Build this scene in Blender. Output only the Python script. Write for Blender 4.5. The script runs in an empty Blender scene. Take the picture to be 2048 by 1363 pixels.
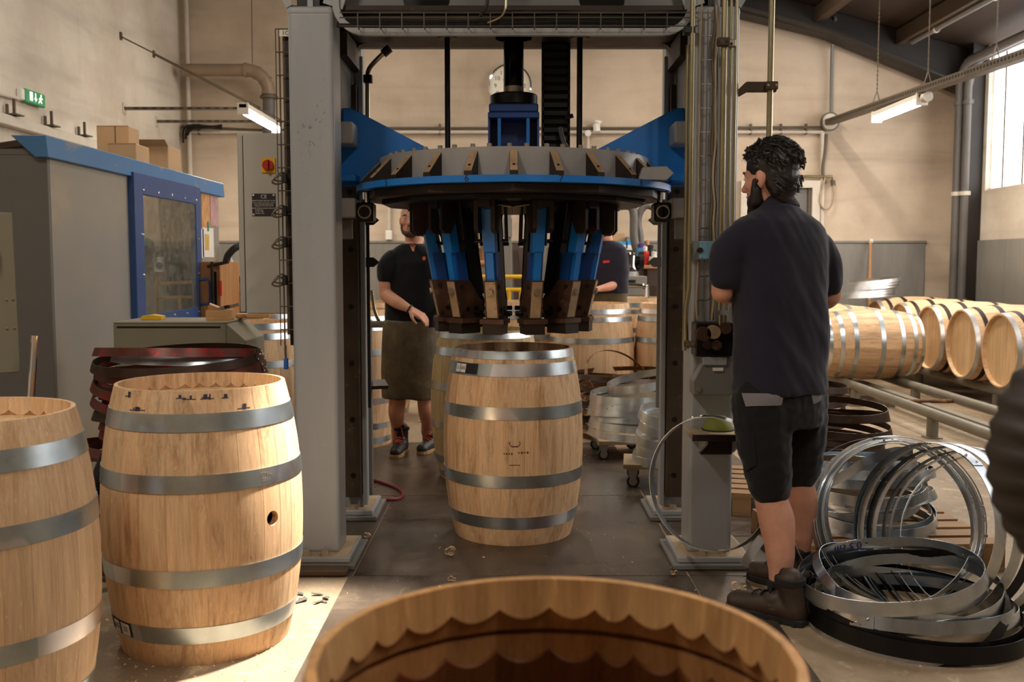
import bpy, bmesh, math, random
from mathutils import Vector, Matrix, Euler
random.seed(7)
PI = math.pi
sc = bpy.context.scene
C = sc.collection
# ------------------------------------------------------------------ camera, world, lights, exposure
CAMZ, FPX, PITCH = 1.38, 2000.0, math.atan(156.5 / 2000.0)
cam_d = bpy.data.cameras.new('camera'); cam = bpy.data.objects.new('camera', cam_d); C.objects.link(cam)
cam.location = (0, 0, CAMZ); cam.rotation_euler = (PI / 2 - PITCH, 0, 0)
cam_d.sensor_width = 36.0; cam_d.lens = 36.0 * FPX / 2048.0; cam_d.clip_start = 0.05; cam_d.clip_end = 100
cam_d.dof.use_dof = True; cam_d.dof.focus_distance = 4.7; cam_d.dof.aperture_fstop = 4.0
sc.camera = cam
w = bpy.data.worlds.new('world'); sc.world = w; w.use_nodes = True
w.node_tree.nodes['Background'].inputs[0].default_value = (1.0, 0.93, 0.84, 1)
w.node_tree.nodes['Background'].inputs[1].default_value = 0.03
vs = sc.view_settings
vs.view_transform = 'Standard'; vs.look = 'None'; vs.gamma = 1.0; vs.use_curve_mapping = False
vs.exposure = 0.12
WARM = (1.0, 0.90, 0.795)
# hall lamps: (x, y, z, length along y, watts)  - fittings are built further down, each carries its own light
HALL_LAMPS = [(-2.0, 1.4, 4.3, 1.5, 66), (1.5, .4, 4.3, 1.5, 56), (-3.1, 6.4, 4.4, 1.5, 30), (3.3, 6.4, 4.2, 1.5, 62),
              (0.1, 8.4, 4.75, 1.5, 46), (-1.6, 10.6, 4.9, 1.5, 30), (2.8, 10.4, 4.65, 1.5, 70)]
# flood lamp hung over the left barrels: place, aim, watts
FLOOD = ((.10, 4.16, 2.75), (-.74, 3.56, .10), 1900)
def at(u, v, Y):
    """the point of the hall at depth Y that stands on the sight line of photograph pixel (u, v): a surveying aid"""
    x = (u - 1024.0) / FPX; y = -(v - 681.5) / FPX
    dy = math.cos(PITCH) + y * math.sin(PITCH); dz = -math.sin(PITCH) + y * math.cos(PITCH)
    t = Y / dy
    return Vector((x * t, Y, CAMZ + dz * t))
def atz(u, v, z):
    x = (u - 1024.0) / FPX; y = -(v - 681.5) / FPX
    dy = math.cos(PITCH) + y * math.sin(PITCH); dz = -math.sin(PITCH) + y * math.cos(PITCH)
    t = (z - CAMZ) / dz
    return Vector((x * t, dy * t, z))
def atx(u, v, X):
    x = (u - 1024.0) / FPX; y = -(v - 681.5) / FPX
    dy = math.cos(PITCH) + y * math.sin(PITCH); dz = -math.sin(PITCH) + y * math.cos(PITCH)
    t = X / x
    return Vector((X, dy * t, CAMZ + dz * t))
# ------------------------------------------------------------------ materials
def srgb(r, g, b):
    f = lambda c: (c / 255.0) / 12.92 if c <= 10 else (((c / 255.0) + 0.055) / 1.055) ** 2.4
    return (f(r), f(g), f(b), 1.0)
MATS = {}
class NT:
    def __init__(s, name):
        s.m = bpy.data.materials.new(name); s.m.use_nodes = True; s.t = s.m.node_tree; s.b = s.t.nodes['Principled BSDF']
        MATS[name] = s.m
    def n(s, typ, **kw):
        nd = s.t.nodes.new(typ)
        for k, v in kw.items():
            if k.startswith('i_'):
                k = k[2:]; nd.inputs[int(k) if k.isdigit() else k.replace('_', ' ')].default_value = v
            else: setattr(nd, k, v)
        return nd
    def l(s, a, b): s.t.links.new(a, b)
    def coord(s, scale=(1, 1, 1), rnd=False, kind='Object'):
        tc = s.n('ShaderNodeTexCoord'); mp = s.n('ShaderNodeMapping'); mp.inputs['Scale'].default_value = scale
        if rnd:
            oi = s.n('ShaderNodeObjectInfo'); mu = s.n('ShaderNodeVectorMath', operation='MULTIPLY_ADD')
            cb = s.n('ShaderNodeCombineXYZ')
            for k in range(3): s.l(oi.outputs['Random'], cb.inputs[k])
            mu.inputs[1].default_value = (37.3, 51.7, 23.9)
            s.l(cb.outputs[0], mu.inputs[0]); s.l(tc.outputs[kind], mu.inputs[2]); s.l(mu.outputs[0], mp.inputs['Vector'])
        else: s.l(tc.outputs[kind], mp.inputs['Vector'])
        return mp.outputs[0]
    def noise(s, vec, scale, detail=3, rough=.6, dist=0):
        nd = s.n('ShaderNodeTexNoise'); nd.inputs['Scale'].default_value = scale; nd.inputs['Detail'].default_value = detail
        nd.inputs['Roughness'].default_value = rough; nd.inputs['Distortion'].default_value = dist
        if vec is not None: s.l(vec, nd.inputs['Vector'])
        return nd.outputs['Fac']
    def ramp(s, fac, stops, interp='LINEAR'):
        r = s.n('ShaderNodeValToRGB'); e = r.color_ramp.elements; r.color_ramp.interpolation = interp
        while len(e) < len(stops): e.new(0.5)
        for k, (p, c) in enumerate(stops):
            e[k].position = p; e[k].color = c if len(c) == 4 else (*c, 1)
        s.l(fac, r.inputs[0]); return r.outputs[0]
    def mix(s, fac, a, b, mode='MIX'):
        m = s.n('ShaderNodeMix', data_type='RGBA', blend_type=mode)
        for k, x in ((0, fac), (6, a), (7, b)):
            if isinstance(x, (int, float)): m.inputs[k].default_value = x
            elif isinstance(x, tuple): m.inputs[k].default_value = x if len(x) == 4 else (*x, 1)
            else: s.l(x, m.inputs[k])
        return m.outputs[2]
    def fin(s, col=None, rough=None, metal=0, bump=None, bstr=.2, bdist=.01, spec=None):
        if col is not None:
            if isinstance(col, tuple): s.b.inputs['Base Color'].default_value = col if len(col) == 4 else (*col, 1)
            else: s.l(col, s.b.inputs['Base Color'])
        if rough is not None:
            if isinstance(rough, (int, float)): s.b.inputs['Roughness'].default_value = rough
            else: s.l(rough, s.b.inputs['Roughness'])
        s.b.inputs['Metallic'].default_value = metal
        if spec is not None: s.b.inputs['Specular IOR Level'].default_value = spec
        if bump is not None:
            bn = s.n('ShaderNodeBump'); bn.inputs['Strength'].default_value = bstr; bn.inputs['Distance'].default_value = bdist
            s.l(bump, bn.inputs['Height']); s.l(bn.outputs[0], s.b.inputs['Normal'])
        return s.m
def dark(c, k): return (c[0] * k, c[1] * k, c[2] * k, 1)
def plain(name, col, rough=.5, metal=0, var=.12, scale=6, wear=None, wamt=.6, rnd=True, spec=None, bump=.05, stretch=(1, 1, 1)):
    t = NT(name); v = t.coord(stretch, rnd)
    n1 = t.noise(v, scale, 5, .65); c = t.ramp(n1, [(.3, dark(col, 1 - var)), (.7, dark(col, 1 + var))])
    if wear is not None:
        n2 = t.noise(v, scale * 2.3, 6, .7, .4); f = t.ramp(n2, [(wamt, (0, 0, 0)), (wamt + .08, (1, 1, 1))]); c = t.mix(f, c, wear)
    r = t.ramp(n1, [(.2, (rough * .8,) * 3), (.8, (min(1, rough * 1.2),) * 3)])
    return t.fin(c, r, metal, n1, bump, .01, spec)
def emit(name, col, strength):
    t = NT(name); t.fin((0.8, 0.8, 0.8), .5); t.b.inputs['Emission Color'].default_value = (*col[:3], 1); t.b.inputs['Emission Strength'].default_value = strength
    return t.m
def oak(name, base, darkc, var=.35, stain=.0, rough=.55, grain_axis='z'):
    t = NT(name); sx = {'z': (1, 1, .05), 'x': (.05, 1, 1), 'y': (1, .05, 1)}[grain_axis]
    v = t.coord(sx, True)
    g1 = t.noise(v, 26, 5, .7, .6); g2 = t.noise(v, 120, 4, .7, .2)
    c = t.ramp(g1, [(.28, dark(darkc, 1)), (.5, dark(base, .93)), (.75, dark(base, 1.08))])
    f2 = t.ramp(g2, [(.35, (.80,) * 3), (.6, (1.04,) * 3)]); c = t.mix(.8, c, f2, 'MULTIPLY')
    oi = t.n('ShaderNodeObjectInfo')
    tone = t.ramp(oi.outputs['Random'], [(0, (1 - var, 1 - var * 1.15, 1 - var * 1.35)), (.10, (.93, .91, .87)), (.3, (1.08, 1.05, 1.0)), (.5, (.98, .90, .82)), (.7, (1.1, 1.1, 1.08)), (.88, (.95, .95, .93)), (1, (1 - var * .6, 1 - var * .75, 1 - var * .9))], 'LINEAR')
    c = t.mix(.85, c, tone, 'MULTIPLY')
    vf = t.coord({'z': (1, 1, .22), 'x': (.22, 1, 1), 'y': (1, .22, 1)}[grain_axis], True)
    fl = t.noise(vf, 70, 2, .5, 2.2); ff = t.ramp(fl, [(.66, (0, 0, 0)), (.72, (1, 1, 1))])
    c = t.mix(t.mix(.45, (0, 0, 0), ff), c, dark(base, 1.35))
    if stain > 0:
        vs_ = t.coord({'z': (1, 1, .18), 'x': (.18, 1, 1), 'y': (1, .18, 1)}[grain_axis], True)
        st = t.noise(vs_, 12, 6, .75, .5); sf = t.ramp(st, [(.62 - stain * .12, (0, 0, 0)), (.74, (1, 1, 1))])
        c = t.mix(t.mix(.75, (0, 0, 0), sf), c, srgb(96, 66, 34))
        st2 = t.noise(vs_, 31, 4, .7, .8); sf2 = t.ramp(st2, [(.715 - stain * .03, (0, 0, 0)), (.76, (1, 1, 1))])
        c = t.mix(t.mix(.8, (0, 0, 0), sf2), c, srgb(52, 42, 40))
    return t.fin(c, rough, 0, g2, .10, .004, .35)
def galv(name, col=(.53, .60, .63), rough=.32, patch=True):
    t = NT(name); v = t.coord((1, 1, 1), True)
    n1 = t.noise(v, 5, 4, .6); c = t.ramp(n1, [(.3, dark(col, .72)), (.7, dark(col, 1.15))])
    if patch:
        n2 = t.noise(t.coord((1, 1, .25), True), 3.2, 1, .4, .2); f = t.ramp(n2, [(.585, (0, 0, 0)), (.592, (1, 1, 1))]); c = t.mix(t.mix(.75, (0, 0, 0), f), c, (.80, .76, .77, 1))
    n3 = t.noise(v, 9, 3, .5); r = t.ramp(n3, [(.3, (rough * .85,) * 3), (.7, (rough * 1.15,) * 3)])
    return t.fin(c, r, 1.0)
# ------------------------------------------------------------------ mesh helpers
class MB:
    def __init__(s): s.v = []; s.f = []; s.m = []; s.cur = 0
    def add(s, vs, fs):
        o = len(s.v); s.v += [tuple(p) for p in vs]
        for f in fs: s.f.append(tuple(i + o for i in f)); s.m.append(s.cur)
        return s
    def box(s, c, d, rot=None):
        hx, hy, hz = d[0] / 2, d[1] / 2, d[2] / 2
        P = [Vector((x, y, z)) for z in (-hz, hz) for y in (-hy, hy) for x in (-hx, hx)]
        if rot is not None:
            R = rot if isinstance(rot, Matrix) else Euler(rot).to_matrix(); P = [R @ p for p in P]
        c = Vector(c); P = [p + c for p in P]
        return s.add(P, [(0, 2, 3, 1), (4, 5, 7, 6), (0, 1, 5, 4), (2, 6, 7, 3), (0, 4, 6, 2), (1, 3, 7, 5)])
    def b2(s, lo, hi):
        return s.box([(a + b) / 2 for a, b in zip(lo, hi)], [abs(b - a) for a, b in zip(lo, hi)])
    def bar(s, p0, p1, wd, ht, up=(0, 0, 1)):
        p0 = Vector(p0); p1 = Vector(p1); d = (p1 - p0); L = d.length; d.normalize(); up = Vector(up)
        x = d.cross(up)
        if x.length < 1e-5: x = d.cross(Vector((0, 1, 0)))
        x.normalize(); z = x.cross(d)
        R = Matrix((x, d, z)).transposed()
        return s.box((p0 + p1) / 2, (wd, L, ht), R)
    def cyl(s, p0, p1, r, n=16, r1=None, caps=True):
        p0 = Vector(p0); p1 = Vector(p1); d = (p1 - p0).normalized(); r1 = r if r1 is None else r1
        a = d.orthogonal().normalized(); b = d.cross(a)
        P = [p0 + (a * math.cos(2 * PI * k / n) + b * math.sin(2 * PI * k / n)) * r for k in range(n)]
        P += [p1 + (a * math.cos(2 * PI * k / n) + b * math.sin(2 * PI * k / n)) * r1 for k in range(n)]
        F = [(k, (k + 1) % n, n + (k + 1) % n, n + k) for k in range(n)]
        if caps: F += [tuple(range(n - 1, -1, -1)), tuple(range(n, 2 * n))]
        return s.add(P, F)
    def tube(s, pts, r, n=8, closed=False, caps=True):
        pts = [Vector(p) for p in pts]; N = len(pts); P = []; F = []
        prev = None
        for i, p in enumerate(pts):
            if closed: t = pts[(i + 1) % N] - pts[i - 1]
            else: t = pts[min(i + 1, N - 1)] - pts[max(i - 1, 0)]
            t.normalize()
            if prev is None: a = t.orthogonal().normalized()
            else:
                a = prev - t * prev.dot(t)
                a = a.normalized() if a.length > 1e-6 else t.orthogonal().normalized()
            prev = a; b = t.cross(a); rr = r[i] if isinstance(r, (list, tuple)) else r
            P += [p + (a * math.cos(2 * PI * k / n) + b * math.sin(2 * PI * k / n)) * rr for k in range(n)]
        for i in range(N if closed else N - 1):
            j = (i + 1) % N
            F += [(i * n + k, i * n + (k + 1) % n, j * n + (k + 1) % n, j * n + k) for k in range(n)]
        if caps and not closed: F += [tuple(range(n - 1, -1, -1)), tuple(range((N - 1) * n, N * n))]
        return s.add(P, F)
    def prism(s, poly, off):
        """poly: list of 3D points (planar), extruded by vector off"""
        n = len(poly); off = Vector(off); P = [Vector(p) for p in poly]; P += [p + off for p in P]
        F = [tuple(range(n - 1, -1, -1)), tuple(range(n, 2 * n))] + [(k, (k + 1) % n, n + (k + 1) % n, n + k) for k in range(n)]
        return s.add(P, F)
    def lathe(s, prof, n=48, c=(0, 0, 0), a0=0, a1=2 * PI):
        full = abs(a1 - a0 - 2 * PI) < 1e-6; m = len(prof); N = n if full else n + 1; P = []; F = []
        for k in range(N):
            a = a0 + (a1 - a0) * k / n
            P += [(c[0] + r * math.cos(a), c[1] + r * math.sin(a), c[2] + z) for r, z in prof]
        for k in range(n):
            k2 = (k + 1) % N
            for j in range(m - 1): F.append((k * m + j, k2 * m + j, k2 * m + j + 1, k * m + j + 1))
        return s.add(P, F)
    def band(s, r, z0, z1, th, n=64, r1=None, c=(0, 0, 0), M=None):
        """closed hoop: inner radius r at z0, r1 at z1, thickness th"""
        r1 = r if r1 is None else r1
        o = len(s.v); s.lathe([(r, z0), (r + th, z0), (r1 + th, z1), (r1, z1), (r, z0)], n, c)
        if M is not None: s.v[o:] = [tuple(M @ Vector(p)) for p in s.v[o:]]
        return s
    def ball(s, c, r, n=12, m=8, sc_=(1, 1, 1)):
        prof = [(max(1e-5, r * math.sin(PI * k / m)), -r * math.cos(PI * k / m)) for k in range(m + 1)]
        o = len(s.v); s.lathe(prof, n); s.v[o:] = [(p[0] * sc_[0] + c[0], p[1] * sc_[1] + c[1], p[2] * sc_[2] + c[2]) for p in s.v[o:]]
        return s
    def xf(s, M):
        s.v = [tuple(M @ Vector(p)) for p in s.v]; return s
    def mesh(s, name, mats, smooth=False, ang=None):
        me = bpy.data.meshes.new(name); me.from_pydata(s.v, [], s.f)
        if not isinstance(mats, (list, tuple)): mats = [mats]
        for m in mats: me.materials.append(MATS[m])
        if len(mats) > 1: me.polygons.foreach_set('material_index', s.m)
        bm = bmesh.new(); bm.from_mesh(me); bmesh.ops.remove_doubles(bm, verts=bm.verts, dist=1e-6); bmesh.ops.recalc_face_normals(bm, faces=bm.faces)
        if smooth:
            lim = math.radians(ang if ang else 35)
            for f in bm.faces: f.smooth = True
            for e in bm.edges:
                if len(e.link_faces) == 2 and e.calc_face_angle(0) > lim: e.smooth = False
        bm.to_mesh(me); bm.free(); me.update()
        return me
    def build(s, name, mats, parent=None, smooth=False, bevel=0, ang=None, seg=1):
        """vertices are given in hall coordinates; the object is placed under parent without shifting them"""
        if parent is not None:
            off = worldloc(parent); s.v = [(p[0] - off[0], p[1] - off[1], p[2] - off[2]) for p in s.v]
            loc = (0, 0, 0)
        else:
            # origin at the thing's own base
            xs = [p[0] for p in s.v]; ys = [p[1] for p in s.v]; zs = [p[2] for p in s.v]
            loc = ((min(xs) + max(xs)) / 2, (min(ys) + max(ys)) / 2, min(zs)); s.v = [(p[0] - loc[0], p[1] - loc[1], p[2] - loc[2]) for p in s.v]
        me = s.mesh(name, mats, smooth, ang); o = bpy.data.objects.new(name, me); C.objects.link(o); o.location = loc
        if parent is not None: o.parent = parent
        if bevel:
            b = o.modifiers.new('bevel', 'BEVEL'); b.width = bevel; b.segments = seg; b.limit_method = 'ANGLE'; b.angle_limit = math.radians(40)
        return o
def worldloc(o):
    v = Vector((0, 0, 0))
    while o is not None: v = v + Vector(o.location); o = o.parent
    return v
def link(me, name, parent=None, loc=(0, 0, 0), rot=(0, 0, 0)):
    o = bpy.data.objects.new(name, me); C.objects.link(o); o.location = loc; o.rotation_euler = rot
    if parent is not None: o.parent = parent
    return o
def tag(o, label=None, cat=None, group=None, kind=None):
    if label: o['label'] = label
    if cat: o['category'] = cat
    if group: o['group'] = group
    if kind: o['kind'] = kind
    return o
def thing(name, label, cat, loc=(0, 0, 0), rot=(0, 0, 0), group=None):
    o = bpy.data.objects.new(name, None); C.objects.link(o); o.location = loc; o.rotation_euler = rot; o.empty_display_size = .1
    return tag(o, label, cat, group)
def struct(o): o['kind'] = 'structure'; return o
def arc(c, r, a0, a1, n, ax=(1, 0, 0), ay=(0, 0, 1)):
    ax = Vector(ax); ay = Vector(ay); c = Vector(c)
    return [c + ax * (r * math.cos(a0 + (a1 - a0) * k / n)) + ay * (r * math.sin(a0 + (a1 - a0) * k / n)) for k in range(n + 1)]
def smoothpath(pts, n=6):
    pts = [Vector(p) for p in pts]; out = []
    for i in range(len(pts) - 1):
        p0 = pts[max(i - 1, 0)]; p1 = pts[i]; p2 = pts[i + 1]; p3 = pts[min(i + 2, len(pts) - 1)]
        for k in range(n):
            t = k / n
            out.append(.5 * ((2 * p1) + (p2 - p0) * t + (2 * p0 - 5 * p1 + 4 * p2 - p3) * t * t + (3 * p1 - p0 - 3 * p2 + p3) * t ** 3))
    out.append(pts[-1]); return out
def text_mb(txt, size, M, depth=.0004, align='CENTER'):
    cu = bpy.data.curves.new('lettering', 'FONT'); cu.body = txt; cu.size = size; cu.align_x = align; cu.align_y = 'CENTER'; cu.extrude = depth; cu.resolution_u = 2
    o = bpy.data.objects.new('lettering', cu); C.objects.link(o); bpy.context.view_layer.update()
    me = bpy.data.meshes.new_from_object(o.evaluated_get(bpy.context.evaluated_depsgraph_get()))
    mb = MB(); mb.add([M @ v.co for v in me.vertices], [tuple(p.vertices) for p in me.polygons])
    bpy.data.objects.remove(o); bpy.data.curves.remove(cu); bpy.data.meshes.remove(me)
    return mb
def face_frame(o, xdir, ydir):
    """matrix that lays lettering (local x right, y up) on a surface"""
    x = Vector(xdir).normalized(); y = Vector(ydir); y = (y - x * y.dot(x)).normalized(); z = x.cross(y)
    M = Matrix((x, y, z)).transposed().to_4x4(); M.translation = Vector(o); return M
def hexbolt(mb, c, r, h, d=(0, 0, 1)):
    c = Vector(c); d = Vector(d).normalized(); mb.cyl(c, c + d * h, r, 6); mb.cyl(c, c + d * (h * .25), r * 1.25, 12); return mb
# ------------------------------------------------------------------ material library
def make_wall(name, col, stain):
    t = NT(name); v = t.coord((1, 1, 1)); vb = t.coord((.16, .16, 1.25))
    b = t.noise(vb, 2.2, 3, .6, .35); c = t.ramp(b, [(.28, dark(col, .72)), (.48, dark(col, .98)), (.7, dark(col, 1.06))])
    n = t.noise(v, 1.1, 5, .62); f = t.ramp(n, [(.42, (0, 0, 0)), (.72, (1, 1, 1))]); c = t.mix(t.mix(.55, (0, 0, 0), f), c, stain)
    vv = t.coord((1.6, 1.6, .10)); d = t.noise(vv, 3.5, 4, .7); df = t.ramp(d, [(.6, (0, 0, 0)), (.78, (1, 1, 1))]); c = t.mix(t.mix(.16, (0, 0, 0), df), c, dark(stain, .8))
    g = t.noise(v, 45, 3, .6)
    return t.fin(c, .85, 0, g, .12, .01, .2)
make_wall('wall_plaster', srgb(202, 184, 162), srgb(156, 136, 114))
make_wall('wall_plaster_side', srgb(212, 202, 186), srgb(166, 148, 128))
plain('wainscot_grey', srgb(126, 122, 114), .5, 0, .15, 3, srgb(150, 146, 134), .66, rnd=True, stretch=(2, 2, .3))
def make_concrete():
    t = NT('concrete'); v = t.coord()
    n = t.noise(v, 1.3, 6, .65); c = t.ramp(n, [(.3, srgb(122, 104, 82)), (.55, srgb(154, 134, 108)), (.75, srgb(186, 166, 136))])
    d = t.noise(v, 9, 6, .75, .5); f = t.ramp(d, [(.55, (0, 0, 0)), (.7, (1, 1, 1))]); c = t.mix(t.mix(.5, (0, 0, 0), f), c, srgb(222, 202, 166))
    k = t.noise(v, 3.1, 6, .7, .3); kf = t.ramp(k, [(.6, (0, 0, 0)), (.72, (1, 1, 1))]); c = t.mix(t.mix(.55, (0, 0, 0), kf), c, srgb(98, 82, 64))
    return t.fin(c, .6, 0, d, .2, .01, .3)
make_concrete()
def make_plate():
    t = NT('floor_steel'); v = t.coord(rnd=True)
    n = t.noise(v, 2.2, 6, .65, .4); c = t.ramp(n, [(.3, srgb(62, 52, 44)), (.6, srgb(98, 84, 70)), (.8, srgb(134, 116, 94))])
    s = t.noise(t.coord((1, .35, 1), True), 24, 5, .75, 1.2); sf = t.ramp(s, [(.58, (0, 0, 0)), (.7, (1, 1, 1))]); c = t.mix(t.mix(.4, (0, 0, 0), sf), c, srgb(150, 134, 110))
    k = t.noise(v, 1.1, 3, .5); kf = t.ramp(k, [(.5, (0, 0, 0)), (.7, (1, 1, 1))]); c = t.mix(t.mix(.55, (0, 0, 0), kf), c, srgb(44, 38, 34))
    r = t.ramp(n, [(.3, (.22,) * 3), (.75, (.45,) * 3)])
    return t.fin(c, r, .35, s, .12, .004, .5)
make_plate()
plain('plate_edge', srgb(38, 34, 30), .6)
def painted_steel(name, col):
    t = NT(name); v = t.coord((1.5, 1.5, .3), True); n1 = t.noise(v, 3, 5, .65); c = t.ramp(n1, [(.3, dark(col, .92)), (.7, dark(col, 1.07))])
    big = t.noise(t.coord((1, 1, .4), True), 3.5, 2, .5); fine = t.noise(t.coord((1, 1, .45), True), 70, 5, .8, .6)
    m = t.n('ShaderNodeMath', operation='MULTIPLY'); t.l(big, m.inputs[0]); t.l(fine, m.inputs[1]); f = t.ramp(m.outputs[0], [(.425, (0, 0, 0)), (.435, (1, 1, 1))]); c = t.mix(t.mix(.85, (0, 0, 0), f), c, srgb(66, 58, 52))
    sm = t.noise(t.coord((.6, .6, 2.2), True), 6, 4, .7, .5); sf = t.ramp(sm, [(.62, (0, 0, 0)), (.74, (1, 1, 1))]); c = t.mix(t.mix(.3, (0, 0, 0), sf), c, dark(col, 1.3))
    t.fin(c, .38, 0, n1, .04, .008, .5)
painted_steel('press_grey', srgb(154, 157, 158))
plain('press_grey_dark', srgb(112, 112, 108), .42, 0, .10, 3, srgb(84, 74, 62), .62, stretch=(1.5, 1.5, .3))
plain('press_grime', srgb(70, 56, 40), .6, .2, .25, 6, srgb(106, 84, 58), .6)
plain('black_steel', srgb(26, 23, 21), .42, .5, .25, 6)
plain('black_gloss', srgb(10, 10, 11), .12, .6, .1, 4)
plain('chrome', (.85, .85, .88), .08, 1, .02, 4)
plain('press_blue', srgb(14, 110, 190), .4, 0, .12, 5, srgb(30, 70, 120), .68)
plain('press_blue_shaded', srgb(20, 62, 126), .42, 0, .15, 5, srgb(16, 40, 84), .62)  # darker copy of the press blue, shading put into the colour
plain('ring_grey', srgb(152, 149, 145), .4, .15, .10, 3, srgb(158, 150, 140), .64, stretch=(1, 1, .4))
plain('rust_steel', srgb(76, 50, 34), .55, .35, .35, 9, srgb(112, 84, 58), .6)
plain('worn_tan', srgb(166, 138, 106), .55, .1, .3, 9, srgb(84, 62, 44), .6)
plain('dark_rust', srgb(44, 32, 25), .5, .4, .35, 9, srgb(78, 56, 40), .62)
plain('bolt_steel', srgb(150, 138, 120), .45, .6, .2, 30)
plain('dusty_bolt', srgb(160, 142, 116), .7, .1, .2, 30)
plain('dust_tan', srgb(170, 148, 118), .85, 0, .15, 12)
plain('pipe_brass', srgb(150, 140, 108), .3, .75, .15, 5)
plain('pipe_grey', srgb(116, 114, 108), .5, .2, .12, 5)
plain('pipe_white', srgb(196, 186, 170), .6, 0, .1, 6)
plain('conduit_brown', srgb(92, 80, 64), .6, .2, .2, 9)
plain('duct_tan', srgb(140, 120, 98), .55, .1, .15, 4)
plain('duct_grey', srgb(96, 92, 88), .5, .1, .12, 4)
plain('black_rubber', srgb(22, 21, 20), .65, 0, .2, 9)
plain('black_plastic', srgb(20, 20, 21), .4, 0, .1, 9)
plain('cab_light', srgb(178, 174, 164), .45, 0, .05, 2, rnd=False)
plain('red_plastic', srgb(178, 34, 26), .35, 0, .08, 9)
plain('yellow_paint', srgb(224, 176, 32), .4, 0, .08, 9)
plain('white_paint', srgb(226, 222, 212), .55, 0, .05, 9)
plain('green_sign', srgb(20, 150, 84), .4, 0, .05, 9)
plain('roof_dark', srgb(34, 28, 22), .6, .1, .3, 4)
plain('roof_wood', srgb(56, 41, 29), .75, 0, .3, 3, srgb(96, 76, 54), .68, stretch=(1, .2, 1))
plain('purlin_wood', srgb(70, 52, 34), .75, 0, .3, 3, stretch=(1, .2, 1))
plain('tray_steel', srgb(96, 86, 72), .5, .4, .2, 9)
plain('lamp_white', srgb(206, 198, 184), .5, 0, .05, 6)
emit('lamp_glow', (1.0, .93, .80), 22.0)
def window_glow():
    t = NT('window_glow'); v = t.coord((1, 1.2, .35), True)
    n = t.noise(v, 2.4, 4, .6); c = t.ramp(n, [(.3, (.93, .90, .92)), (.7, (1, 1, 1))]); t.fin((.8, .8, .8), .4)
    t.l(c, t.b.inputs['Emission Color']); t.b.inputs['Emission Strength'].default_value = 4.5
window_glow()
# ------------------------------------------------------------------ the hall
XL, XR, YB, YF = -4.24, 5.73, 13.0, -3.2
WZ = at(900, 486, YB).z
def roofz(x): return 3.98 + .27 * (XR - x)
fl = MB().b2((XL - .2, YF, -.2), (XR + .2, YB + .2, 0)).build('floor', 'concrete'); struct(fl)
def plate(lo, hi, nm='steel_plate', m='floor_steel', z=.006):
    return MB().b2((lo[0], lo[1], 0), (hi[0], hi[1], z)).build(nm, m, fl, bevel=.002)
g = .006
plate((-.72, 2.0), (.78, 4.31)); plate((.78 + g, 4.31 + g), (1.55, 4.95)); plate((-.70, 4.31 + g), (.776, 5.83)); plate((-1.2, 5.83 + g), (.776, 7.6))
plate((-1.25, 4.31 + g), (-.70 - g, 5.83)); plate((.78 + g, 4.95 + g), (1.55, 5.83)); plate((.78 + g, 5.83 + g), (1.6, 7.2))
plate((.78 + g, 3.2), (1.02, 4.31))
wb = MB().b2((XL - .2, YB, 0), (XR + .2, YB + .2, 7.2)).build('wall_back', 'wall_plaster'); struct(wb)
wl = MB().b2((XL - .2, YF, 0), (XL, YB, 7.0)).build('wall_left', 'wall_plaster_side'); struct(wl)
wf = MB().b2((XL - .2, YF - .2, 0), (XR + .2, YF, 7.2)).build('wall_front', 'wall_plaster'); struct(wf)
WB_Z, WT_Z, WY0, WY1 = 2.25, 3.98, 12.22, 3.4
wr = MB().b2((XR, YF, 0), (XR + .2, YB, WB_Z)).b2((XR, WY0, WB_Z), (XR + .2, YB, 4.6)).b2((XR, YF, WB_Z), (XR + .2, WY1, 4.6)).b2((XR, WY1, WT_Z), (XR + .2, WY0, 4.6)).build('wall_right', 'wall_plaster_side'); struct(wr)
# painted metal dado sheets along the walls
x = XL + .01; k = 0
for x1 in (-3.1, -1.9, -.7, .5, 1.7, 2.9, 4.1, 5.35):
    MB().b2((x, YB - .03, .02), (x1 - .012, YB - .001, WZ)).build('dado_panel', 'wainscot_grey', wb, bevel=.004); x = x1
MB().b2((XL, YB - .045, WZ), (5.35, YB - .001, WZ + .03)).build('dado_rail', 'wainscot_grey', wb, bevel=.004)
y = 12.75
for y1 in (11.6, 10.4, 9.2, 8.0, 6.8, 5.6, 4.4, 3.2):
    MB().b2((XR - .03, y1 + .012, .02), (XR - .001, y, WZ + .02)).build('dado_panel', 'wainscot_grey', wr, bevel=.004); y = y1
# strip window of tall translucent sheets
wn = bpy.data.objects.new('window_1', None); C.objects.link(wn); wn.location = (XR, 8, WB_Z); wn['kind'] = 'structure'
yy = WY0 - .02; i = 0
while yy > WY1 + .1:
    y2 = max(WY1, yy - (.30, .46, .40)[i % 3]); MB().b2((XR + .055, y2 + .012, WB_Z + .015), (XR + .07, yy - .012, WT_Z - .02)).build('pane', 'window_glow', wn); 
    MB().b2((XR + .045, y2 - .012, WB_Z), (XR + .08, y2 + .012, WT_Z)).build('mullion', 'conduit_brown', wn); yy = y2; i += 1
MB().b2((XR + .03, WY1, WB_Z), (XR + .1, WY0, WB_Z + .02)).build('window_sill', 'pipe_white', wn)
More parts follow.
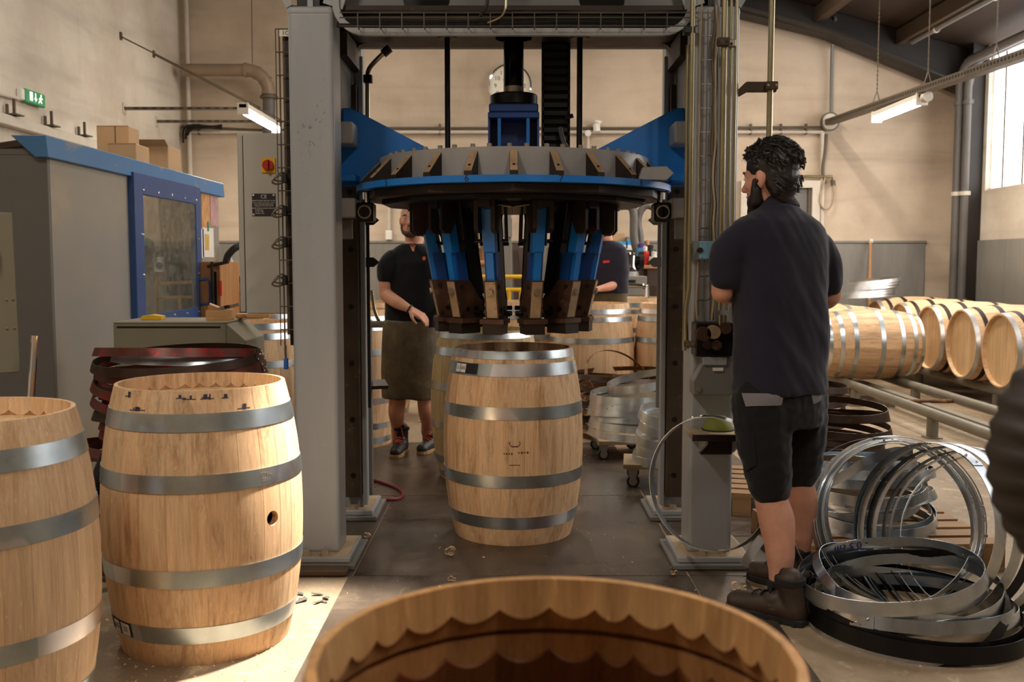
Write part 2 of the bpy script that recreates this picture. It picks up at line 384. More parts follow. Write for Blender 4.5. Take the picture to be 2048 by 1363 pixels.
# roof: dark boarding, haunched rafter on the gable, purlins
def roofslab():
    mb = MB(); mb.prism([(XR + .2, YF, roofz(XR + .2)), (XL - .2, YF, roofz(XL - .2)), (XL - .2, YF, roofz(XL - .2) + .12), (XR + .2, YF, roofz(XR + .2) + .12)], (0, YB - YF + .2, 0))
    return mb
cl = roofslab().build('ceiling', 'roof_wood'); struct(cl)
pA = at(1484, 33, 12.7); pB = at(1648, 73, 12.7); pC = at(1930, 190, 12.7)
poly = [(-1.0, 12.55, pA.z + .27 * (pA.x + 1.0)), tuple(Vector((pA.x, 12.55, pA.z))), (pB.x, 12.55, pB.z), (XR, 12.55, pC.z - .02), (XR, 12.55, roofz(XR)), (-1.0, 12.55, roofz(-1.0))]
rf = tag(MB().prism(poly, (0, .3, 0)).build('roof_rafter', 'roof_dark', bevel=.01), 'dark haunched steel rafter under the sloping roof along the back wall', 'rafter')
MB().bar((-1.0, 12.50, pA.z + .27 * (pA.x + 1.0) + .01), (pB.x, 12.50, pB.z + .01), .16, .025).bar((pB.x, 12.50, pB.z + .01), (XR, 12.50, pC.z), .16, .025).build('lower_flange', 'roof_dark', rf)
for px, py_, lb in ((1804, 68, 'nearest the strip window'), (1640, 35, 'nearer the press')):
    X = at(px, py_, 12.5).x; z = roofz(X) - .10
    tag(MB().b2((X - .06, -2, z - .09), (X + .06, 12.54, z + .09)).build('roof_purlin', 'purlin_wood', bevel=.006), 'brown timber purlin running under the roof boards, ' + lb, 'purlin')
    X2 = X + .55
# metal service pipe under the roof
a = at(1824, 84, 12.3); b = atx(2000, 0, a.x)
pp = MB().tube([a, (a.x, 3.0, a.z - .02)], .03, 10).build('service_pipe', 'pipe_grey', smooth=True); tag(pp, 'grey metal pipe hung under the dark roof boards above the lamp tray', 'pipe')
for yy in (11.6, 10.2, 8.8): MB().band(.03, -.02, .02, .008, 12, c=(0, 0, 0), M=Matrix.Translation((a.x, yy, a.z - .01)) @ Matrix.Rotation(PI / 2, 4, 'X')).build('pipe_clamp', 'pipe_white', pp)
# steel stanchion and down pipes in the far right corner
cp = tag(MB().b2((XR - .16, 12.3, 0), (XR - .005, 12.32, 4.1)).b2((XR - .16, 12.62, 0), (XR - .005, 12.64, 4.1)).b2((XR - .09, 12.32, 0), (XR - .07, 12.62, 4.1)).build('steel_stanchion', 'roof_dark'), 'sooty black steel stanchion in the corner beside the bright strip window', 'column')
for k, (u, lb) in enumerate(((1913, 'nearer the plain back wall'), (1930, 'nearer the strip window'))):
    p = at(u, 400, 12.45 - .1 * k); pts = [(p.x, p.y, 0.02), (p.x, p.y, 3.5)] + [(p.x, p.y - .3 * (1 - math.cos(q)), 3.5 + .3 * math.sin(q)) for q in (.3, .6, .9, 1.2, 1.57)] + [(p.x, p.y - 3.2, 3.82)]
    o = tag(MB().tube(pts, .055, 12).build('drain_pipe', 'duct_grey', smooth=True), 'grey drain pipe in the right corner bending under the roof, ' + lb, 'pipe')
    for zz in (.9, 2.2 + .0, 3.3): MB().band(.055, 0, .05, .012, 14, c=(p.x, p.y, zz)).build('pipe_collar', 'pipe_white' if zz == 2.2 else 'duct_grey', o)
# ------------------------------------------------------------------ lamps
def lamp_fitting(name, label, x, y, z, L, watts, rz=0, hang=None, group=None):
    t = thing(name, label, 'lamp', (x, y, z), (0, 0, rz), group)
    h = MB(); h.b2((-.05, -L / 2, -.005), (.05, L / 2, .055)); o = link(h.mesh('housing', 'lamp_white'), 'housing', t); bv = o.modifiers.new('b', 'BEVEL'); bv.width = .012; bv.segments = 2
    d = MB(); prof = [(.052 * math.cos(q), -.055 * math.sin(q)) for q in [PI * k / 8 for k in range(9)]]
    n = len(prof); P = []; F = []
    for e in (-L / 2 + .03, L / 2 - .03): P += [(px, e, pz - .004) for px, pz in prof]
    F = [(k, k + 1, n + k + 1, n + k) for k in range(n - 1)] + [tuple(range(n)), tuple(range(n, 2 * n))]
    d.add(P, F); link(d.mesh('diffuser', 'lamp_glow', True), 'diffuser', t)
    for e in (-L / 2, L / 2 - .03): link(MB().b2((-.056, e, -.062), (.056, e + .03, .058)).mesh('end_cap', 'lamp_white'), 'end_cap', t)
    if hang:
        for e in (-L * .35, L * .35): link(MB().cyl((0, e, .05), (0, e, hang), .004, 6).mesh('hanger', 'conduit_brown'), 'hanger', t)
    ld = bpy.data.lights.new('lamp_light', 'AREA'); ld.shape = 'RECTANGLE'; ld.size = .12; ld.size_y = L; ld.energy = watts; ld.color = WARM
    lo = bpy.data.objects.new('lamp_light', ld); C.objects.link(lo); lo.parent = t; lo.location = (0, 0, -.075)
    return t
for k, (x, y, z, L, wts) in enumerate(HALL_LAMPS):
    lamp_fitting('tube_lamp', 'white fluorescent tube fitting hung from the hall roof above the picture', x, y, z, L, wts, 0, roofz(x) - z - .0, 'hall lamps out of view')
fl_p, fl_t, fl_w = FLOOD
ft = thing('flood_lamp', 'work flood lamp hung from the roof above the left barrels', 'lamp', fl_p)
dq = (Vector(fl_t) - Vector(fl_p)).to_track_quat('-Z', 'Y'); fh = link(MB().lathe([(.03, .16), (.06, .14), (.13, .02), (.135, 0), (.125, 0), (.05, .12), (0, .13)], 24).mesh('lamp_shade', 'pipe_grey', True), 'lamp_shade', ft); fh.rotation_euler = dq.to_euler()
link(MB().cyl((0, 0, .1), (0, 0, roofz(fl_p[0]) - fl_p[2]), .008, 8).mesh('hanger', 'conduit_brown'), 'hanger', ft)
sd_ = bpy.data.lights.new('lamp_light', 'SPOT'); sd_.energy = fl_w; sd_.spot_size = math.radians(30); sd_.spot_blend = .8; sd_.shadow_soft_size = .09; sd_.color = (1, .95, .88); so_ = bpy.data.objects.new('lamp_light', sd_); C.objects.link(so_); so_.parent = ft; so_.rotation_euler = dq.to_euler()
# lamp by the left wall, on two cantilever bars with stays
Lx = at(488, 218, 10.45).x; Lz = at(521, 236, 11.1).z
lt = lamp_fitting('tube_lamp', 'glowing tube lamp on two bars from the left wall', Lx, 11.15, Lz, 1.5, 34)
bz = Lz + .10
for u, v, lb in ((247, 212, 'the nearer one'), (312, 236, 'the farther one')):
    p = atx(u, v, XL); o = tag(MB().bar((XL, p.y, bz), (Lx + .02, p.y, bz), .05, .03).build('bracket_bar', 'tray_steel'), 'perforated steel bar from the left wall carrying the tube lamp, ' + lb, 'bracket')
    q = atx(*((240, 72) if u == 247 else (306, 108)), XL)
    MB().tube([(XL, q.y, q.z), (Lx, p.y, bz + .02)], .008, 6).build('stay_rod', 'conduit_brown', o)
    MB().b2((XL, q.y - .02, q.z - .04), (XL + .02, q.y + .02, q.z + .04)).build('wall_plate', 'conduit_brown', o); MB().b2((XL, p.y - .04, bz - .06), (XL + .015, p.y + .04, bz + .06)).build('wall_plate', 'pipe_white', o)
    k2 = MB()
    for j in range(14): k2.b2((XL + .12 + j * .098, p.y - .026, bz - .006), (XL + .17 + j * .098, p.y - .0255, bz + .006))
    k2.build('slots', 'black_steel', o)
# lamp tray on the right
tx = at(1655, 250, 12.9).x; tz = at(1655, 250, 12.9).z; y0 = atx(2060, 116, tx).y
tr = thing('lamp_tray', 'perforated steel cable tray hung on chains and carrying a tube lamp towards the window', 'tray', (tx, 9, tz))
ze = atx(2048, 118, tx).z
def tzz(y): return tz + (ze - tz) * (12.9 - y) / (12.9 - y0)
MB().bar((tx, 12.95, tz), (tx, 4.5, tzz(4.5)), .10, .012).build('tray_base', 'tray_steel', tr)
for s in (-1, 1): MB().bar((tx + s * .05, 12.95, tz + .03), (tx + s * .05, 4.5, tzz(4.5) + .03), .006, .07).build('tray_side', 'tray_steel', tr)
sl = MB(); y = 12.7
while y > 5:
    sl.b2((tx - .0545, y - .028, tzz(y) + .02), (tx - .0535, y, tzz(y) + .045)); y -= .06
o = sl.build('slots', 'black_steel', tr); o['kind'] = 'stuff'
for (u, v, ub, vb) in ((1753, 221, 1763, 40), (1855, 178, 1865, 0), (1992, 118, 1996, 20)):
    p = atx(u, v, tx); top = Vector((tx, p.y, roofz(tx) - .02)); zt = tzz(p.y) + .06
    o = MB().tube([(tx - .05, p.y - .03, zt), (tx, p.y, zt + .13)], .005, 6).tube([(tx + .05, p.y + .03, zt), (tx, p.y, zt + .13)], .005, 6)
    k = 0; zc = zt + .13
    while zc < top.z: o.box((tx, p.y, zc), (.014 if k % 2 else .004, .004 if k % 2 else .014, .026)); zc += .024; k += 1
    o.build('hanger_chain', 'conduit_brown', tr)
ya = atx(1752, 232, tx).y; yb = atx(1845, 198, tx).y
lamp_fitting('tube_lamp', 'glowing tube lamp under the cable tray near the strip window', tx, (ya + yb) / 2, tzz((ya + yb) / 2) - .075, abs(ya - yb), 50)
q = atx(1848, 196, tx); MB().cyl((tx, q.y - .02, q.z + .0), (tx, q.y - .1, q.z + .0), .05, 12).build('lamp_junction_box', 'pipe_white', tr, smooth=True)
# ------------------------------------------------------------------ things on the back and left walls
def wall_pipe(name, label, pts, r, m, cat='pipe', n=10): return tag(MB().tube(pts, r, n).build(name, m, smooth=True), label, cat)
zc = at(800, 262, YB).z
o = wall_pipe('wall_conduit', 'long pale conduit run across the back wall behind the press', [(XL + .02, YB - .05, zc - .02), (at(1655, 262, YB).x, YB - .05, zc - .02)], .022, 'pipe_white')
o = wall_pipe('cable_bundle', 'brown cable bundle clipped above the pale conduit on the back wall', [(XL + .02, YB - .06, zc + .05), (-3.2, YB - .06, zc + .0), (-1.5, YB - .05, zc + .03), (0, YB - .05, zc + .028), (1.8, YB - .05, zc + .03), (at(1650, 256, YB).x, YB - .06, zc + .04)], .018, 'conduit_brown', 'cable')
for u in (400, 880, 1120, 1300, 1500, 1560, 1610):
    p = at(u, 262, YB); MB().b2((p.x - .01, YB - .07, zc - .05), (p.x + .01, YB - .005, zc + .085)).build('clip', 'conduit_brown', o)
wall_pipe('corner_pipe', 'thin white pipe standing in the far left corner', [(at(372, 0, 12.93).x, 12.93, 4.95), (at(372, 0, 12.93).x, 12.93, .05)], .028, 'pipe_white')
# cable junction on the left corner
mbk = MB()
for k in range(5): mbk.tube(smoothpath([(XL + .05 + .03 * k, 12.9, zc - .16 + .05 * k), (XL + .12 + .05 * k, 12.86 - .02 * k, zc + .05 - .01 * k), (XL + .55, 12.9, zc + .02 + .01 * k)], 5), .014, 6)
tag(mbk.build('cable_knot', 'black_steel', smooth=True), 'tangle of dark cables at the far left corner of the hall', 'cable')
# ventilation duct
p0 = at(365, 140, 12.7); p1 = at(492, 140, 12.7); p2 = at(538, 188, 12.7); p3 = at(538, 330, 12.7); rD = .078
R = p2.x - p1.x
d = thing('air_duct', 'tan air duct elbow coming through the far left corner', 'duct', (p1.x, 12.7, p2.z))
MB().tube([p0, p1], rD, 16).build('duct_run', 'duct_tan', d, smooth=True)
MB().tube([p1] + [Vector((p1.x + R * math.sin(q), 12.7, p1.z - R * (1 - math.cos(q)))) for q in (.2, .4, .6, .8, 1.0, 1.2, 1.4, PI / 2)], rD * 1.04, 16).build('duct_elbow', 'duct_tan', d, smooth=True)
MB().tube([(p2.x, 12.7, p1.z - R), p3], rD, 16).build('duct_drop', 'duct_grey', d, smooth=True)
for c_, ax in (((p1.x, 12.7, p1.z), 'Y'), ((p2.x, 12.7, p1.z - R), 'Z')):
    MB().band(rD * 1.02, -.02, .02, .012, 16, M=Matrix.Translation(c_) @ (Matrix.Rotation(PI / 2, 4, 'Y') if ax == 'Y' else Matrix.Identity(4))).build('duct_collar', 'duct_tan', d, smooth=True)
for q in (.5, 1.0): MB().band(rD * 1.05, -.008, .008, .006, 16, M=Matrix.Translation((p1.x + R * math.sin(q), 12.7, p1.z - R * (1 - math.cos(q)))) @ Matrix.Rotation(PI / 2 + q, 4, 'Y')).build('seam_ring', 'duct_tan', d, smooth=True)
MB().tube([(at(505, 140, 12.7).x, 12.7, p1.z + .08), (at(505, 0, 12.7).x, 12.7, 6.2)], .006, 6).build('hanger_wire', 'conduit_brown', d)
MB().band(rD * 1.05, -.03, .0, .03, 16, c=(p2.x, 12.7, at(538, 192, 12.7).z)).build('pipe_clamp', 'conduit_brown', d)
# emergency exit sign
e0 = atx(36, 186, XL); e1 = atx(77, 205, XL); ye = (e0.y + e1.y) / 2; zS = atx(58, 196, XL).z
es = thing('exit_sign', 'small green emergency exit sign with running figure on the left wall', 'sign', (XL, ye, zS))
SX = XL + .06
MB().b2((XL, ye - .22, zS - .05), (XL + .05, ye - .04, zS + .05)).build('battery_box', 'white_paint', es, bevel=.008)
MB().b2((XL + .02, ye - .17, zS - .06), (SX, ye + .19, zS + .055)).build('sign_body', 'green_sign', es, bevel=.006)
g = MB()
g.b2((SX, ye - .10, zS - .035), (SX + .003, ye - .05, zS + .04))                              # door
g.b2((SX, ye + .0, zS - .01), (SX + .003, ye + .012, zS + .04)); g.prism([(SX, ye - .02, zS - .005), (SX, ye + .032, zS - .005), (SX, ye + .006, zS - .035)], (.003, 0, 0))   # arrow
g.b2((SX, ye + .10, zS + .025), (SX + .003, ye + .118, zS + .043)); g.bar((SX + .001, ye + .105, zS + .022), (SX + .001, ye + .09, zS - .01), .003, .02, (0, 1, 0)); g.bar((SX + .001, ye + .09, zS - .008), (SX + .001, ye + .12, zS - .03), .003, .012, (0, 1, 0)); g.bar((SX + .001, ye + .09, zS - .008), (SX + .001, ye + .06, zS - .035), .003, .012, (0, 1, 0)); g.bar((SX + .001, ye + .102, zS + .015), (SX + .001, ye + .135, zS + .005), .003, .01, (0, 1, 0)); g.bar((SX + .001, ye + .10, zS + .015), (SX + .001, ye + .07, zS + .0), .003, .01, (0, 1, 0))
emit('sign_white', (.9, 1, .9), .9); g.build('pictogram', 'sign_white', es)
wall_pipe('sign_conduit', 'white conduit leading along the left wall to the exit sign', [(XL + .02, 5.0, atx(0, 202, XL).z - .1), (XL + .02, ye - .2, zS - .04)], .018, 'pipe_white')
# steel rail with clamps on the left wall
zr = atx(80, 262, XL).z
o = tag(MB().b2((XL, 5.0, zr - .05), (XL + .09, atx(250, 330, XL).y + .4, zr + .04)).build('wall_rail', 'pipe_white', bevel=.008), 'dusty ledge rail along the left wall above the blue cabin', 'rail')
for u, v in ((12, 225), (88, 245), (155, 262), (268, 290)):
    p = atx(u, v, XL); MB().b2((XL + .02, p.y - .07, zr + .05), (XL + .12, p.y + .07, zr + .062)).b2((XL + .06, p.y - .01, zr + .03), (XL + .08, p.y + .01, zr + .19)).b2((XL + .02, p.y - .05, zr + .04), (XL + .04, p.y - .03, zr + .14)).build('clamp', 'conduit_brown', o)
# door in the back wall
dz = at(1610, 362, YB).z; xa = at(1572, 400, YB).x; xb = at(1636, 400, YB).x
dr = bpy.data.objects.new('door_1', None); C.objects.link(dr); dr.location = ((xa + xb) / 2, YB, 0); dr['kind'] = 'structure'
MB().b2((xa - .5, YB - .02, 0), (xb - .14, YB - .002, dz - .1)).build('door_leaf', 'duct_grey', dr, bevel=.004)
MB().b2((xb - .10, YB - .09, 0), (xb, YB - .002, dz)).b2((xa - .6, YB - .09, dz - .09), (xb - .1, YB - .002, dz)).b2((xa - .6, YB - .09, 0), (xa - .5, YB - .002, dz - .09)).build('door_frame', 'pipe_white', dr, bevel=.006)
MB().b2((xb - .14, YB - .05, 0), (xb - .1, YB - .002, dz - .09)).build('door_stop', 'conduit_brown', dr)
o = wall_pipe('air_pipe', 'yellowish compressed air pipe above the back door', [at(1560, 352, 12.93), at(1664, 353, 12.93), at(1666, 354, 12.93), at(1667, 368, 12.93)], .02, 'pipe_brass')
MB().cyl(at(1666, 360, 12.93), at(1667, 372, 12.93), .03, 8).build('valve', 'conduit_brown', o)
o = wall_pipe('air_hose', 'looped tan air hose hanging beside the back door', smoothpath([at(1667, 370, 12.9), at(1668, 395, 12.9), at(1662, 412, 12.9), at(1652, 418, 12.9), at(1642, 410, 12.9), at(1640, 395, 12.9), at(1646, 372, 12.9), at(1650, 356, 12.9)], 5), .012, 'dust_tan', 'hose', 8)
wall_pipe('riser_cables', 'vertical run of cables and clips up the back wall by the door', smoothpath([at(1653, 268, 12.93), at(1650, 300, 12.93), at(1646, 330, 12.93), at(1646, 352, 12.93), at(1652, 366, 12.93)], 4), .022, 'conduit_brown', 'cable', 8)
wall_pipe('riser_pipe', 'pale pipe running down the back wall right of the door frame', [at(1645, 262, 12.95), at(1643, 560, 12.95)], .028, 'pipe_white')
wall_pipe('roof_cable', 'thin dark cable dropping from the rafter to the wall socket', smoothpath([at(1671, 35, 12.5), at(1666, 70, 12.8), at(1663, 140, 12.93), at(1662, 235, 12.93)], 4), .02, 'pipe_grey', 'cable', 8)
o = thing('cable_reel', 'round grey cable reel on the back wall where the lamp tray starts', 'reel', at(1658, 244, 12.9))
q = at(1658, 244, 12.9); MB().cyl(q + Vector((0, -.06, 0)), q + Vector((0, .08, 0)), .1, 20).build('drum', 'pipe_white', o, smooth=True); MB().band(.1, -.02, .02, .02, 20, M=Matrix.Translation(q + Vector((0, -.04, 0))) @ Matrix.Rotation(PI / 2, 4, 'X')).build('rim', 'tray_steel', o, smooth=True); MB().box(q + Vector((.12, -.03, .03)), (.1, .06, .02), (0, .4, 0)).build('bracket', 'tray_steel', o)
for u, v0, v1, lb in ((320, 400, 0, 0),): pass
# small wall sockets behind the press
o = tag(MB().b2((at(772, 470, YB).x, YB - .08, at(772, 480, YB).z), (at(785, 470, YB).x, YB - .001, at(772, 461, YB).z)).build('wall_socket', 'white_paint', bevel=.01), 'white socket box on the back wall behind the standing man', 'socket')
MB().tube([at(778, 462, 12.95), at(778, 400, 12.95), at(778, 300, 12.95)], .02, 8).build('socket_conduit', 'pipe_white', o, smooth=True)
o = thing('pipe_vent', 'white vent elbow on the back wall right of the press rod', 'vent', at(1194, 255, 12.95))
MB().tube(smoothpath([at(1195, 243, 12.9), at(1193, 252, 12.9), at(1194, 263, 12.9)], 4), .045, 10).build('elbow', 'white_paint', o, smooth=True); MB().cyl(at(1194, 246, 12.9), at(1195, 241, 12.9), .055, 12).build('vent_cap', 'white_paint', o)
MB().cyl(at(1176, 266, 12.95), at(1176, 266, 12.85), .04, 14).build('round_box', 'white_paint', o, smooth=True); MB().tube([at(1176, 270, 12.95), at(1176, 420, 12.95)], .018, 8).build('drop_pipe', 'pipe_white', o)
# clock
plain('clock_face', srgb(232, 224, 206), .5, 0, .03, 6, rnd=False)
cc = at(1020, 172, YB - .03); cr = .275
ck = thing('wall_clock', 'round silver rimmed wall clock half hidden behind the press cylinder', 'clock', cc)
Mx = Matrix.Translation(cc) @ Matrix.Rotation(PI / 2, 4, 'X')
MB().lathe([(cr - .03, .005), (cr - .02, .055), (cr, .05), (cr + .005, 0), (cr + .005, -.03), (.0, -.03)], 40).xf(Mx).build('rim', 'chrome', ck, smooth=True)
MB().cyl(cc + Vector((0, .02, 0)), cc + Vector((0, -.012, 0)), cr - .028, 40).build('dial', 'clock_face', ck)
for hh in range(1, 13):
    a = PI / 2 - hh * PI / 6; text_mb(str(hh), .075, face_frame(cc + Vector((math.cos(a) * .185, -.014, math.sin(a) * .185)), (1, 0, 0), (0, 0, 1))).build('numeral', 'black_plastic', ck)
MB().bar(cc + Vector((0, -.016, 0)), cc + Vector((-.09, -.016, .085)), .004, .014, (0, 1, 0)).build('hour_hand', 'black_plastic', ck); MB().bar(cc + Vector((0, -.018, 0)), cc + Vector((.02, -.018, -.18)), .004, .01, (0, 1, 0)).build('minute_hand', 'black_plastic', ck)
# ------------------------------------------------------------------ barrels
oak('oak_new', srgb(224, 188, 148), srgb(194, 152, 110), .26)
oak('oak_worn', srgb(218, 182, 142), srgb(184, 142, 100), .38, .85)
oak('oak_amber', srgb(200, 154, 102), srgb(164, 118, 70), .2)
oak('oak_pale', srgb(196, 172, 126), srgb(166, 138, 94), .18)
oak('oak_toast', srgb(122, 74, 38), srgb(80, 46, 22), .3)
oak('oak_inside', srgb(196, 146, 94), srgb(164, 112, 64), .3)
oak('oak_board', srgb(216, 180, 134), srgb(184, 144, 98), .22, grain_axis='x')
galv('hoop_galv'); galv('hoop_dark', (.34, .34, .35), .36, False)
galv('hoop_bright', (.74, .75, .76), .38, False)
plain('rivet_steel', (.7, .7, .7), .25, 1, .05, 20)
plain('label_black', srgb(26, 24, 24), .5, 0, .1, 9); plain('label_white', srgb(214, 210, 204), .5, 0, .05, 9); plain('burnt', srgb(96, 62, 36), .7, 0, .2, 9)
plain('ink_dark', srgb(40, 36, 52), .7, 0, .2, 40)
def brad(P, z):
    t = abs(2 * z / P['H'] - 1); return P['rb'] - (P['rb'] - P['re']) * t ** 2.15
STAVES = {}
def stave_mesh(P, wd, mats, near):
    key = (round(P['H'], 3), round(P['re'], 3), round(P['rb'], 3), round(wd, 4), tuple(mats), near)
    if key in STAVES: return STAVES[key]
    H = P['H']; nc = 8 if near else 2; a = wd / 2 * .9985; mb = MB(); th = P.get('th', .027)
    cols = [-1, -.96] + [-.96 + 1.92 * k / nc for k in range(1, nc)] + [.96, 1]
    nz = 20 if near else 8
    zo = [H * k / nz for k in range(nz + 1)]
    def outer(s, z):
        r = brad(P, z) - (.0009 if abs(s) == 1 else 0); return Vector((r * math.cos(s * a), r * math.sin(s * a), z))
    def inner(s, z, t):
        rc = (brad(P, z) - t) * (math.cos(a) / math.cos(s * a)) ** .8; return Vector((rc * math.cos(s * a), rc * math.sin(s * a), z))
    # profile down the inside from the top end, then mirrored to the bottom end
    def inrows(s):
        q = 1 - s * s; d1 = .040 + .017 * q; d2 = .106 + .019 * q
        top = [(0, .011, 0), (d1 * .5, .019, 0), (d1, .0285, 0), (d1 + .0025, .0245, 1), (.076, .0225, 1), (.0775, .029 - .013, 2), (.083, .029 - .013, 2), (.0845, .0225, 1), (d2, .0240, 1), (d2 + .004, .0275, 2), (d2 + .05, th, 2)]
        mid = [(.3 * H, th, 2), (.5 * H, th, 2), (.7 * H, th, 2)]
        bot = [(H - d, t_, m) for d, t_, m in reversed(top)]
        return top + mid + bot
    rows = []
    for s in cols:
        ring = [outer(s, z) for z in zo] + [inner(s, H - d, t_) for d, t_, m in inrows(s)]
        rows.append(ring)
    n = len(rows[0]); F = []; M = []
    im = [m for d, t_, m in inrows(0)]
    mm = lambda j: 0 if j < nz else (0 if j == nz or j == n - 1 else {0: 0, 1: 1, 2: 2}[max(im[j - nz - 1], im[min(j - nz, len(im) - 1)])])
    V = [p for r in rows for p in r]
    for k in range(len(cols) - 1):
        for j in range(n):
            j2 = (j + 1) % n; F.append((k * n + j, (k + 1) * n + j, (k + 1) * n + j2, k * n + j2)); M.append(mm(j))
    F.append(tuple(range(n))); M.append(0); F.append(tuple((len(cols) - 1) * n + j for j in reversed(range(n)))); M.append(0)
    mb.v = [tuple(p) for p in V]; mb.f = F; mb.m = M
    me = mb.mesh('stave', mats, True, 22); STAVES[key] = me
    return me
HEADS = {}
def head_boards(P, zt, root, mat='oak_board', nb=7, rot=0):
    R = brad(P, zt) - .024; key = (round(R, 4), nb)
    if key not in HEADS:
        ms = []; edges = [-R + 2 * R * k / nb for k in range(nb + 1)]
        for k in range(nb):
            y0 = edges[k] + .0007; y1 = edges[k + 1] - .0007; y0 = max(y0, -R * .999); y1 = min(y1, R * .999); pts = []
            for j in range(6): y = y0 + (y1 - y0) * j / 5; pts.append((math.sqrt(max(0, R * R - y * y)), y, 0))
            for j in range(6): y = y1 + (y0 - y1) * j / 5; pts.append((-math.sqrt(max(0, R * R - y * y)), y, 0))
            ms.append(MB().prism(pts, (0, 0, -.018)).mesh('head_board', mat))
        HEADS[key] = ms
    for me in HEADS[key]: link(me, 'head_board', root, (0, 0, zt), (0, 0, rot))
HB = {}
def hoop_mesh(P, zc, wdt, th, m, near):
    key = (P['H'], P['re'], P['rb'], round(zc, 3), wdt, m, near)
    if key not in HB:
        z0, z1 = zc - wdt / 2, zc + wdt / 2
        HB[key] = MB().band(brad(P, z0) + .0006, z0, z1, th, 96 if near else 40, brad(P, z1) + .0006).mesh('hoop', m, True, 40)
    return HB[key]
def barrel(label, loc, P, hoops, rot=(0, 0, 0), n=27, near=True, heads=(), mats=('oak_new', 'oak_inside', 'oak_toast'), group=None, seed=1, hmat=None, seam=PI / 2, name='oak_barrel', bung=None):
    rnd = random.Random(seed); root = thing(name, label, 'barrel', loc, rot, group)
    cl_ = [.82, .94, 1.06, 1.18]; ws = [rnd.choice(cl_) for _ in range(n)] if near else [1] * n
    # balance to a full turn using the classes, last one takes the rest
    tot = sum(ws); a = rnd.random() * 6
    for wv in ws:
        wd = 2 * PI * wv / tot; wq = wd
        me = stave_mesh(P, round(wq, 4), mats, near); link(me, 'stave', root, (0, 0, 0), (0, 0, a + wd / 2)); a += wd
    for k, (zc, wdt) in enumerate(hoops):
        m = (hmat[k] if hmat else 'hoop_galv'); h = link(hoop_mesh(P, zc, wdt, .0022, m, near), 'hoop', root, (0, 0, 0), (0, 0, rnd.random() * 6))
        if near:
            aa = seam + rnd.uniform(-.5, .5); 
            o = MB(); r0 = brad(P, zc - wdt / 2) + .003; r1 = brad(P, zc + wdt / 2) + .003
            o.lathe([(r0, zc - wdt / 2), (r0 + .002, zc - wdt / 2), (r1 + .002, zc + wdt / 2), (r1, zc + wdt / 2)], 6, a0=aa, a1=aa + .14)
            ob = link(o.mesh('hoop_lap', m, True), 'hoop_lap', h, (0, 0, 0), (0, 0, -h.rotation_euler[2]))
            for dz in (-.012, .012):
                r = brad(P, zc) + .005; p = Vector((r * math.cos(aa + .07 + dz * 2), r * math.sin(aa + .07 + dz * 2), zc + dz))
                rv = link(RIVET, 'rivet', h, (0, 0, 0)); rv.location = Matrix.Rotation(-h.rotation_euler[2], 3, 'Z') @ p
    for zt in heads: head_boards(P, zt, root, rot=rnd.random() * 3 if near else 0, nb=7)
    return root
RIVET = MB().ball((0, 0, 0), .006, 8, 6).mesh('rivet', 'rivet_steel', True)
def bend(mb, P, zc, ang, off):
    """lay flat lettering (x along the hoop, y up) round the barrel"""
    out = []
    for x, y, z in mb.v:
        r = brad(P, zc + y) + off + z; a = ang + x / r; out.append((r * math.cos(a), r * math.sin(a), zc + y))
    mb.v = out; return mb
def sticker(root, P, zc, ang, wd, ht, off, m, name, txt=None, size=.02, tm='label_black'):
    mb = MB(); n = 8
    P_ = []; 
    for k in range(n + 1):
        x = -wd / 2 + wd * k / n; P_ += [(x, -ht / 2, 0), (x, ht / 2, 0)]
    mb.add(P_, [(2 * k, 2 * k + 2, 2 * k + 3, 2 * k + 1) for k in range(n)]); bend(mb, P, zc, ang, off)
    o = link(mb.mesh(name, m), name, root)
    if txt:
        t = text_mb(txt, size, Matrix.Identity(4), .0001); bend(t, P, zc, ang, off + .0006); link(t.mesh('lettering', tm), 'lettering', o)
    return o
P225 = dict(H=.95, re=.297, rb=.356)
H4 = [(.115, .06), (.318, .06), (.642, .06), (.845, .06)]
SHALL = dict(H=.925, re=.286, rb=.345)
bf = barrel('open oak barrel cropped in the foreground, showing its scalloped inner rim', (.05, 1.14, 0), SHALL, [(.11, .06), (.31, .06), (.62, .06), (.80, .06)], seed=3, mats=('oak_amber', 'oak_inside', 'oak_toast'))
b2 = barrel('oak barrel with four hoops and an open bung hole beside the grey column', (-1.135, 3.63, 0), P225, H4, seed=11, heads=(.893, .078), mats=('oak_worn', 'oak_new', 'oak_inside'), seam=PI / 2)
b1 = barrel('oak barrel cut off by the left edge of the picture', (-1.60, 2.9, 0), P225, H4, seed=5, heads=(.893, .078), mats=('oak_new', 'oak_new', 'oak_inside'), seam=PI / 2 + .6)
bc = barrel('oak barrel with five hoops and open top standing under the press', (.006, 5.07, 0.006), P225, [(.118, .06), (.325, .06), (.655, .06), (.86, .06), (.930, .038)], seed=21, mats=('oak_worn', 'oak_inside', 'oak_toast'))
bb = barrel('pale oak barrel half hidden behind the barrel under the press', (-.17, 6.45, 0.006), P225, [(.04, .035), (.13, .05), (.36, .05), (.60, .05), (.82, .05), (.92, .035)], seed=31, mats=('oak_pale', 'oak_inside', 'oak_toast'))
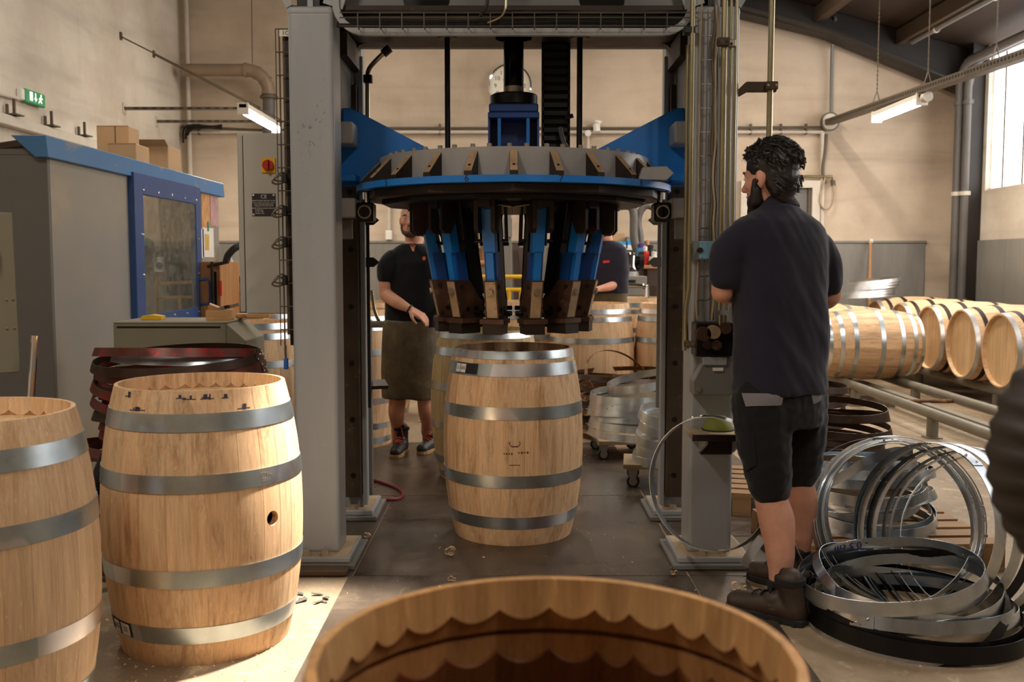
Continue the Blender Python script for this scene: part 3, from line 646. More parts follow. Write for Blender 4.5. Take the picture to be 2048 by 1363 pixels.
# bung hole bored through one stave of the left barrel
dirb = None
tgt = at(566, 1050, 3.36) - Vector((-1.135, 3.63, 0)); angb = math.atan2(tgt.y, tgt.x); zb = at(559, 1047, 3.36).z
for ch in [c for c in b2.children if c.name.startswith('stave')]:
    d = (ch.rotation_euler[2] - angb + PI) % (2 * PI) - PI
    if dirb is None or abs(d) < abs(dirb[1]): dirb = (ch, d)
ch = dirb[0]; ch.data = ch.data.copy()
cut = link(MB().cyl((.25, 0, zb), (.45, 0, zb), .026, 20).mesh('cutter', 'oak_toast'), 'cutter', None)
bo = ch.modifiers.new('bung', 'BOOLEAN'); bo.object = cut; bo.operation = 'DIFFERENCE'; bo.solver = 'EXACT'
wr_ = ch.rotation_euler[2]
cut.rotation_euler[2] = wr_; cut.location = b2.location
bpy.context.view_layer.update()
me = bpy.data.meshes.new_from_object(ch.evaluated_get(bpy.context.evaluated_depsgraph_get())); ch.modifiers.clear(); ch.data = me
bpy.data.objects.remove(cut)
# paper labels
sl_ = sticker(b2, P225, .117, -PI / 2 - .80, .155, .05, .0045, 'label_black', 'stock_label'); sticker(b2, P225, .117, -PI / 2 - .66, .05, .044, .0052, 'label_white', 'paper_tag', 'DATE\nLOTS', .011)
sticker(b2, P225, .117, -PI / 2 - .85, .045, .044, .0052, 'label_white', 'paper_tag', '605', .026)
sticker(bc, P225, .862, -PI / 2 - .80, .15, .05, .0045, 'label_black', 'stock_label'); sticker(bc, P225, .862, -PI / 2 - .99, .035, .042, .0052, 'label_white', 'paper_tag', '22', .02); sticker(bc, P225, .862, -PI / 2 - .86, .04, .042, .0052, 'label_white', 'paper_tag', '605', .022)
for (root, zc, ang, tx_) in ((bc, .655, -PI / 2 - .62, 'TITRA\n2021'), (bc, .325, -PI / 2 + .28, 'III\nTOSE'), (b2, .642, -PI / 2 + .93, 'TITRA\nJSO1')):
    t = text_mb(tx_, .018, Matrix.Identity(4), .0002); bend(t, P225, zc, ang, .0036); link(t.mesh('stamp', 'bolt_steel'), 'stamp', root)
# burnt mark on the barrel under the press: horns over two short lines
t = MB()
for s in (-1, 1): t.tube([(s * .004, 0, 0), (s * .018, .002, 0), (s * .026, .014, 0), (s * .022, .024, 0)], .0022, 5)
t.box((0, 0, 0), (.03, .006, .001)); [t.box((-.05 + .012 * k, -.035, 0), (.007, .010 if k % 2 else .006, .001)) for k in range(4)]; [t.box((.02 + .014 * k, -.03, 0), (.009, .010 if k % 2 else .005, .001)) for k in range(4)]; t.box((0, -.09, 0), (.05, .004, .001))
bend(t, P225, .50, -PI / 2 + .02, .0006); link(t.mesh('burnt_mark', 'burnt'), 'burnt_mark', bc)
# hammer marks: short inky dashes near the rim of the left barrel
t = MB(); rr = random.Random(4)
for k in range(11):
    x = rr.uniform(-.30, .34); y = rr.choice((-.022, -.02, .018, .022)); t.box((x, y, 0), (rr.uniform(.02, .05), .003, .0006)); t.box((x + rr.uniform(-.01, .01), y + .006, 0), (rr.uniform(.004, .016), rr.uniform(.006, .02), .0006))
bend(t, P225, .905, -PI / 2, .0006); o = link(t.mesh('driver_marks', 'ink_dark'), 'driver_marks', b2); o['kind'] = 'stuff'
# barrels standing farther back
PB = dict(H=1.03, re=.318, rb=.375); HBk = [(.06, .045), (.17, .045), (.36, .045), (.72, .045), (.90, .04), (.965, .04)]
BACK = [((.70, 8.75, 0), 'standing oak barrel behind the stack of rusty hoops', 41), ((1.45, 8.75, 0), 'standing oak barrel behind the dolly, next to the right press column', 42),
        ((1.30, 10.15, 0), 'standing oak barrel in the second row by the man at the bench', 43), ((.10, 9.2, 0), 'standing oak barrel behind the press tools in the middle', 44), ((.42, 10.0, 0), 'standing oak barrel in the second row near the yellow rail', 45),
        ((-1.27, 9.0, 0), 'standing oak barrel seen in the gap left of the standing man', 46),
        ((-1.77, 6.75, 0), 'standing oak barrel behind the grey electrical cabinet', 47), ((-1.25, 7.6, 0), 'standing oak barrel between the cabinet and the grey column', 48), ((-2.25, 9.2, 0), 'standing oak barrel in shadow by the wooden crate', 49)]
for loc, lb, sd in BACK:
    barrel(lb, loc, PB if sd != 47 else dict(H=.98, re=.31, rb=.37), HBk, seed=sd, near=False, n=26, heads=(.955,) if sd in (41, 42) else ((.90,) if sd == 47 else ()), group='barrels standing behind the press')
# ------------------------------------------------------------------ lying barrels on the pipe racks
PL = dict(H=.95, re=.325, rb=.376); HL = [(.022, .038), (.115, .04), (.30, .045), (.65, .045), (.835, .04), (.928, .038)]
hm = ['hoop_bright', 'dark_rust', 'dark_rust', 'dark_rust', 'dark_rust', 'hoop_bright']
lbn = ['nearest', 'second nearest', 'third nearest', 'fourth', 'fifth', 'farthest']
for k in range(6):
    y = 8.8 + .765 * k
    if y > 12.6: break
    barrel('oak barrel lying on the far rack, head to the aisle, %s of its row' % lbn[k], (4.30, y, .605), PL, HL, rot=(0, PI / 2, 0), near=False, n=26, heads=(.915, .053), seed=60 + k, hmat=hm, group='barrels lying on the far rack', mats=('oak_new', 'oak_new', 'oak_inside'))
P1 = dict(H=.95, re=.30, rb=.356)
for k, (y, lb) in enumerate(((10.1, 'oak barrel lying alone at the end of the empty pipe rack'), (10.9, 'oak barrel lying just behind the one at the end of the rack'), (11.65, 'oak barrel lying last on the near rack by the back wall'))):
    barrel(lb, (3.12, y, .56), P1, [(.022, .035), (.13, .04), (.26, .042), (.52, .045), (.72, .042), (.85, .042), (.93, .03)], rot=(0, PI / 2, 0), near=False, n=26, heads=(.89, .06), seed=80 + k, group='barrels lying on the near rack', mats=('oak_worn', 'oak_new', 'oak_inside'))
# ------------------------------------------------------------------ the hoop press
X0, YC = .008, 5.05
PR = thing('hoop_press', 'large grey and blue hydraulic barrel press with ring of tool arms', 'press', (X0, YC, 0))
def cylY(mb, c, r, d, n=16): return mb.cyl(c, (c[0], c[1] + d, c[2]), r, n)
def mir(p): return (2 * X0 - p[0], p[1], p[2])
ZT = at(620, 20, 4.5).z
for s in (-1, 1):
    sx = lambda x: X0 + s * (x - X0) if False else X0 + s * abs(x + X0 * 0)
    xi, xo = X0 + s * .798, X0 + s * .998
    lo, hi = min(xi, xo), max(xi, xo)
    c1 = MB().b2((lo, 4.5, .05), (hi, 4.7, ZT)).build('front_column', 'press_grey', PR, bevel=.02, seg=4, smooth=False)
    MB().b2((lo - .002, 4.498, at(620, 33, 4.5).z), (hi + .002, 4.702, ZT + .02)).build('column_cap', 'press_grey', c1, bevel=.02, seg=3)
    c2 = MB().b2((X0 + s * .81 if s > 0 else X0 - 1.0, 5.35, .05), (X0 + 1.0 if s > 0 else X0 - .81, 5.55, 3.0)).build('rear_column', 'press_grey', PR, bevel=.015, seg=3)
    # base plates with bolts
    for (yf, yb, xin) in ((4.42, 4.79, .74), (5.27, 5.63, .755)):
        a, b = sorted((X0 + s * xin, X0 + s * 1.07))
        p = MB().b2((a - .025, yf - .03, 0.006), (b + .025, yb + .03, .03)).build('sole_plate', 'press_grey_dark', PR, bevel=.004)
        p2 = MB().b2((a, yf, .03), (b, yb, .056)).build('base_plate', 'press_grey', PR, bevel=.004)
        MB().b2((a + .012, yf + .012, .0555), (b - .012, yb - .012, .0575)).build('dust_layer', 'dust_tan', p2)
        for bx in (.86, .945):
            hexbolt(MB(), (X0 + s * bx, yf + .035, .057), .019, .022).build('bolt', 'dusty_bolt', p2, smooth=False)
    # guide rail with bolt holes between the columns
    a, b = sorted((X0 + s * .815, X0 + s * .90))
    r_ = MB().b2((a, 5.27, .13), (b, 5.35, 2.3)).build('guide_rail', 'press_grime', PR, bevel=.004)
    for z in (.25, .55, .85, 1.15, 1.45, 1.75): MB().cyl((X0 + s * .855, 5.262, z), (X0 + s * .855, 5.2705, z), .013, 12).build('rail_bolt', 'black_steel', r_)
    a, b = sorted((X0 + s * .785, X0 + s * .812)); MB().b2((a, 5.30, .08), (b, 5.345, 2.45)).build('rail_cover', 'press_grey', PR, bevel=.004)
    # stop bar with pointed markers
    sb = MB().b2((X0 + s * .755 - .008, 5.2, at(740, 815, 5.2).z), (X0 + s * .755 + .008, 5.215, at(740, 440, 5.2).z)).build('stop_bar', 'black_steel' if s < 0 else 'press_grey_dark', PR)
    for v in (440, 524):
        z = at(755, v, 5.2).z
        MB().prism([(X0 + s * .765, 5.19, z - .025), (X0 + s * .725, 5.19, z - .025), (X0 + s * .695, 5.19, z), (X0 + s * .725, 5.19, z + .025), (X0 + s * .765, 5.19, z + .025)], (0, .02, 0)).build('pointer', 'press_grey_dark' if s > 0 else 'black_steel', sb)
    # carriage: blue gusset, guide blocks
    gz0, gz1 = at(700, 216, 5.0).z, at(700, 372, 5.0).z
    gp = MB().prism([(X0 + s * .86, 5.0, gz0), (X0 + s * .80, 5.0, gz0), (X0 + s * .41, 5.0, at(862, 299, 5.0).z), (X0 + s * .41, 5.0, 1.86), (X0 + s * .66, 5.0, 1.86), (X0 + s * .76, 5.0, gz1), (X0 + s * .86, 5.0, gz1)], (0, .03, 0)).build('gusset', 'press_blue', PR, bevel=.003)
    a, b = sorted((X0 + s * .76, X0 + s * .9)); MB().b2((a, 4.86, at(700, 362, 4.86).z), (b, 5.06, at(700, 347, 4.86).z)).build('carriage_foot', 'press_blue', PR, bevel=.004)
    for v0, v1, xx in ((243, 287, .765), (396, 435, .755)):
        za, zb_ = at(690, v1, 4.82).z, at(690, v0, 4.82).z; a, b = sorted((X0 + s * xx, X0 + s * .90))
        MB().b2((a, 4.80, za), (b, 4.99, zb_)).build('guide_block', 'ring_grey', PR, bevel=.006)
    a, b = sorted((X0 + s * .675, X0 + s * .755)); za, zb_ = at(728, 443, 4.82).z, at(728, 404, 4.82).z
    hb = MB().b2((a, 4.83, za), (b, 4.95, zb_)).build('head_block', 'black_steel', PR, bevel=.008)
    cylY(MB(), ((a + b) / 2 - s * .0, 4.822, (za + zb_) / 2), .033, .012, 20).build('port_ring', 'bolt_steel', hb, smooth=True); cylY(MB(), ((a + b) / 2, 4.819, (za + zb_) / 2), .026, .012, 20).build('port', 'black_gloss', hb, smooth=True)
    MB().cyl(((a + b) / 2, 4.89, zb_), ((a + b) / 2, 4.89, zb_ + .07), .02, 14).build('piston_pin', 'chrome', hb, smooth=True); MB().cyl(((a + b) / 2, 4.89, zb_ + .05), ((a + b) / 2, 4.89, 1.76), .04, 16).build('piston_sleeve', 'black_gloss', hb, smooth=True)
    a, b = sorted((X0 + s * .79, X0 + s * .86)); MB().b2((a, 4.9, at(690, 478, 4.9).z), (b, 4.95, at(690, 437, 4.9).z)).build('carriage_tail', 'pipe_grey', PR, bevel=.003)
# wooden plank in front of left base
MB().b2((X0 - 1.14, 4.30, .006), (X0 - .735, 4.385, .032)).build('packing_board', 'purlin_wood', PR, bevel=.006)
# top beam
zfl = at(1027, 70, 4.5).z; zft = at(1027, 56, 4.5).z; th = zft - zfl; zs = 2.505
path = []; Rc = .14; zs = 2.495
for s in (-1,):
    pass
pts = [(X0 - .80, zfl + Rc + .03)] + [(X0 - .80 + Rc * (1 - math.cos(q)), zfl + Rc - Rc * math.sin(q)) for q in [PI / 2 * k / 8 for k in range(9)]]
ptsR = [(2 * X0 - x, z) for x, z in reversed(pts)]; full = pts + ptsR
mb = MB(); n = len(full); P = []
for k, (x, z) in enumerate(full):
    t = Vector((full[min(k + 1, n - 1)][0] - full[max(k - 1, 0)][0], full[min(k + 1, n - 1)][1] - full[max(k - 1, 0)][1])).normalized(); nr = Vector((-t.y, t.x))
    P += [(x, 4.5, z), (x, 4.53, z), (x + nr.x * th, 4.53, z + nr.y * th), (x + nr.x * th, 4.5, z + nr.y * th)]
F = []
for k in range(n - 1): F += [(4 * k + j, 4 * k + (j + 1) % 4, 4 * k + 4 + (j + 1) % 4, 4 * k + 4 + j) for j in range(4)]
F += [(0, 1, 2, 3), (4 * n - 4, 4 * n - 3, 4 * n - 2, 4 * n - 1)]
mb.add(P, F).build('beam_flange', 'press_grey', PR, smooth=True)
bm_ = MB().b2((X0 - 1.0, 4.53, zs), (X0 + 1.0, 5.34, zs + .02)).build('beam_soffit', 'dark_rust', PR)  # underside shade put into the dark colour, corner fillets alike
for s in (-1, 1):
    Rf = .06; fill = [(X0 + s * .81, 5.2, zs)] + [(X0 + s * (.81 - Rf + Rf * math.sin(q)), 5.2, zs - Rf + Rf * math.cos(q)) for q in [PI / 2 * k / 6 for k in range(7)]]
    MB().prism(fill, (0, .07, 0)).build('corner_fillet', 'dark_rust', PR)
    a, b = sorted((X0 + s * .8, X0 + s * 1.0)); MB().b2((a, 4.9, zs - .12), (b, 5.35, zs)).build('side_web', 'press_grime', PR)  # darker material takes in part of the shadow between the columns
    a, b = sorted((X0 + s * .84, X0 + s * 1.0)); MB().b2((a, 4.72, 1.95), (b, 5.34, 2.48)).build('shade_sheet', 'black_steel', PR)  # black sheet standing in for shadow and dark parts between the columns
MB().b2((X0 - 1.0, 5.31, zs), (X0 + 1.0, 5.35, 3.1)).build('rear_fascia', 'press_grey_dark', PR)
fs = MB().b2((X0 - .80, 4.60, zs), (X0 + .80, 4.63, 3.05)).build('beam_fascia', 'press_grey_dark', PR)
cuts = []
for u0, u1 in ((806, 900), (1158, 1250)):
    p0 = at(u0, 8, 4.6); p1 = at(u1, 8, 4.6); r = .045; zc_ = at(850, 0, 4.6).z
    pl = [(p1.x - r + r * math.cos(q), 4.5, zc_ + r * math.sin(q)) for q in [-PI / 2 + PI * k / 8 for k in range(9)]] + [(p0.x + r + r * math.cos(q), 4.5, zc_ + r * math.sin(q)) for q in [PI / 2 + PI * k / 8 for k in range(9)]]
    c_ = MB().prism(pl, (0, .3, 0)).build('cutter', 'black_steel'); cuts.append(c_)
    bo = fs.modifiers.new('slot', 'BOOLEAN'); bo.object = c_; bo.operation = 'DIFFERENCE'; bo.solver = 'EXACT'
bpy.context.view_layer.update()
me = bpy.data.meshes.new_from_object(fs.evaluated_get(bpy.context.evaluated_depsgraph_get())); fs.modifiers.clear(); fs.data = me
for c_ in cuts: bpy.data.objects.remove(c_)
# gusset stiffeners over the columns
for s in (-1, 1):
    MB().bar((X0 + s * .80, 4.52, ZT + .02), (X0 + s * .70, 4.52, ZT + .32), .012, .09, (s, 0, .3)).build('top_strut', 'press_grey', PR)
    MB().bar((X0 + s * .99, 4.52, ZT + .02), (X0 + s * 1.06, 4.52, ZT + .14), .012, .03, (s, 0, .3)).build('top_strut', 'press_grey', PR)
    MB().b2((X0 + s * .90 - .012, 4.52, ZT), (X0 + s * .90 + .012, 4.68, ZT + .4)).build('top_rib', 'press_grey', PR)
    MB().b2((X0 + s * .9 - .1, 4.72, ZT), (X0 + s * .9 + .1, 5.3, ZT + .5)).build('top_box', 'black_steel', PR)
# wire cable basket along the beam
wb_ = MB(); zz = [at(1000, v, 4.46).z for v in (25, 35, 52)]
for z in zz: wb_.cyl((X0 - .76, 4.46, z), (X0 + .80, 4.46, z), .0028, 6)
bk = wb_.build('cable_basket', 'tray_steel', PR)
kk = 0
while True:
    u = 715.5 + 44.2 * kk
    if u > 1375: break
    x = at(u, 40, 4.46).x; MB().tube([(x, 4.58, zz[2] - .004), (x, 4.457, zz[2] - .004), (x, 4.457, zz[0])], .0028, 6).build('basket_wire', 'tray_steel', bk); kk += 1
for k, (dz, r) in enumerate(((.012, .009), (.03, .011), (.05, .008), (.02, .01))):
    MB().tube(smoothpath([(X0 - .78, 4.5 + .015 * k, zz[2] + dz), (X0 - .3, 4.51 + .015 * k, zz[2] + dz * .7), (X0 + .2, 4.5 + .012 * k, zz[2] + dz * 1.1), (X0 + .78, 4.51 + .015 * k, zz[2] + dz)], 6), r, 6).build('cable', 'black_rubber', bk, smooth=True)
MB().tube(smoothpath([at(1012, 0, 4.44), at(1010, 20, 4.44), at(1000, 35, 4.45), at(975, 46, 4.46)], 5), .005, 6).build('yellow_wire', 'pipe_brass', bk, smooth=True)
MB().tube(smoothpath([at(975, 0, 4.44), at(972, 15, 4.44), at(960, 32, 4.46)], 5), .008, 6).build('cable', 'black_rubber', bk, smooth=True)
# ram and guide rods
zr_ = at(1027, 190, YC).z
ram = MB().cyl((X0, YC, zr_), (X0, YC, 2.8), .05, 28).build('ram_piston', 'black_gloss', PR, smooth=True)
MB().cyl((X0 - .0, YC, zr_), (X0, YC, at(1027, 173, YC).z), .034, 20).cyl((X0, YC, zr_), (X0, YC, at(1027, 174, YC).z), .0505, 28).build('ram_sleeve', 'bolt_steel', ram, smooth=True)
MB().lathe([(.0, 0), (.112, 0), (.118, .006), (.118, at(1027, 190, YC).z - at(1027, 214, YC).z - .006), (.112, at(1027, 190, YC).z - at(1027, 214, YC).z), (0, at(1027, 190, YC).z - at(1027, 214, YC).z)], 32, (X0, YC, at(1027, 214, YC).z)).build('ram_collar', 'black_steel', PR, smooth=True)
z1, z2, z3 = at(1027, 214, YC).z, at(1027, 231, YC).z, at(1027, 243, YC).z
MB().b2((X0 - .12, YC - .12, z2), (X0 + .12, YC + .12, z1)).build('ram_block', 'press_blue_shaded', PR, bevel=.006)
MB().b2((X0 - .125, YC - .125, z3), (X0 + .125, YC + .125, z2)).build('ram_block', 'press_blue_shaded', PR, bevel=.004)
for (xx, yy) in ((-.07, -.11), (.07, -.11)): MB().b2((X0 + xx - .008, YC - .12, 1.88), (X0 + xx + .008, YC + .1, z3)).build('ram_rib', 'press_blue', PR)
MB().b2((X0 - .125, YC + .02, 1.88), (X0 + .125, YC + .04, z3)).build('ram_web', 'press_blue_shaded', PR); MB().b2((X0 - .125, YC - .11, 1.88), (X0 - .115, YC + .11, z3)).build('ram_rib', 'press_blue_shaded', PR); MB().b2((X0 + .115, YC - .11, 1.88), (X0 + .125, YC + .11, z3)).build('ram_rib', 'press_blue_shaded', PR)
for s in (-1, 1):
    gr = MB().cyl((X0 + s * .328, YC, 1.85), (X0 + s * .328, YC, 2.6), .0145, 14).build('guide_rod', 'black_steel', PR, smooth=True)
    MB().cyl((X0 + s * .328, YC, zs - .012), (X0 + s * .328, YC, zs), .048, 20).build('rod_flange', 'black_steel', gr, smooth=True)
    MB().cyl((X0 + s * .0 , YC, zs - .01), (X0, YC, zs), .09, 24).build('gland', 'black_steel', PR)
# energy chain behind the ram
ec = None
xa, xb = at(1083, 200, 5.22).x, at(1140, 200, 5.22).x
ch_ = MB().b2((xa, 5.2, 1.9), (xa + .012, 5.26, 2.5)).b2((xb - .012, 5.2, 1.9), (xb, 5.26, 2.5)).b2((xa, 5.25, 1.9), (xb, 5.262, 2.5)).build('energy_chain', 'black_plastic', PR)
z = 1.92
while z < 2.48: MB().b2((xa + .004, 5.2, z), (xb - .004, 5.214, z + .028)).build('chain_link', 'black_plastic', ch_, bevel=.003); z += .042
MB().tube(smoothpath([at(1120, 255, 5.15), at(1124, 272, 5.14), at(1128, 285, 5.12), at(1136, 298, 5.1)], 5), [.012] * 16, 8).build('hose_end', 'duct_grey', PR, smooth=True)
MB().bar(at(1130, 236, 5.18), at(1146, 231, 5.18), .02, .02).build('sensor_arm', 'black_steel', PR)
# pipe from beam down the left rear column
MB().tube(smoothpath([at(772, 102, 5.2), at(755, 118, 5.22), at(740, 135, 5.25), at(735, 150, 5.28), at(735, 175, 5.28), at(735, 260, 5.28)], 5), .012, 10).build('hydraulic_pipe', 'pipe_brass', PR, smooth=True)
MB().cyl(at(780, 96, 5.2), at(766, 108, 5.2), .022, 6).build('pipe_nut', 'black_steel', PR); MB().box(at(736, 158, 5.27), (.045, .04, .04)).build('pipe_clamp', 'black_steel', PR, bevel=.003)
# ---- ring and disc
RO, RB_ = .668, .778
ZD0, ZD1, ZR = at(1027, 362.5, YC - RB_).z, at(1027, 348.5, YC - RB_).z, at(1027, 292, YC - RO).z
MB().lathe([(.54, ZD1), (RO, ZD1), (RO, ZR), (.54, ZR), (.54, ZD1)], 96, (X0, YC, 0)).build('ring', 'ring_grey', PR, smooth=True)
MB().lathe([(.02, ZR - .03), (.56, ZR - .03), (.56, ZR - .01), (.02, ZR - .01)], 48, (X0, YC, 0)).build('ring_web', 'press_grey_dark', PR)
disc = MB().lathe([(.12, ZD0), (RB_, ZD0), (RB_, ZD1), (.12, ZD1), (.12, ZD0)], 96, (X0, YC, 0)).build('tool_disc', 'press_blue', PR, smooth=True)
gm = None
prof = [(RO - .002, ZD1), (RB_ - .018, ZD1), (RB_ - .018, ZD1 + .018), (RO - .002, ZR - .02)]
gme = MB().prism([(r, -.018, z) for r, z in prof], (0, .036, 0)).mesh('gusset_rib', 'dark_rust')
tpe = MB(); p0 = Vector((RB_ - .0175, 0, ZD1 + .018)); p1 = Vector((RO - .002, 0, ZR - .02)); nn = Vector((p1.z - p0.z, 0, p0.x - p1.x)).normalized()
tpe.prism([p0 + nn * .0012 + Vector((0, -.0165, 0)), p0 + nn * .0012 + Vector((0, .0165, 0)), p1 + nn * .0012 + Vector((0, .0165, 0)), p1 + nn * .0012 + Vector((0, -.0165, 0))], nn * .003); tme = tpe.mesh('rib_face', 'worn_tan')
hole = MB().cyl(p0 * .72 + p1 * .28 + nn * .003, p0 * .72 + p1 * .28 + nn * .0055, .006, 10).mesh('rib_hole', 'black_steel')
bme = MB().cyl((.625, 0, ZR), (.625, 0, ZR + .018), .011, 12).mesh('ring_bolt', 'bolt_steel')
sme = hexbolt(MB(), (RO, 0, ZR - .035), .009, .01, (1, 0, 0)).mesh('ring_screw', 'bolt_steel')
for k in range(24):
    a = -PI / 2 + k * PI / 12
    o = link(gme, 'gusset_rib', PR, (0, 0, 0), (0, 0, a)); link(tme, 'rib_face', o); link(hole, 'rib_hole', o)
    for da in (-.06, .06): link(bme, 'ring_bolt', PR, (0, 0, 0), (0, 0, a + da + .03))
for k in range(8): link(sme, 'ring_screw', PR, (0, 0, 0), (0, 0, -PI / 2 + k * PI / 4 + .0))
for ch in PR.children:
    if ch.name.startswith(('gusset_rib', 'ring_bolt', 'ring_screw')): ch.location = (0, 0, 0)
for a, tx_ in ((-PI / 2 - PI / 4 - .04, '5'), (-PI / 2 - PI / 12, '6'), (-PI / 2 + PI / 12, '7'), (-PI / 2 + PI / 4 + .04, '8')):
    t = text_mb(tx_, .042, Matrix.Identity(4), .0002); zc_ = (ZD0 + ZD1) / 2
    t.v = [((RB_ + .0008 + z) * math.cos(a + x / RB_), (RB_ + .0008 + z) * math.sin(a + x / RB_), zc_ + y) for x, y, z in t.v]
    link(t.mesh('arm_number', 'black_plastic'), 'arm_number', disc)
# pointed bar on the ring, right
zp = at(1305, 350, 4.72).z
MB().prism([(X0 + .57, 4.62, zp - .03), (X0 + .70, 4.62, zp - .032), (X0 + .735, 4.62, zp - .0), (X0 + .70, 4.62, zp + .032), (X0 + .59, 4.62, zp + .028)], (0, .05, 0)).build('pointed_bar', 'ring_grey', PR, bevel=.003)
# dark slabs under the disc
def octa(r, z0, z1, n=12, off=.2618):
    return MB().prism([(X0 + r * math.cos(off + 2 * PI * k / n), YC + r * math.sin(off + 2 * PI * k / n), z0) for k in range(n)], (0, 0, z1 - z0))
octa(.745, ZD0 - .04, ZD0 - .001, 12, 0).build('lower_slab', 'dark_rust', PR, bevel=.003)
octa(.66, ZD0 - .062, ZD0 - .04, 12, .26).build('lower_slab', 'black_steel', PR, bevel=.003)
octa(.42, ZD0 - .085, ZD0 - .062, 12, .26).build('lower_slab', 'black_steel', PR)
MB().tube([(X0 - .09, 4.6, ZD0 - .075), (X0 - .01, 4.58, ZD0 - .09), (X0 - .01, 4.58, ZD0 - .12)], .005, 6).tube([(X0 + .09, 4.6, ZD0 - .075), (X0 + .0, 4.58, ZD0 - .09)], .005, 6).build('grease_line', 'bolt_steel', PR)
# ---- tool arms (12)
zt = ZD0 - .062
def P2(lst, y0, y1): return MB().prism([(r, y0, z) for r, z in lst], (0, y1 - y0, 0))
tilt = math.atan2(.485 - .412, 1.68 - 1.29)
def slab(r0, z0, r1, z1, wt, dr, dy=0):
    """box along the lever line: outer face from (r0,z0) down to (r1,z1), width wt tangential, depth dr inwards"""
    return MB().prism([(r0, dy - wt / 2, z0), (r0 - dr, dy - wt / 2, z0), (r1 - dr, dy - wt / 2, z1), (r1, dy - wt / 2, z1)], (0, wt, 0))
def lev(z): return .412 + (.485 - .412) * (z - 1.29) / (1.68 - 1.29)
arm_meshes = []
def AM(name, mb, m, par=None, **k): arm_meshes.append((name, mb.mesh(name, m, **k), par))
for s in (-1, 1):
    AM('bracket_plate', P2([(.518, zt), (.518, 1.535), (.50, 1.515), (.46, 1.515), (.44, 1.56), (.40, 1.66), (.40, zt)], s * .030, s * .050), 'dark_rust')
AM('bracket_head', P2([(.53, zt), (.53, zt - .03), (.41, zt - .03), (.41, zt)], -.03, .03), 'dark_rust')
AM('lever', slab(lev(1.675), 1.675, lev(1.62), 1.62, .034, .05), 'press_blue')
AM('lever', slab(lev(1.63), 1.63, lev(1.425), 1.425, .056, .05), 'press_blue')
AM('lever', slab(lev(1.43), 1.43, lev(1.27), 1.27, .036, .09), 'press_blue')
AM('lever_web', slab(lev(1.43) - .02, 1.43, lev(1.27) - .02, 1.27, .062, .05), 'press_blue_shaded')
AM('tie_bar', MB().prism([(.38, -.022, 1.70), (.33, -.022, 1.70), (.235, -.022, 1.22), (.30, -.022, 1.22)], (0, .044, 0)), 'black_steel')
AM('shoe_block', P2([(.425, 1.297), (.385, 1.117), (.25, 1.117), (.245, 1.19), (.33, 1.297)], -.032, .032), 'rust_steel')
AM('shoe_face', slab(.4265, 1.29, .3865, 1.122, .05, .004), 'worn_tan')
AM('shoe', MB().prism([(.40, -.058, 1.115), (.40, .058, 1.115), (.26, .052, 1.115), (.26, -.052, 1.115)], (0, 0, -.022)), 'rust_steel')
AM('shoe', MB().prism([(.395, -.046, 1.093), (.395, .046, 1.093), (.27, .042, 1.093), (.27, -.042, 1.093)], (0, 0, -.05)), 'dark_rust')
AM('cross_pin', MB().cyl((.29, -.068, 1.14), (.29, .068, 1.14), .012, 10), 'black_steel')
hb_ = MB(); zq = 1.243; rq = .4265 - .04 * (1.29 - zq) / .168; hexbolt(hb_, (rq, 0, zq), .015, .012, (1, 0, -.2)); AM('shoe_bolt', hb_, 'bolt_steel')
for s in (-1, 1):
    for (r, z, rr) in ((.385, 1.268, .010), (.345, 1.16, .011), (.375, 1.135, .008), (.29, 1.16, .014)):
        AM('side_bolt', MB().cyl((r, s * .032, z), (r, s * .038, z), rr, 10), 'black_steel' if rr > .0105 else 'dark_rust')
    AM('strut', MB().tube([(.43, s * .075, 1.66), (.40, s * .072, 1.48)], .007, 6).cyl((.40, s * .05, 1.48), (.40, s * .08, 1.48), .009, 8), 'black_steel')
for k in range(12):
    a = -PI / 2 + PI / 12 + k * PI / 6
    arm = bpy.data.objects.new('tool_arm', None); C.objects.link(arm); arm.parent = PR; arm.rotation_euler = (0, 0, a); arm.empty_display_size = .05
    for nm, me, par in arm_meshes: link(me, nm, arm)
    if k in (0, 1, 10, 11):
        tx_ = {0: '7', 1: '8', 11: '6', 10: '5'}[k]; z = 1.648; r = lev(z) + .001
        t = text_mb(tx_, .034, face_frame((r, 0, z), (0, 1, 0), (.18, 0, 1))); link(t.mesh('arm_number', 'black_plastic'), 'arm_number', arm)
# ---- fittings on the right front column
xr = X0 + .798
def vpipe(u, Y, r, vt, vb, m='pipe_brass', nm='hydraulic_pipe', bends=()):
    x = at(u, (max(vt, 0) + vb) / 2, Y).x; return MB().tube([(x, Y, at(u, vt, Y).z)] + [(x, Y, at(u, vb, Y).z)] + [at(*b, Y) for b in bends], r, 12).build(nm, m, PR, smooth=True)
vpipe(1382, 4.44, .011, -60, 545, bends=((1378, 575), (1372, 612), (1371, 650), (1372, 680)))
vpipe(1372, 4.6, .009, 90, 700)
vpipe(1445, 4.40, .013, -60, 620); vpipe(1458, 4.40, .0062, -60, 620); vpipe(1468, 4.40, .0062, -60, 620)
MB().box(at(1447, 84, 4.385), (.056, .03, .036)).build('pipe_clamp', 'press_grime', PR, bevel=.006, seg=2); MB().box(at(1464, 87, 4.385), (.03, .03, .03)).build('pipe_clamp', 'bolt_steel', PR, bevel=.003)
for u, v in ((1438, 83), (1454, 83), (1463, 87)): cylY(MB(), at(u, v, 4.366), .006, .006, 10).build('clamp_screw', 'black_steel', PR)
MB().box(at(1378, 62, 4.46), (.05, .06, .03)).build('pipe_clamp', 'black_steel', PR, bevel=.003)
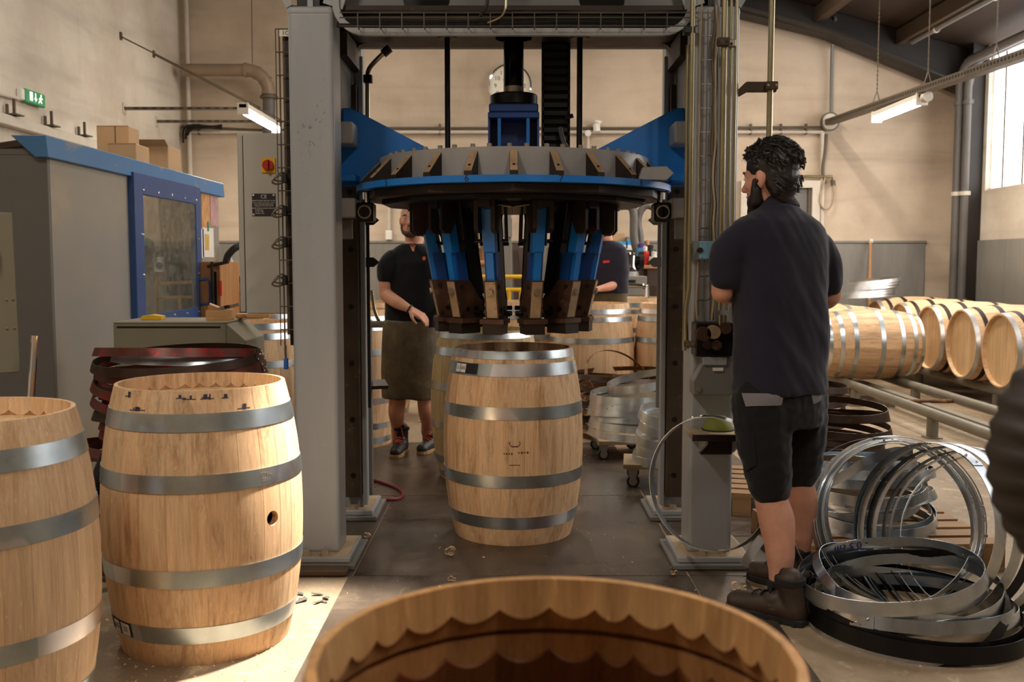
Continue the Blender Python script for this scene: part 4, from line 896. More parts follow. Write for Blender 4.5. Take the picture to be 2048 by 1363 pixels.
# wire ladder with sensor cables
lx0, lx1 = at(1401, 300, 4.455).x, at(1424, 300, 4.455).x
ld_ = MB().tube([(lx0, 4.455, at(1400, 20, 4.455).z), (lx0, 4.455, at(1400, 630, 4.455).z)], .0028, 6).tube([(at(1412, 300, 4.455).x, 4.45, at(1400, 20, 4.455).z), (at(1412, 300, 4.455).x, 4.45, at(1400, 630, 4.455).z)], .0028, 6).build('wire_ladder', 'tray_steel', PR)
v = 24
while v < 635:
    z = at(1400, v, 4.455).z; MB().tube([(lx0 - .005, 4.47, z - .012), (lx0, 4.45, z), (lx1 - .01, 4.45, z), (lx1 + .005, 4.47, z + .01)], .003, 6).build('ladder_rung', 'chrome', ld_); v += 48
zt_, zb_ = at(1400, 8, 4.45).z, at(1400, 640, 4.45).z
for k, (du, m, r) in enumerate(((1398, 'dust_tan', .004), (1430, 'dust_tan', .005), (1426, 'conduit_brown', .008), (1434, 'duct_grey', .004))):
    x = at(du, 300, 4.45).x; rr = random.Random(k); pts = [(x + rr.uniform(-.006, .006), 4.455 + .004 * k, zt_ + (zb_ - zt_) * j / 16) for j in range(17)]
    MB().tube(smoothpath(pts, 3), r, 6).build('sensor_cable', m, ld_, smooth=True)
# light blue push box
bx = MB().b2((at(1399, 500, 4.42).x, 4.40, at(1400, 518, 4.42).z), (at(1434, 500, 4.42).x, 4.455, at(1400, 482, 4.42).z)).build('push_box', 'box_blue' if 'box_blue' in MATS else plain('box_blue', srgb(116, 162, 186), .45, 0, .06, 5) and 'box_blue', PR, bevel=.004)
cylY(MB(), at(1401, 500, 4.39), .012, .03, 12).build('push_button', 'black_plastic', bx, smooth=True)
for u, v in ((1404, 486), (1404, 514), (1430, 486), (1430, 514)): cylY(MB(), at(u, v, 4.398), .004, .004, 8).build('box_screw', 'bolt_steel', bx)
MB().b2((at(1383, 500, 4.45).x, 4.44, at(1400, 519, 4.45).z), (at(1400, 500, 4.45).x, 4.5, at(1400, 482, 4.45).z)).build('box_bracket', 'press_grey_dark', PR)
# valve block
vb_ = MB().b2((at(1390, 680, 4.40).x, 4.38, at(1400, 712, 4.4).z), (at(1466, 680, 4.40).x, 4.5, at(1400, 645, 4.4).z)).build('valve_block', 'black_steel', PR, bevel=.006)
for (u, v, r, m) in ((1408, 668, .032, 'rust_steel'), (1428, 664, .03, 'worn_tan'), (1434, 690, .022, 'rust_steel'), (1452, 656, .026, 'rust_steel'), (1416, 690, .02, 'dark_rust')):
    cylY(MB(), at(u, v, 4.34), r, .06, 14).build('valve_plug', m, vb_, smooth=True)
for u in (1441, 1449): MB().box(at(u, 640, 4.37), (.018, .03, .05)).build('pipe_union', 'pipe_brass', vb_, bevel=.003)
for u, r in ((1376, .022), (1388, .017), (1399, .02)): pass
MB().cyl(at(1370, 688, 4.42), at(1404, 688, 4.42), .015, 12).cyl(at(1394, 688, 4.42), at(1406, 688, 4.42), .02, 6).cyl(at(1370, 688, 4.42), at(1378, 688, 4.42), .02, 12).build('elbow_fitting', 'pipe_brass', vb_, smooth=False)
# hood below it
yh = 4.40
hd = MB().prism([at(1405, 713, yh), at(1466, 713, yh), at(1466, 790, yh), at(1387, 790, yh), at(1387, 762, yh), at(1405, 728, yh)], (0, .1, 0)).build('hood', 'press_grey_dark', PR, bevel=.004)
MB().b2((at(1405, 720, yh).x, 4.385, at(1405, 729, yh).z), (at(1452, 720, yh).x, 4.40, at(1405, 713, yh).z)).build('hood_bar', 'press_grey', hd, bevel=.002)
cylY(MB(), at(1398, 779, 4.392), .012, .01, 14).build('hood_nut', 'bolt_steel', hd); MB().box(at(1436, 738, 4.395), (.045, .012, .014)).build('name_strip', 'white_paint', hd)
# shelf with gussets
ys0, ys1 = 4.30, 4.5
ztop = at(1420, 868, ys0).z
sh = MB().b2((X0 + .775, ys0, ztop - .02), (X0 + 1.03, ys1, ztop)).build('tool_shelf', 'dust_tan', PR, bevel=.003)
MB().b2((X0 + .775, ys0 - .003, ztop - .03), (X0 + 1.03, ys0, ztop - .002)).build('shelf_edge', 'dark_rust', sh)
for x in (X0 + .84, X0 + .99): MB().prism([(x, ys1, ztop - .02), (x, ys0 + .03, ztop - .02), (x, ys0 + .03, ztop - .05), (x, ys1, ztop - .12)], (.01, 0, 0)).build('shelf_gusset', 'press_grey', sh)
MB().b2((X0 + .85, ys1 - .012, ztop - .125), (X0 + .99, ys1 - .001, ztop - .02)).build('shelf_recess', 'dark_rust', sh)
# arm with vertical tube to the right of the column
yt = 4.52; pa = at(1484, 195, yt); xt = at(1541, 150, yt).x; zb2 = at(1520, 173, yt).z
MB().prism([(X0 + .99, yt, zb2 - .05), (X0 + .99, yt, zb2 - .02), (X0 + 1.035, yt, zb2 + .022), (xt + .03, yt, zb2 + .022), (xt + .03, yt, zb2 - .022), (X0 + 1.04, yt, zb2 - .022)], (0, .03, 0)).build('pipe_bracket', 'press_grime', PR, bevel=.003)
MB().box((xt, yt - .025, zb2), (.055, .02, .036)).build('pipe_clamp', 'press_grime', PR, bevel=.005, seg=2)
for dx in (-.018, .018): cylY(MB(), (xt + dx, yt - .04, zb2), .006, .006, 8).build('clamp_screw', 'bolt_steel', PR)
MB().tube([(xt, yt - .005, 3.0), (xt - .004, yt - .005, 1.0)], .0135, 14).build('standpipe', 'pipe_brass', PR, smooth=True)
# ---- fittings on the left front column: cable ladder, cables
lx = at(557, 300, 4.62).x; lx2 = at(572, 300, 4.62).x
zt_, zb_ = at(560, 60, 4.62).z, at(560, 690, 4.62).z
l2 = MB().tube([(lx, 4.6, zt_), (lx, 4.6, zb_)], .0028, 6).build('wire_ladder', 'tray_steel', PR)
v = 60
while v < 690:
    z = at(560, v, 4.62).z; MB().tube([(lx, 4.6, z), (X0 - 1.0, 4.6, z)], .0028, 6).build('ladder_rung', 'tray_steel', l2); v += 46
MB().tube([(lx2, 4.63, zt_), (lx2, 4.63, zb_ + .05)], .010, 8).build('conduit', 'conduit_brown', l2, smooth=True); MB().tube([(lx2 - .02, 4.61, zt_), (lx2 - .018, 4.61, zb_)], .004, 6).build('sensor_cable', 'conduit_brown', l2); MB().b2((lx2 + .005, 4.62, zb_), (X0 - .998, 4.68, zt_ - .02)).build('cable_duct', 'black_steel', l2)
pl_ = MB().b2((at(559, 66, 4.6).x, 4.595, at(560, 73, 4.6).z), (X0 - 1.0, 4.6, at(560, 60, 4.6).z)).build('tag_plate', 'white_paint', l2); text_mb('1C', .026, face_frame(((at(559, 66, 4.6).x + X0 - 1.0) / 2, 4.594, at(560, 66.5, 4.6).z), (1, 0, 0), (0, 0, 1))).build('lettering', 'black_plastic', pl_)
for v, sgn in ((356, 1), (422, -1), (485, -1), (560, 1)):
    c0 = at(570, v, 4.58); MB().box(c0, (.02, .03, .045)).build('sensor_plug', 'black_plastic', l2, bevel=.003); 
    lp = [c0, at(560, v - 6, 4.56), at(548, v + 2, 4.55), at(545, v + 9, 4.55), at(556, v + 12, 4.56), at(567, v + 8, 4.58)]
    MB().tube(smoothpath(lp, 5), .005, 6).build('cable_loop', 'conduit_brown', l2, smooth=True); MB().tube(smoothpath([p + Vector((.006, .01, .014)) for p in lp], 5), .004, 6).build('cable_loop', 'conduit_brown', l2, smooth=True)
MB().tube(smoothpath([at(571, 690, 4.6), at(571, 705, 4.6), at(572, 720, 4.6)], 4), .006, 6).build('sensor_cable', 'conduit_brown', l2); plain('blue_plug', srgb(40, 92, 170), .4); MB().b2((at(568, 715, 4.6).x, 4.59, at(570, 738, 4.6).z), (at(576, 715, 4.6).x, 4.61, at(570, 716, 4.6).z)).build('blue_connector', 'blue_plug', l2, bevel=.003)
# ------------------------------------------------------------------ electrical cabinet on the press
ye = 4.92
xa, xb = at(489, 450, ye).x, X0 - .93; za, zb_ = at(520, 627, ye).z, at(520, 266, ye).z
ec = MB().b2((xa - .035, ye + .02, za + .004), (xb, ye + .26, zb_)).build('electrical_cabinet', 'cab_light', PR, bevel=.006)
MB().b2((xa, ye, za), (xb, ye + .018, zb_)).build('cabinet_door', 'cab_light', ec, bevel=.004)
MB().b2((xa - .006, ye + .012, za + .004), (xa + .002, ye + .022, zb_ - .01)).build('door_seal', 'black_rubber', ec)
q = at(537.5, 331, ye); sw = MB().b2((q.x - .034, ye - .008, q.z - .036), (q.x + .034, ye, q.z + .036)).build('isolator_plate', 'yellow_paint', ec, bevel=.002)
MB().cyl((q.x, ye - .008, q.z), (q.x, ye - .026, q.z), .026, 24).build('isolator_dial', 'red_plastic', sw, smooth=True); MB().b2((q.x - .007, ye - .04, q.z - .024), (q.x + .007, ye - .024, q.z + .024)).build('isolator_grip', 'red_plastic', sw, bevel=.003)
cp0 = at(505, 432, ye); cp1 = at(551, 387, ye); pl_ = MB().b2((cp0.x, ye - .003, cp0.z), (cp1.x, ye, cp1.z)).build('rating_plate', 'label_black', ec)
cw = cp1.x - cp0.x; chh = cp1.z - cp0.z; Q = lambda fx, fz: (cp0.x + cw * fx, ye - .0036, cp0.z + chh * fz)
for (fx, fz, tx_, sz) in ((.5, .86, 'CE', .026), (.5, .68, 'MANUTLERIE REGUET & FILS', .0095), (.5, .59, 'Route de Saint Germain les cedres', .0075), (.5, .52, 'Zone industrielle 01000 Bourg', .0075), (.5, .45, 'Telephone 04 74 00 Fax 04 74', .0075), (.5, .35, 'PRESSE HYDRAULIQUE CERCLAGE', .008), (.3, .27, 'TYPE PH 12', .008), (.3, .2, 'N  08  1998', .008), (.32, .12, 'ANNEE 1998', .008)):
    text_mb(tx_, sz, face_frame(Q(fx, fz), (1, 0, 0), (0, 0, 1))).build('lettering', 'label_white', pl_)
for fx, fz in ((.07, .93), (.93, .93), (.07, .07), (.93, .07)): MB().ball(Q(fx, fz), .007, 10, 6).build('plate_screw', 'chrome', pl_, smooth=True)
# ------------------------------------------------------------------ blue-trimmed cabin on the left
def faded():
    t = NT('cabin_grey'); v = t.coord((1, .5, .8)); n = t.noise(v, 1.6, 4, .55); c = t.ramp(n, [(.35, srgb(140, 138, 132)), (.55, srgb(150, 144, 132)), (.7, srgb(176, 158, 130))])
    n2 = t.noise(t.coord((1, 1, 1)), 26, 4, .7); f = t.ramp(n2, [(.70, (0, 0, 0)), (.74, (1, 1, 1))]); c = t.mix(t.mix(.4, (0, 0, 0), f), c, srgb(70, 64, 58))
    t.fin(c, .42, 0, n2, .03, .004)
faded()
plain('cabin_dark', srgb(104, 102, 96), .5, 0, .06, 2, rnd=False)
plain('trim_blue', srgb(66, 118, 166), .4, 0, .10, 2, srgb(140, 132, 128), .56, rnd=False, stretch=(1, .6, 1.6))
plain('door_blue', srgb(44, 76, 128), .4, 0, .08, 3)
plain('cardboard', srgb(188, 152, 112), .8, 0, .08, 4)
plain('paper', srgb(226, 222, 214), .7, 0, .04, 6); plain('green_tape', srgb(30, 122, 92), .6); plain('print_red', srgb(150, 40, 36), .6); plain('print_wood', srgb(196, 146, 96), .6, 0, .3, 14); plain('print_pink', srgb(190, 150, 150), .6, 0, .25, 10); plain('print_yellow', srgb(206, 172, 90), .6, 0, .2, 14)
plain('coat_green', srgb(48, 60, 52), .8); plain('print_blue', srgb(40, 80, 140), .5)
plain('olive_grey', srgb(128, 122, 102), .5, 0, .06, 3)
oak('crate_wood', srgb(190, 140, 92), srgb(150, 100, 60), .2, grain_axis='z')
oak('plank_wood', srgb(206, 160, 108), srgb(170, 122, 76), .2, grain_axis='x')
def glassmat():
    t = NT('door_plexi'); o = t.t.nodes['Material Output']; g = t.n('ShaderNodeBsdfGlossy'); g.inputs['Roughness'].default_value = .06; g.inputs['Color'].default_value = (.9, .9, .88, 1)
    tr = t.n('ShaderNodeBsdfTransparent'); tr.inputs['Color'].default_value = (.92, .92, .88, 1); mx = t.n('ShaderNodeMixShader')
    n = t.noise(t.coord((1, 1, 1)), 9, 6, .75, 1.5); f = t.ramp(n, [(.45, (.10,) * 3), (.72, (.26,) * 3)]); t.l(f, mx.inputs[0]); t.l(tr.outputs[0], mx.inputs[1])
    df = t.n('ShaderNodeBsdfDiffuse'); df.inputs['Color'].default_value = (.62, .60, .52, 1); m2 = t.n('ShaderNodeMixShader'); m2.inputs[0].default_value = .55; t.l(g.outputs[0], m2.inputs[1]); t.l(df.outputs[0], m2.inputs[2]); t.l(m2.outputs[0], mx.inputs[2]); t.l(mx.outputs[0], o.inputs[0])
glassmat()
XC, YN = -2.53, 5.5
yy_ = lambda u: XC / ((u - 1024) / 2000.0) * 1.0
zt, zb = at(105, 272, YN).z, at(105, 316, YN).z
CA = thing('machine_cabin', 'grey sheet metal cabin with blue top trim and a blue framed door', 'cabin', (-3.2, 7.1, 0))
yd0, yd1, ye1 = atx(258, 480, XC).y, atx(392, 480, XC).y, atx(438, 480, XC).y
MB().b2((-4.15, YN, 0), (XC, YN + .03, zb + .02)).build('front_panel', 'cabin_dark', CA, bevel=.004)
MB().b2((XC - .03, YN + .03, 0), (XC, yd0, zb + .02)).build('side_panel', 'cabin_grey', CA)
MB().b2((XC - .03, yd1, 0), (XC, ye1, zb + .02)).build('side_panel', 'cabin_grey', CA)
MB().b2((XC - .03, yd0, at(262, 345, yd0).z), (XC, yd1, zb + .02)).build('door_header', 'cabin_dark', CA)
MB().b2((-4.15, ye1 - .03, 0), (XC - .03, ye1, zb)).build('rear_panel', 'cabin_grey', CA)
zq = at(320, 497, ye1 - .05).z; MB().b2((-4.12, ye1 - .05, 0), (XC - .04, ye1 - .03, zq)).build('inner_dado', 'wainscot_grey', CA); MB().b2((-4.12, ye1 - .05, zq), (XC - .04, ye1 - .03, zb)).build('inner_wall', 'wall_plaster', CA); MB().b2((-4.12, ye1 - .08, zq - .02), (XC - .04, ye1 - .05, zq + .02)).build('inner_ledge', 'wainscot_grey', CA)  # inner wall and dado added for the view and reflection in the door window
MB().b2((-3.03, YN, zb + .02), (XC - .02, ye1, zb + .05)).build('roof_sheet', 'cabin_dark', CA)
MB().prism([(XC - .17, YN - .05, zt), (XC + .02, YN - .05, zt), (XC + .03, YN - .05, zb), (XC - .04, YN - .05, zb)], (0, ye1 - YN + .15, 0)).build('top_trim', 'trim_blue', CA, bevel=.004)
# door with window
zdt = at(262, 343, yd0).z; wy0, wy1 = atx(276, 500, XC).y, atx(383, 500, XC).y; wz0, wz1 = atx(276, 630, XC).z, atx(276, 389, XC).z
dx0, dx1 = XC - .005, XC + .045
D = MB().b2((dx0, yd0, .02), (dx1, wy0, zdt)).b2((dx0, wy1, .02), (dx1, yd1, zdt)).b2((dx0, wy0, wz1), (dx1, wy1, zdt)).b2((dx0, wy0, wz0 - .09), (dx1, wy1, wz0)).b2((dx0, wy0, .02), (dx1, wy1, .15)).build('cabin_door', 'door_blue', CA, bevel=.003)
MB().b2((dx1 - .012, wy0 - .01, wz0 - .01), (dx1 - .006, wy1 + .01, wz1 + .01)).build('door_window', 'door_plexi', D)
MB().b2((dx0 + .01, wy0, .15), (dx0 + .02, wy1, wz0 - .09)).build('lower_panel', 'crate_wood', D)
for k in range(5):
    for z in (wz1 + .03, wz0 - .03): MB().ball((dx1, wy0 + (wy1 - wy0) * k / 4, z), .011, 8, 6).build('door_screw', 'chrome', D, smooth=True)
for k in range(1, 3):
    for y in (wy0 - .03, wy1 + .03): MB().ball((dx1, y, wz0 + (wz1 - wz0) * k / 3), .011, 8, 6).build('door_screw', 'chrome', D, smooth=True)
hz0, hz1 = atx(398, 606, XC).z, atx(398, 558, XC).z; hy = atx(392, 580, XC).y - .05
MB().tube(smoothpath([(dx1, hy, hz0), (dx1 + .06, hy + .02, hz0), (dx1 + .075, hy + .02, hz0 + .03), (dx1 + .075, hy + .02, hz1 - .03), (dx1 + .06, hy + .02, hz1), (dx1, hy, hz1)], 4), .012, 10).build('door_handle', 'door_blue', D, smooth=True)
# things added inside the cabin to imitate the view and reflection in its window
Yi = ye1 - .052; pc = at(319, 531, Yi)
po = thing('safety_poster', 'white safety notice with blue disc seen through the cabin window', 'poster', (pc.x, Yi, pc.z))
MB().b2((pc.x - .045, Yi - .004, pc.z - .075), (pc.x + .045, Yi, pc.z + .075)).build('sheet', 'paper', po); MB().cyl((pc.x, Yi - .008, pc.z), (pc.x, Yi - .004, pc.z), .03, 20).build('disc', 'print_blue', po); MB().b2((pc.x - .04, Yi - .007, pc.z - .07), (pc.x + .04, Yi - .004, pc.z - .055)).build('red_bar', 'print_red', po)
Yr_ = Yi - .3; r0 = at(313, 566, Yr_); r1 = at(392, 562, Yr_); zl_ = at(330, 594, Yr_).z
yr = thing('yellow_rail', 'yellow tube hand rail added inside the cabin to imitate a reflection in its window', 'rail', ((r0.x + r1.x) / 2, Yr_, 0))
MB().tube(smoothpath([(r0.x, Yr_, .02), (r0.x, Yr_, r0.z - .06), (r0.x + .03, Yr_, r0.z - .01), (r0.x + .1, Yr_, r0.z), (r1.x, Yr_, r0.z + .01)], 6), .014, 10).build('rail_tube', 'yellow_paint', yr, smooth=True)
MB().tube([(r0.x, Yr_, zl_), (r1.x, Yr_, zl_)], .013, 10).build('middle_tube', 'yellow_paint', yr, smooth=True); xm = at(360, 600, Yr_).x; MB().tube([(xm, Yr_, .02), (xm, Yr_, zl_)], .013, 10).build('post_tube', 'yellow_paint', yr, smooth=True)
cq = at(352, 500, Yi - .1); ct = tag(MB().lathe([(.0, cq.z + .02), (.03, cq.z), (.06, cq.z - .1), (.085, cq.z - .4), (.09, cq.z - .62), (.08, cq.z - .63), (0, cq.z - .63)], 14, (cq.x, Yi - .12, 0)).build('hanging_coat', 'coat_green', smooth=True), 'dark green coat hanging behind the cabin window', 'coat')
gq = at(289, 492, Yi - .1); plain('dome_green', srgb(70, 112, 78), .5); tag(MB().lathe([(.075, 0), (.07, .03), (.05, .06), (0, .075)], 18, (gq.x, Yi - .09, zq + .02)).build('green_dome', 'dome_green', smooth=True), 'green dome helmet on the ledge behind the cabin window', 'helmet')
# cardboard boxes on the cabin
def carton(nm, label, lo, hi, flap=True, mat='cardboard'):
    t = thing(nm, label, 'box', ((lo[0] + hi[0]) / 2, (lo[1] + hi[1]) / 2, lo[2]))
    MB().b2(lo, hi).build('carton_body', mat, t, bevel=.004)
    MB().b2((lo[0], lo[1] - .001, hi[2]), (hi[0], lo[1] + .004, hi[2] + .004)).build('carton_edge', mat, t)
    if flap: MB().box(((lo[0] + hi[0]) / 2, lo[1] - .03, hi[2] + .02), (hi[0] - lo[0], .10, .005), (-.5, 0, 0)).build('carton_flap', mat, t)
    return t
rz = zb + .05
def fit(u0, v0, u1, v1, Y): a = at(u0, v1, Y); b = at(u1, v0, Y); return a, b
a, b = fit(194, 252, 257, 300, 7.2); carton('cardboard_box', 'tall upright cardboard sheet box standing on the cabin roof', (a.x, 7.2, rz), (b.x, 7.4, b.z), False)
MB().b2((a.x + .13, 7.196, rz), (a.x + .135, 7.2, b.z)).build('fold_line', 'conduit_brown', bpy.data.objects['cardboard_box'])
a, b = fit(215, 290, 272, 312, 6.9); carton('cardboard_box', 'low brown carton lying behind the blue trim of the cabin', (a.x, 6.9, rz), (b.x, 7.15, b.z + .01), False)
a, b = fit(273, 292, 336, 330, 7.9); carton('cardboard_box', 'pale open carton at the far end of the cabin roof', (a.x, 7.9, rz), (b.x, 8.2, b.z), True)
q = at(55, 300, 6.0); tag(MB().bar((q.x - .5, 6.1, rz + .03), (q.x + .1, 5.9, rz + .08), .12, .04).build('timber_offcut', 'purlin_wood', bevel=.004), 'dark timber offcut lying on top of the cabin near the trim end', 'timber')
# papers taped on the cabin end panel
def sheet(u0, v0, u1, v1, m, nm, label, tape=True):
    p0 = atx(u0, v1, XC); p1 = atx(u1, v0, XC); t = thing(nm, label, 'paper', (XC + .001, (p0.y + p1.y) / 2, p0.z))
    zz0, zz1 = atx((u0 + u1) / 2, v1, XC).z, atx((u0 + u1) / 2, v0, XC).z
    MB().b2((XC + .001, p0.y, zz0), (XC + .004, p1.y, zz1)).build('paper_sheet', m, t)
    if tape: MB().b2((XC + .004, (p0.y + p1.y) / 2 - .02, zz1 - .03), (XC + .006, (p0.y + p1.y) / 2 + .02, zz1 + .05)).build('tape', 'green_tape', t)
    return t
t = sheet(387, 388, 397, 450, 'paper', 'paper_notice', 'narrow white and red notice taped beside the cabin door', False); p = atx(388, 400, XC); MB().b2((XC + .004, p.y, atx(392, 400, XC).z), (XC + .006, atx(395, 400, XC).y, atx(392, 384, XC).z)).build('red_head', 'print_red', t)
sheet(403, 378, 419, 455, 'print_wood', 'photo_print', 'wood coloured photo print taped on the cabin end panel'); sheet(420, 376, 434, 452, 'print_pink', 'photo_print', 'pinkish photo print taped at the edge of the cabin end panel', False)
sheet(390, 457, 406, 515, 'paper', 'paper_note', 'plain white note taped low on the cabin end panel'); t = sheet(405, 455, 426, 514, 'paper', 'paper_note', 'white note with a yellow drawing taped low on the cabin end panel'); p0 = atx(409, 485, XC); p1 = atx(417, 485, XC); MB().b2((XC + .004, p0.y, atx(413, 500, XC).z), (XC + .006, p1.y, atx(413, 468, XC).z)).build('drawing', 'print_yellow', t)
# wooden cupboard beyond the door
y2 = atx(398, 560, XC + .1).y
cb = thing('wood_cupboard', 'brown wooden cupboard with a clamp standing beside the cabin door', 'cupboard', (XC + .12, y2 + .3, 0))
cz = at(420, 523, y2 + .2).z; cx0, cx1 = XC + .02, at(441, 560, y2 + .2).x
MB().b2((cx0, y2 + .2, 0), (cx1, y2 + .75, cz)).build('cupboard_body', 'crate_wood', cb, bevel=.004); MB().b2((cx1 - .075, y2 + .19, .1), (cx1 - .03, y2 + .202, cz - .08)).build('cupboard_gap', 'black_steel', cb)
MB().bar((cx0 + .1, y2 + .16, cz - .04), (cx1 + .08, y2 + .16, cz + .0), .02, .025).tube([(cx1 - .05, y2 + .15, cz), (cx1 - .05, y2 + .15, cz - .45)], .012, 8).build('bar_clamp', 'dark_rust', cb); MB().tube([(cx1 + .01, y2 + .15, cz - .15), (cx1 + .01, y2 + .15, cz - .27)], .016, 8).build('clamp_grip', 'red_plastic', cb)
# ------------------------------------------------------------------ slanted control box at far left, chrome tube
Yk = 4.15
p0 = at(25, 425, Yk); p1 = at(42, 744, Yk)
kb = thing('control_box', 'slanted beige control box with red and yellow switch at the left edge', 'control box', (p0.x - .2, Yk - .1, p1.z))
mb = MB(); dv = Vector((-.62, -.55, 0))
mb.prism([p0, p1, p1 + dv, p0 + dv], Vector((-.14, .16, 0))); mb.build('box_body', 'olive_grey', kb, bevel=.004)
nrm = (p1 - p0).cross(dv).normalized(); nrm = nrm if nrm.x > 0 else -nrm
def onk(fu, fv): return p0 + (p1 - p0) * fv + dv * fu
c_ = onk(.13, .20); MB().cyl(c_, c_ + nrm * .012, .034, 20).build('switch_plate', 'yellow_paint', kb, smooth=True); MB().cyl(c_ + nrm * .012, c_ + nrm * .04, .028, 20).bar(c_ + nrm * .05 + Vector((0, 0, .026)), c_ + nrm * .05 - Vector((0, 0, .026)), .014, .03, nrm).build('switch_knob', 'red_plastic', kb)
for fu, fv in ((.02, .54), (.05, .54), (.02, .72), (.055, .72)): MB().ball(onk(fu, fv), .006, 8, 6).build('rivet', 'bolt_steel', kb)
ct = thing('chrome_tube', 'polished chrome tube standing behind the leftmost barrel', 'tube', at(62, 960, 4.0))
a = at(70, 674, 4.0); b = at(58, 860, 4.0); dd = (b - a).normalized(); b = a + dd * ((a.z - .0) / -dd.z)
ct.location = b
MB().cyl(a, b, .0145, 20).build('tube', 'chrome', ct, smooth=True); MB().cyl(a - dd * .008, a + dd * .022, .017, 20).build('tube_end', 'chrome', ct, smooth=True)
# ------------------------------------------------------------------ bench tray behind the stack of old hoops
Yt = 5.25
A = at(226, 643, Yt); B = at(452, 643, Yt); z0 = .0; zt_ = A.z
tb = thing('metal_bench', 'olive grey metal work bench behind the stack of old red hoops', 'bench', ((A.x + B.x) / 2, Yt + .1, 0))
MB().b2((A.x, Yt, .12), (B.x, Yt + .42, zt_ - .012)).build('bench_body', 'olive_grey', tb, bevel=.004); MB().b2((A.x + .02, Yt - .004, zt_ - .032), (B.x - .03, Yt + .01, zt_ - .024)).build('bench_slot', 'black_steel', tb)
MB().prism([(B.x, Yt, zt_ - .01), (B.x + .10, Yt, zt_ - .10), (B.x + .10, Yt, .3), (B.x, Yt, .12)], (0, .4, 0)).build('bench_end', 'olive_grey', tb, bevel=.003)
MB().b2((A.x, Yt, zt_ - .012), (B.x + .0, Yt + .42, zt_)).build('bench_top', 'olive_grey', tb, bevel=.003)
for x in (A.x + .05, B.x - .05):
    for y in (Yt + .05, Yt + .37): MB().b2((x - .02, y - .02, 0), (x + .02, y + .02, .12)).build('leg', 'olive_grey', tb)
q = at(302, 640, Yt + .15); t = thing('yellow_block', 'bright yellow wedge lying on the olive metal bench', 'wedge', (q.x, q.y, zt_)); MB().prism([(q.x - .06, q.y, zt_), (q.x + .055, q.y, zt_), (q.x + .055, q.y, zt_ + .022), (q.x + .0, q.y, zt_ + .03), (q.x - .05, q.y, zt_ + .022)], (0, .07, 0)).build('wedge_body', 'yellow_paint', t, bevel=.002)
p = at(412, 646, Yt + .1); t = thing('tool_tray', 'small open wooden box holding drill bits on the metal bench', 'tray', (p.x + .06, Yt + .15, zt_))
x0, x1 = p.x, at(458, 640, Yt + .1).x
MB().b2((x0, Yt + .1, zt_), (x1, Yt + .11, zt_ + .055)).b2((x0, Yt + .2, zt_), (x1, Yt + .21, zt_ + .055)).b2((x0, Yt + .11, zt_), (x0 + .01, Yt + .2, zt_ + .055)).b2((x1 - .01, Yt + .11, zt_), (x1, Yt + .2, zt_ + .055)).b2((x0, Yt + .11, zt_), (x1, Yt + .2, zt_ + .008)).build('tray_box', 'plank_wood', t)
MB().bar((x0 + .06, Yt + .14, zt_ + .06), (x1 + .04, Yt + .16, zt_ + .085), .018, .018).build('drill_bit', 'bolt_steel', t); MB().box((x0 + .03, Yt + .15, zt_ + .065), (.06, .04, .03), (.2, .4, .3)).build('wood_block', 'plank_wood', t); MB().bar((x0 + .05, Yt + .17, zt_ + .06), (x1 - .01, Yt + .13, zt_ + .075), .015, .015).build('drill_bit', 'black_steel', t)
q = at(478, 645, Yt + .1); tag(MB().cyl((q.x - .03, Yt + .15, zt_ + .02), (q.x + .03, Yt + .13, zt_ + .02), .02, 14).build('bung_plug', 'purlin_wood', smooth=True), 'dark wooden bung lying at the bench end', 'bung')
bpy.data.objects['bung_plug'].location.x = B.x - .05
q0 = at(462, 660, Yt + .2); tag(MB().bar((B.x - .02, Yt + .3, zt_ + .015), (B.x + .17, Yt + .28, zt_ + .02), .08, .025).build('wood_stick', 'plank_wood', bevel=.003), 'pale wooden board sticking out past the bench end', 'board')
# ------------------------------------------------------------------ hoops
plain('hoop_red', srgb(92, 54, 44), .38, .5, .35, 5, srgb(140, 34, 36), .5)
plain('hoop_brown', srgb(62, 44, 32), .4, .55, .3, 7, srgb(112, 84, 56), .62)
plain('hoop_rust', srgb(98, 64, 34), .5, .4, .35, 9, srgb(166, 128, 80), .56)
galv('hoop_zinc', (.64, .70, .75), .30, False); plain('hoop_black', srgb(30, 29, 30), .35, .6, .15, 6); galv('hoop_grey', (.42, .47, .52), .28, False)
HM = {}
def hoop(label, c, R, wdt=.045, m='hoop_zinc', tilt=0, az=0, th=.0022, group=None, conic=.012, seg=72, spin=0, rivets=True, name='barrel_hoop'):
    """tilt: lean of the hoop's axis from vertical towards azimuth az (degrees)"""
    key = (round(R, 3), wdt, m, conic)
    if key not in HM: HM[key] = MB().band(R, -wdt / 2, wdt / 2, th, seg, R - conic).mesh('hoop_band', m, True, 40)
    a = math.radians(az); t = math.radians(tilt)
    Rm = Matrix.Rotation(a, 4, 'Z') @ Matrix.Rotation(t, 4, 'Y') @ Matrix.Rotation(-a + spin, 4, 'Z')
    o = thing(name, label, 'hoop', c, (0, 0, 0), group); o.rotation_euler = Rm.to_euler()
    link(HM[key], 'hoop_band', o)
    if rivets:
        lap = (round(R, 3), wdt, m, 'lap')
        if lap not in HM: HM[lap] = MB().lathe([(R + th, -wdt / 2), (R + 2 * th, -wdt / 2), (R - conic + 2 * th, wdt / 2), (R - conic + th, wdt / 2)], 6, a0=-.12, a1=.12).mesh('hoop_lap', m, True)
        link(HM[lap], 'hoop_lap', o)
        for dz, da in ((-wdt * .2, -.06), (wdt * .2, .06)):
            r = R - conic / 2 + .005; rv = link(RIVET, 'rivet', o, (r * math.cos(da), r * math.sin(da), dz))
    return o
rr = random.Random(12)
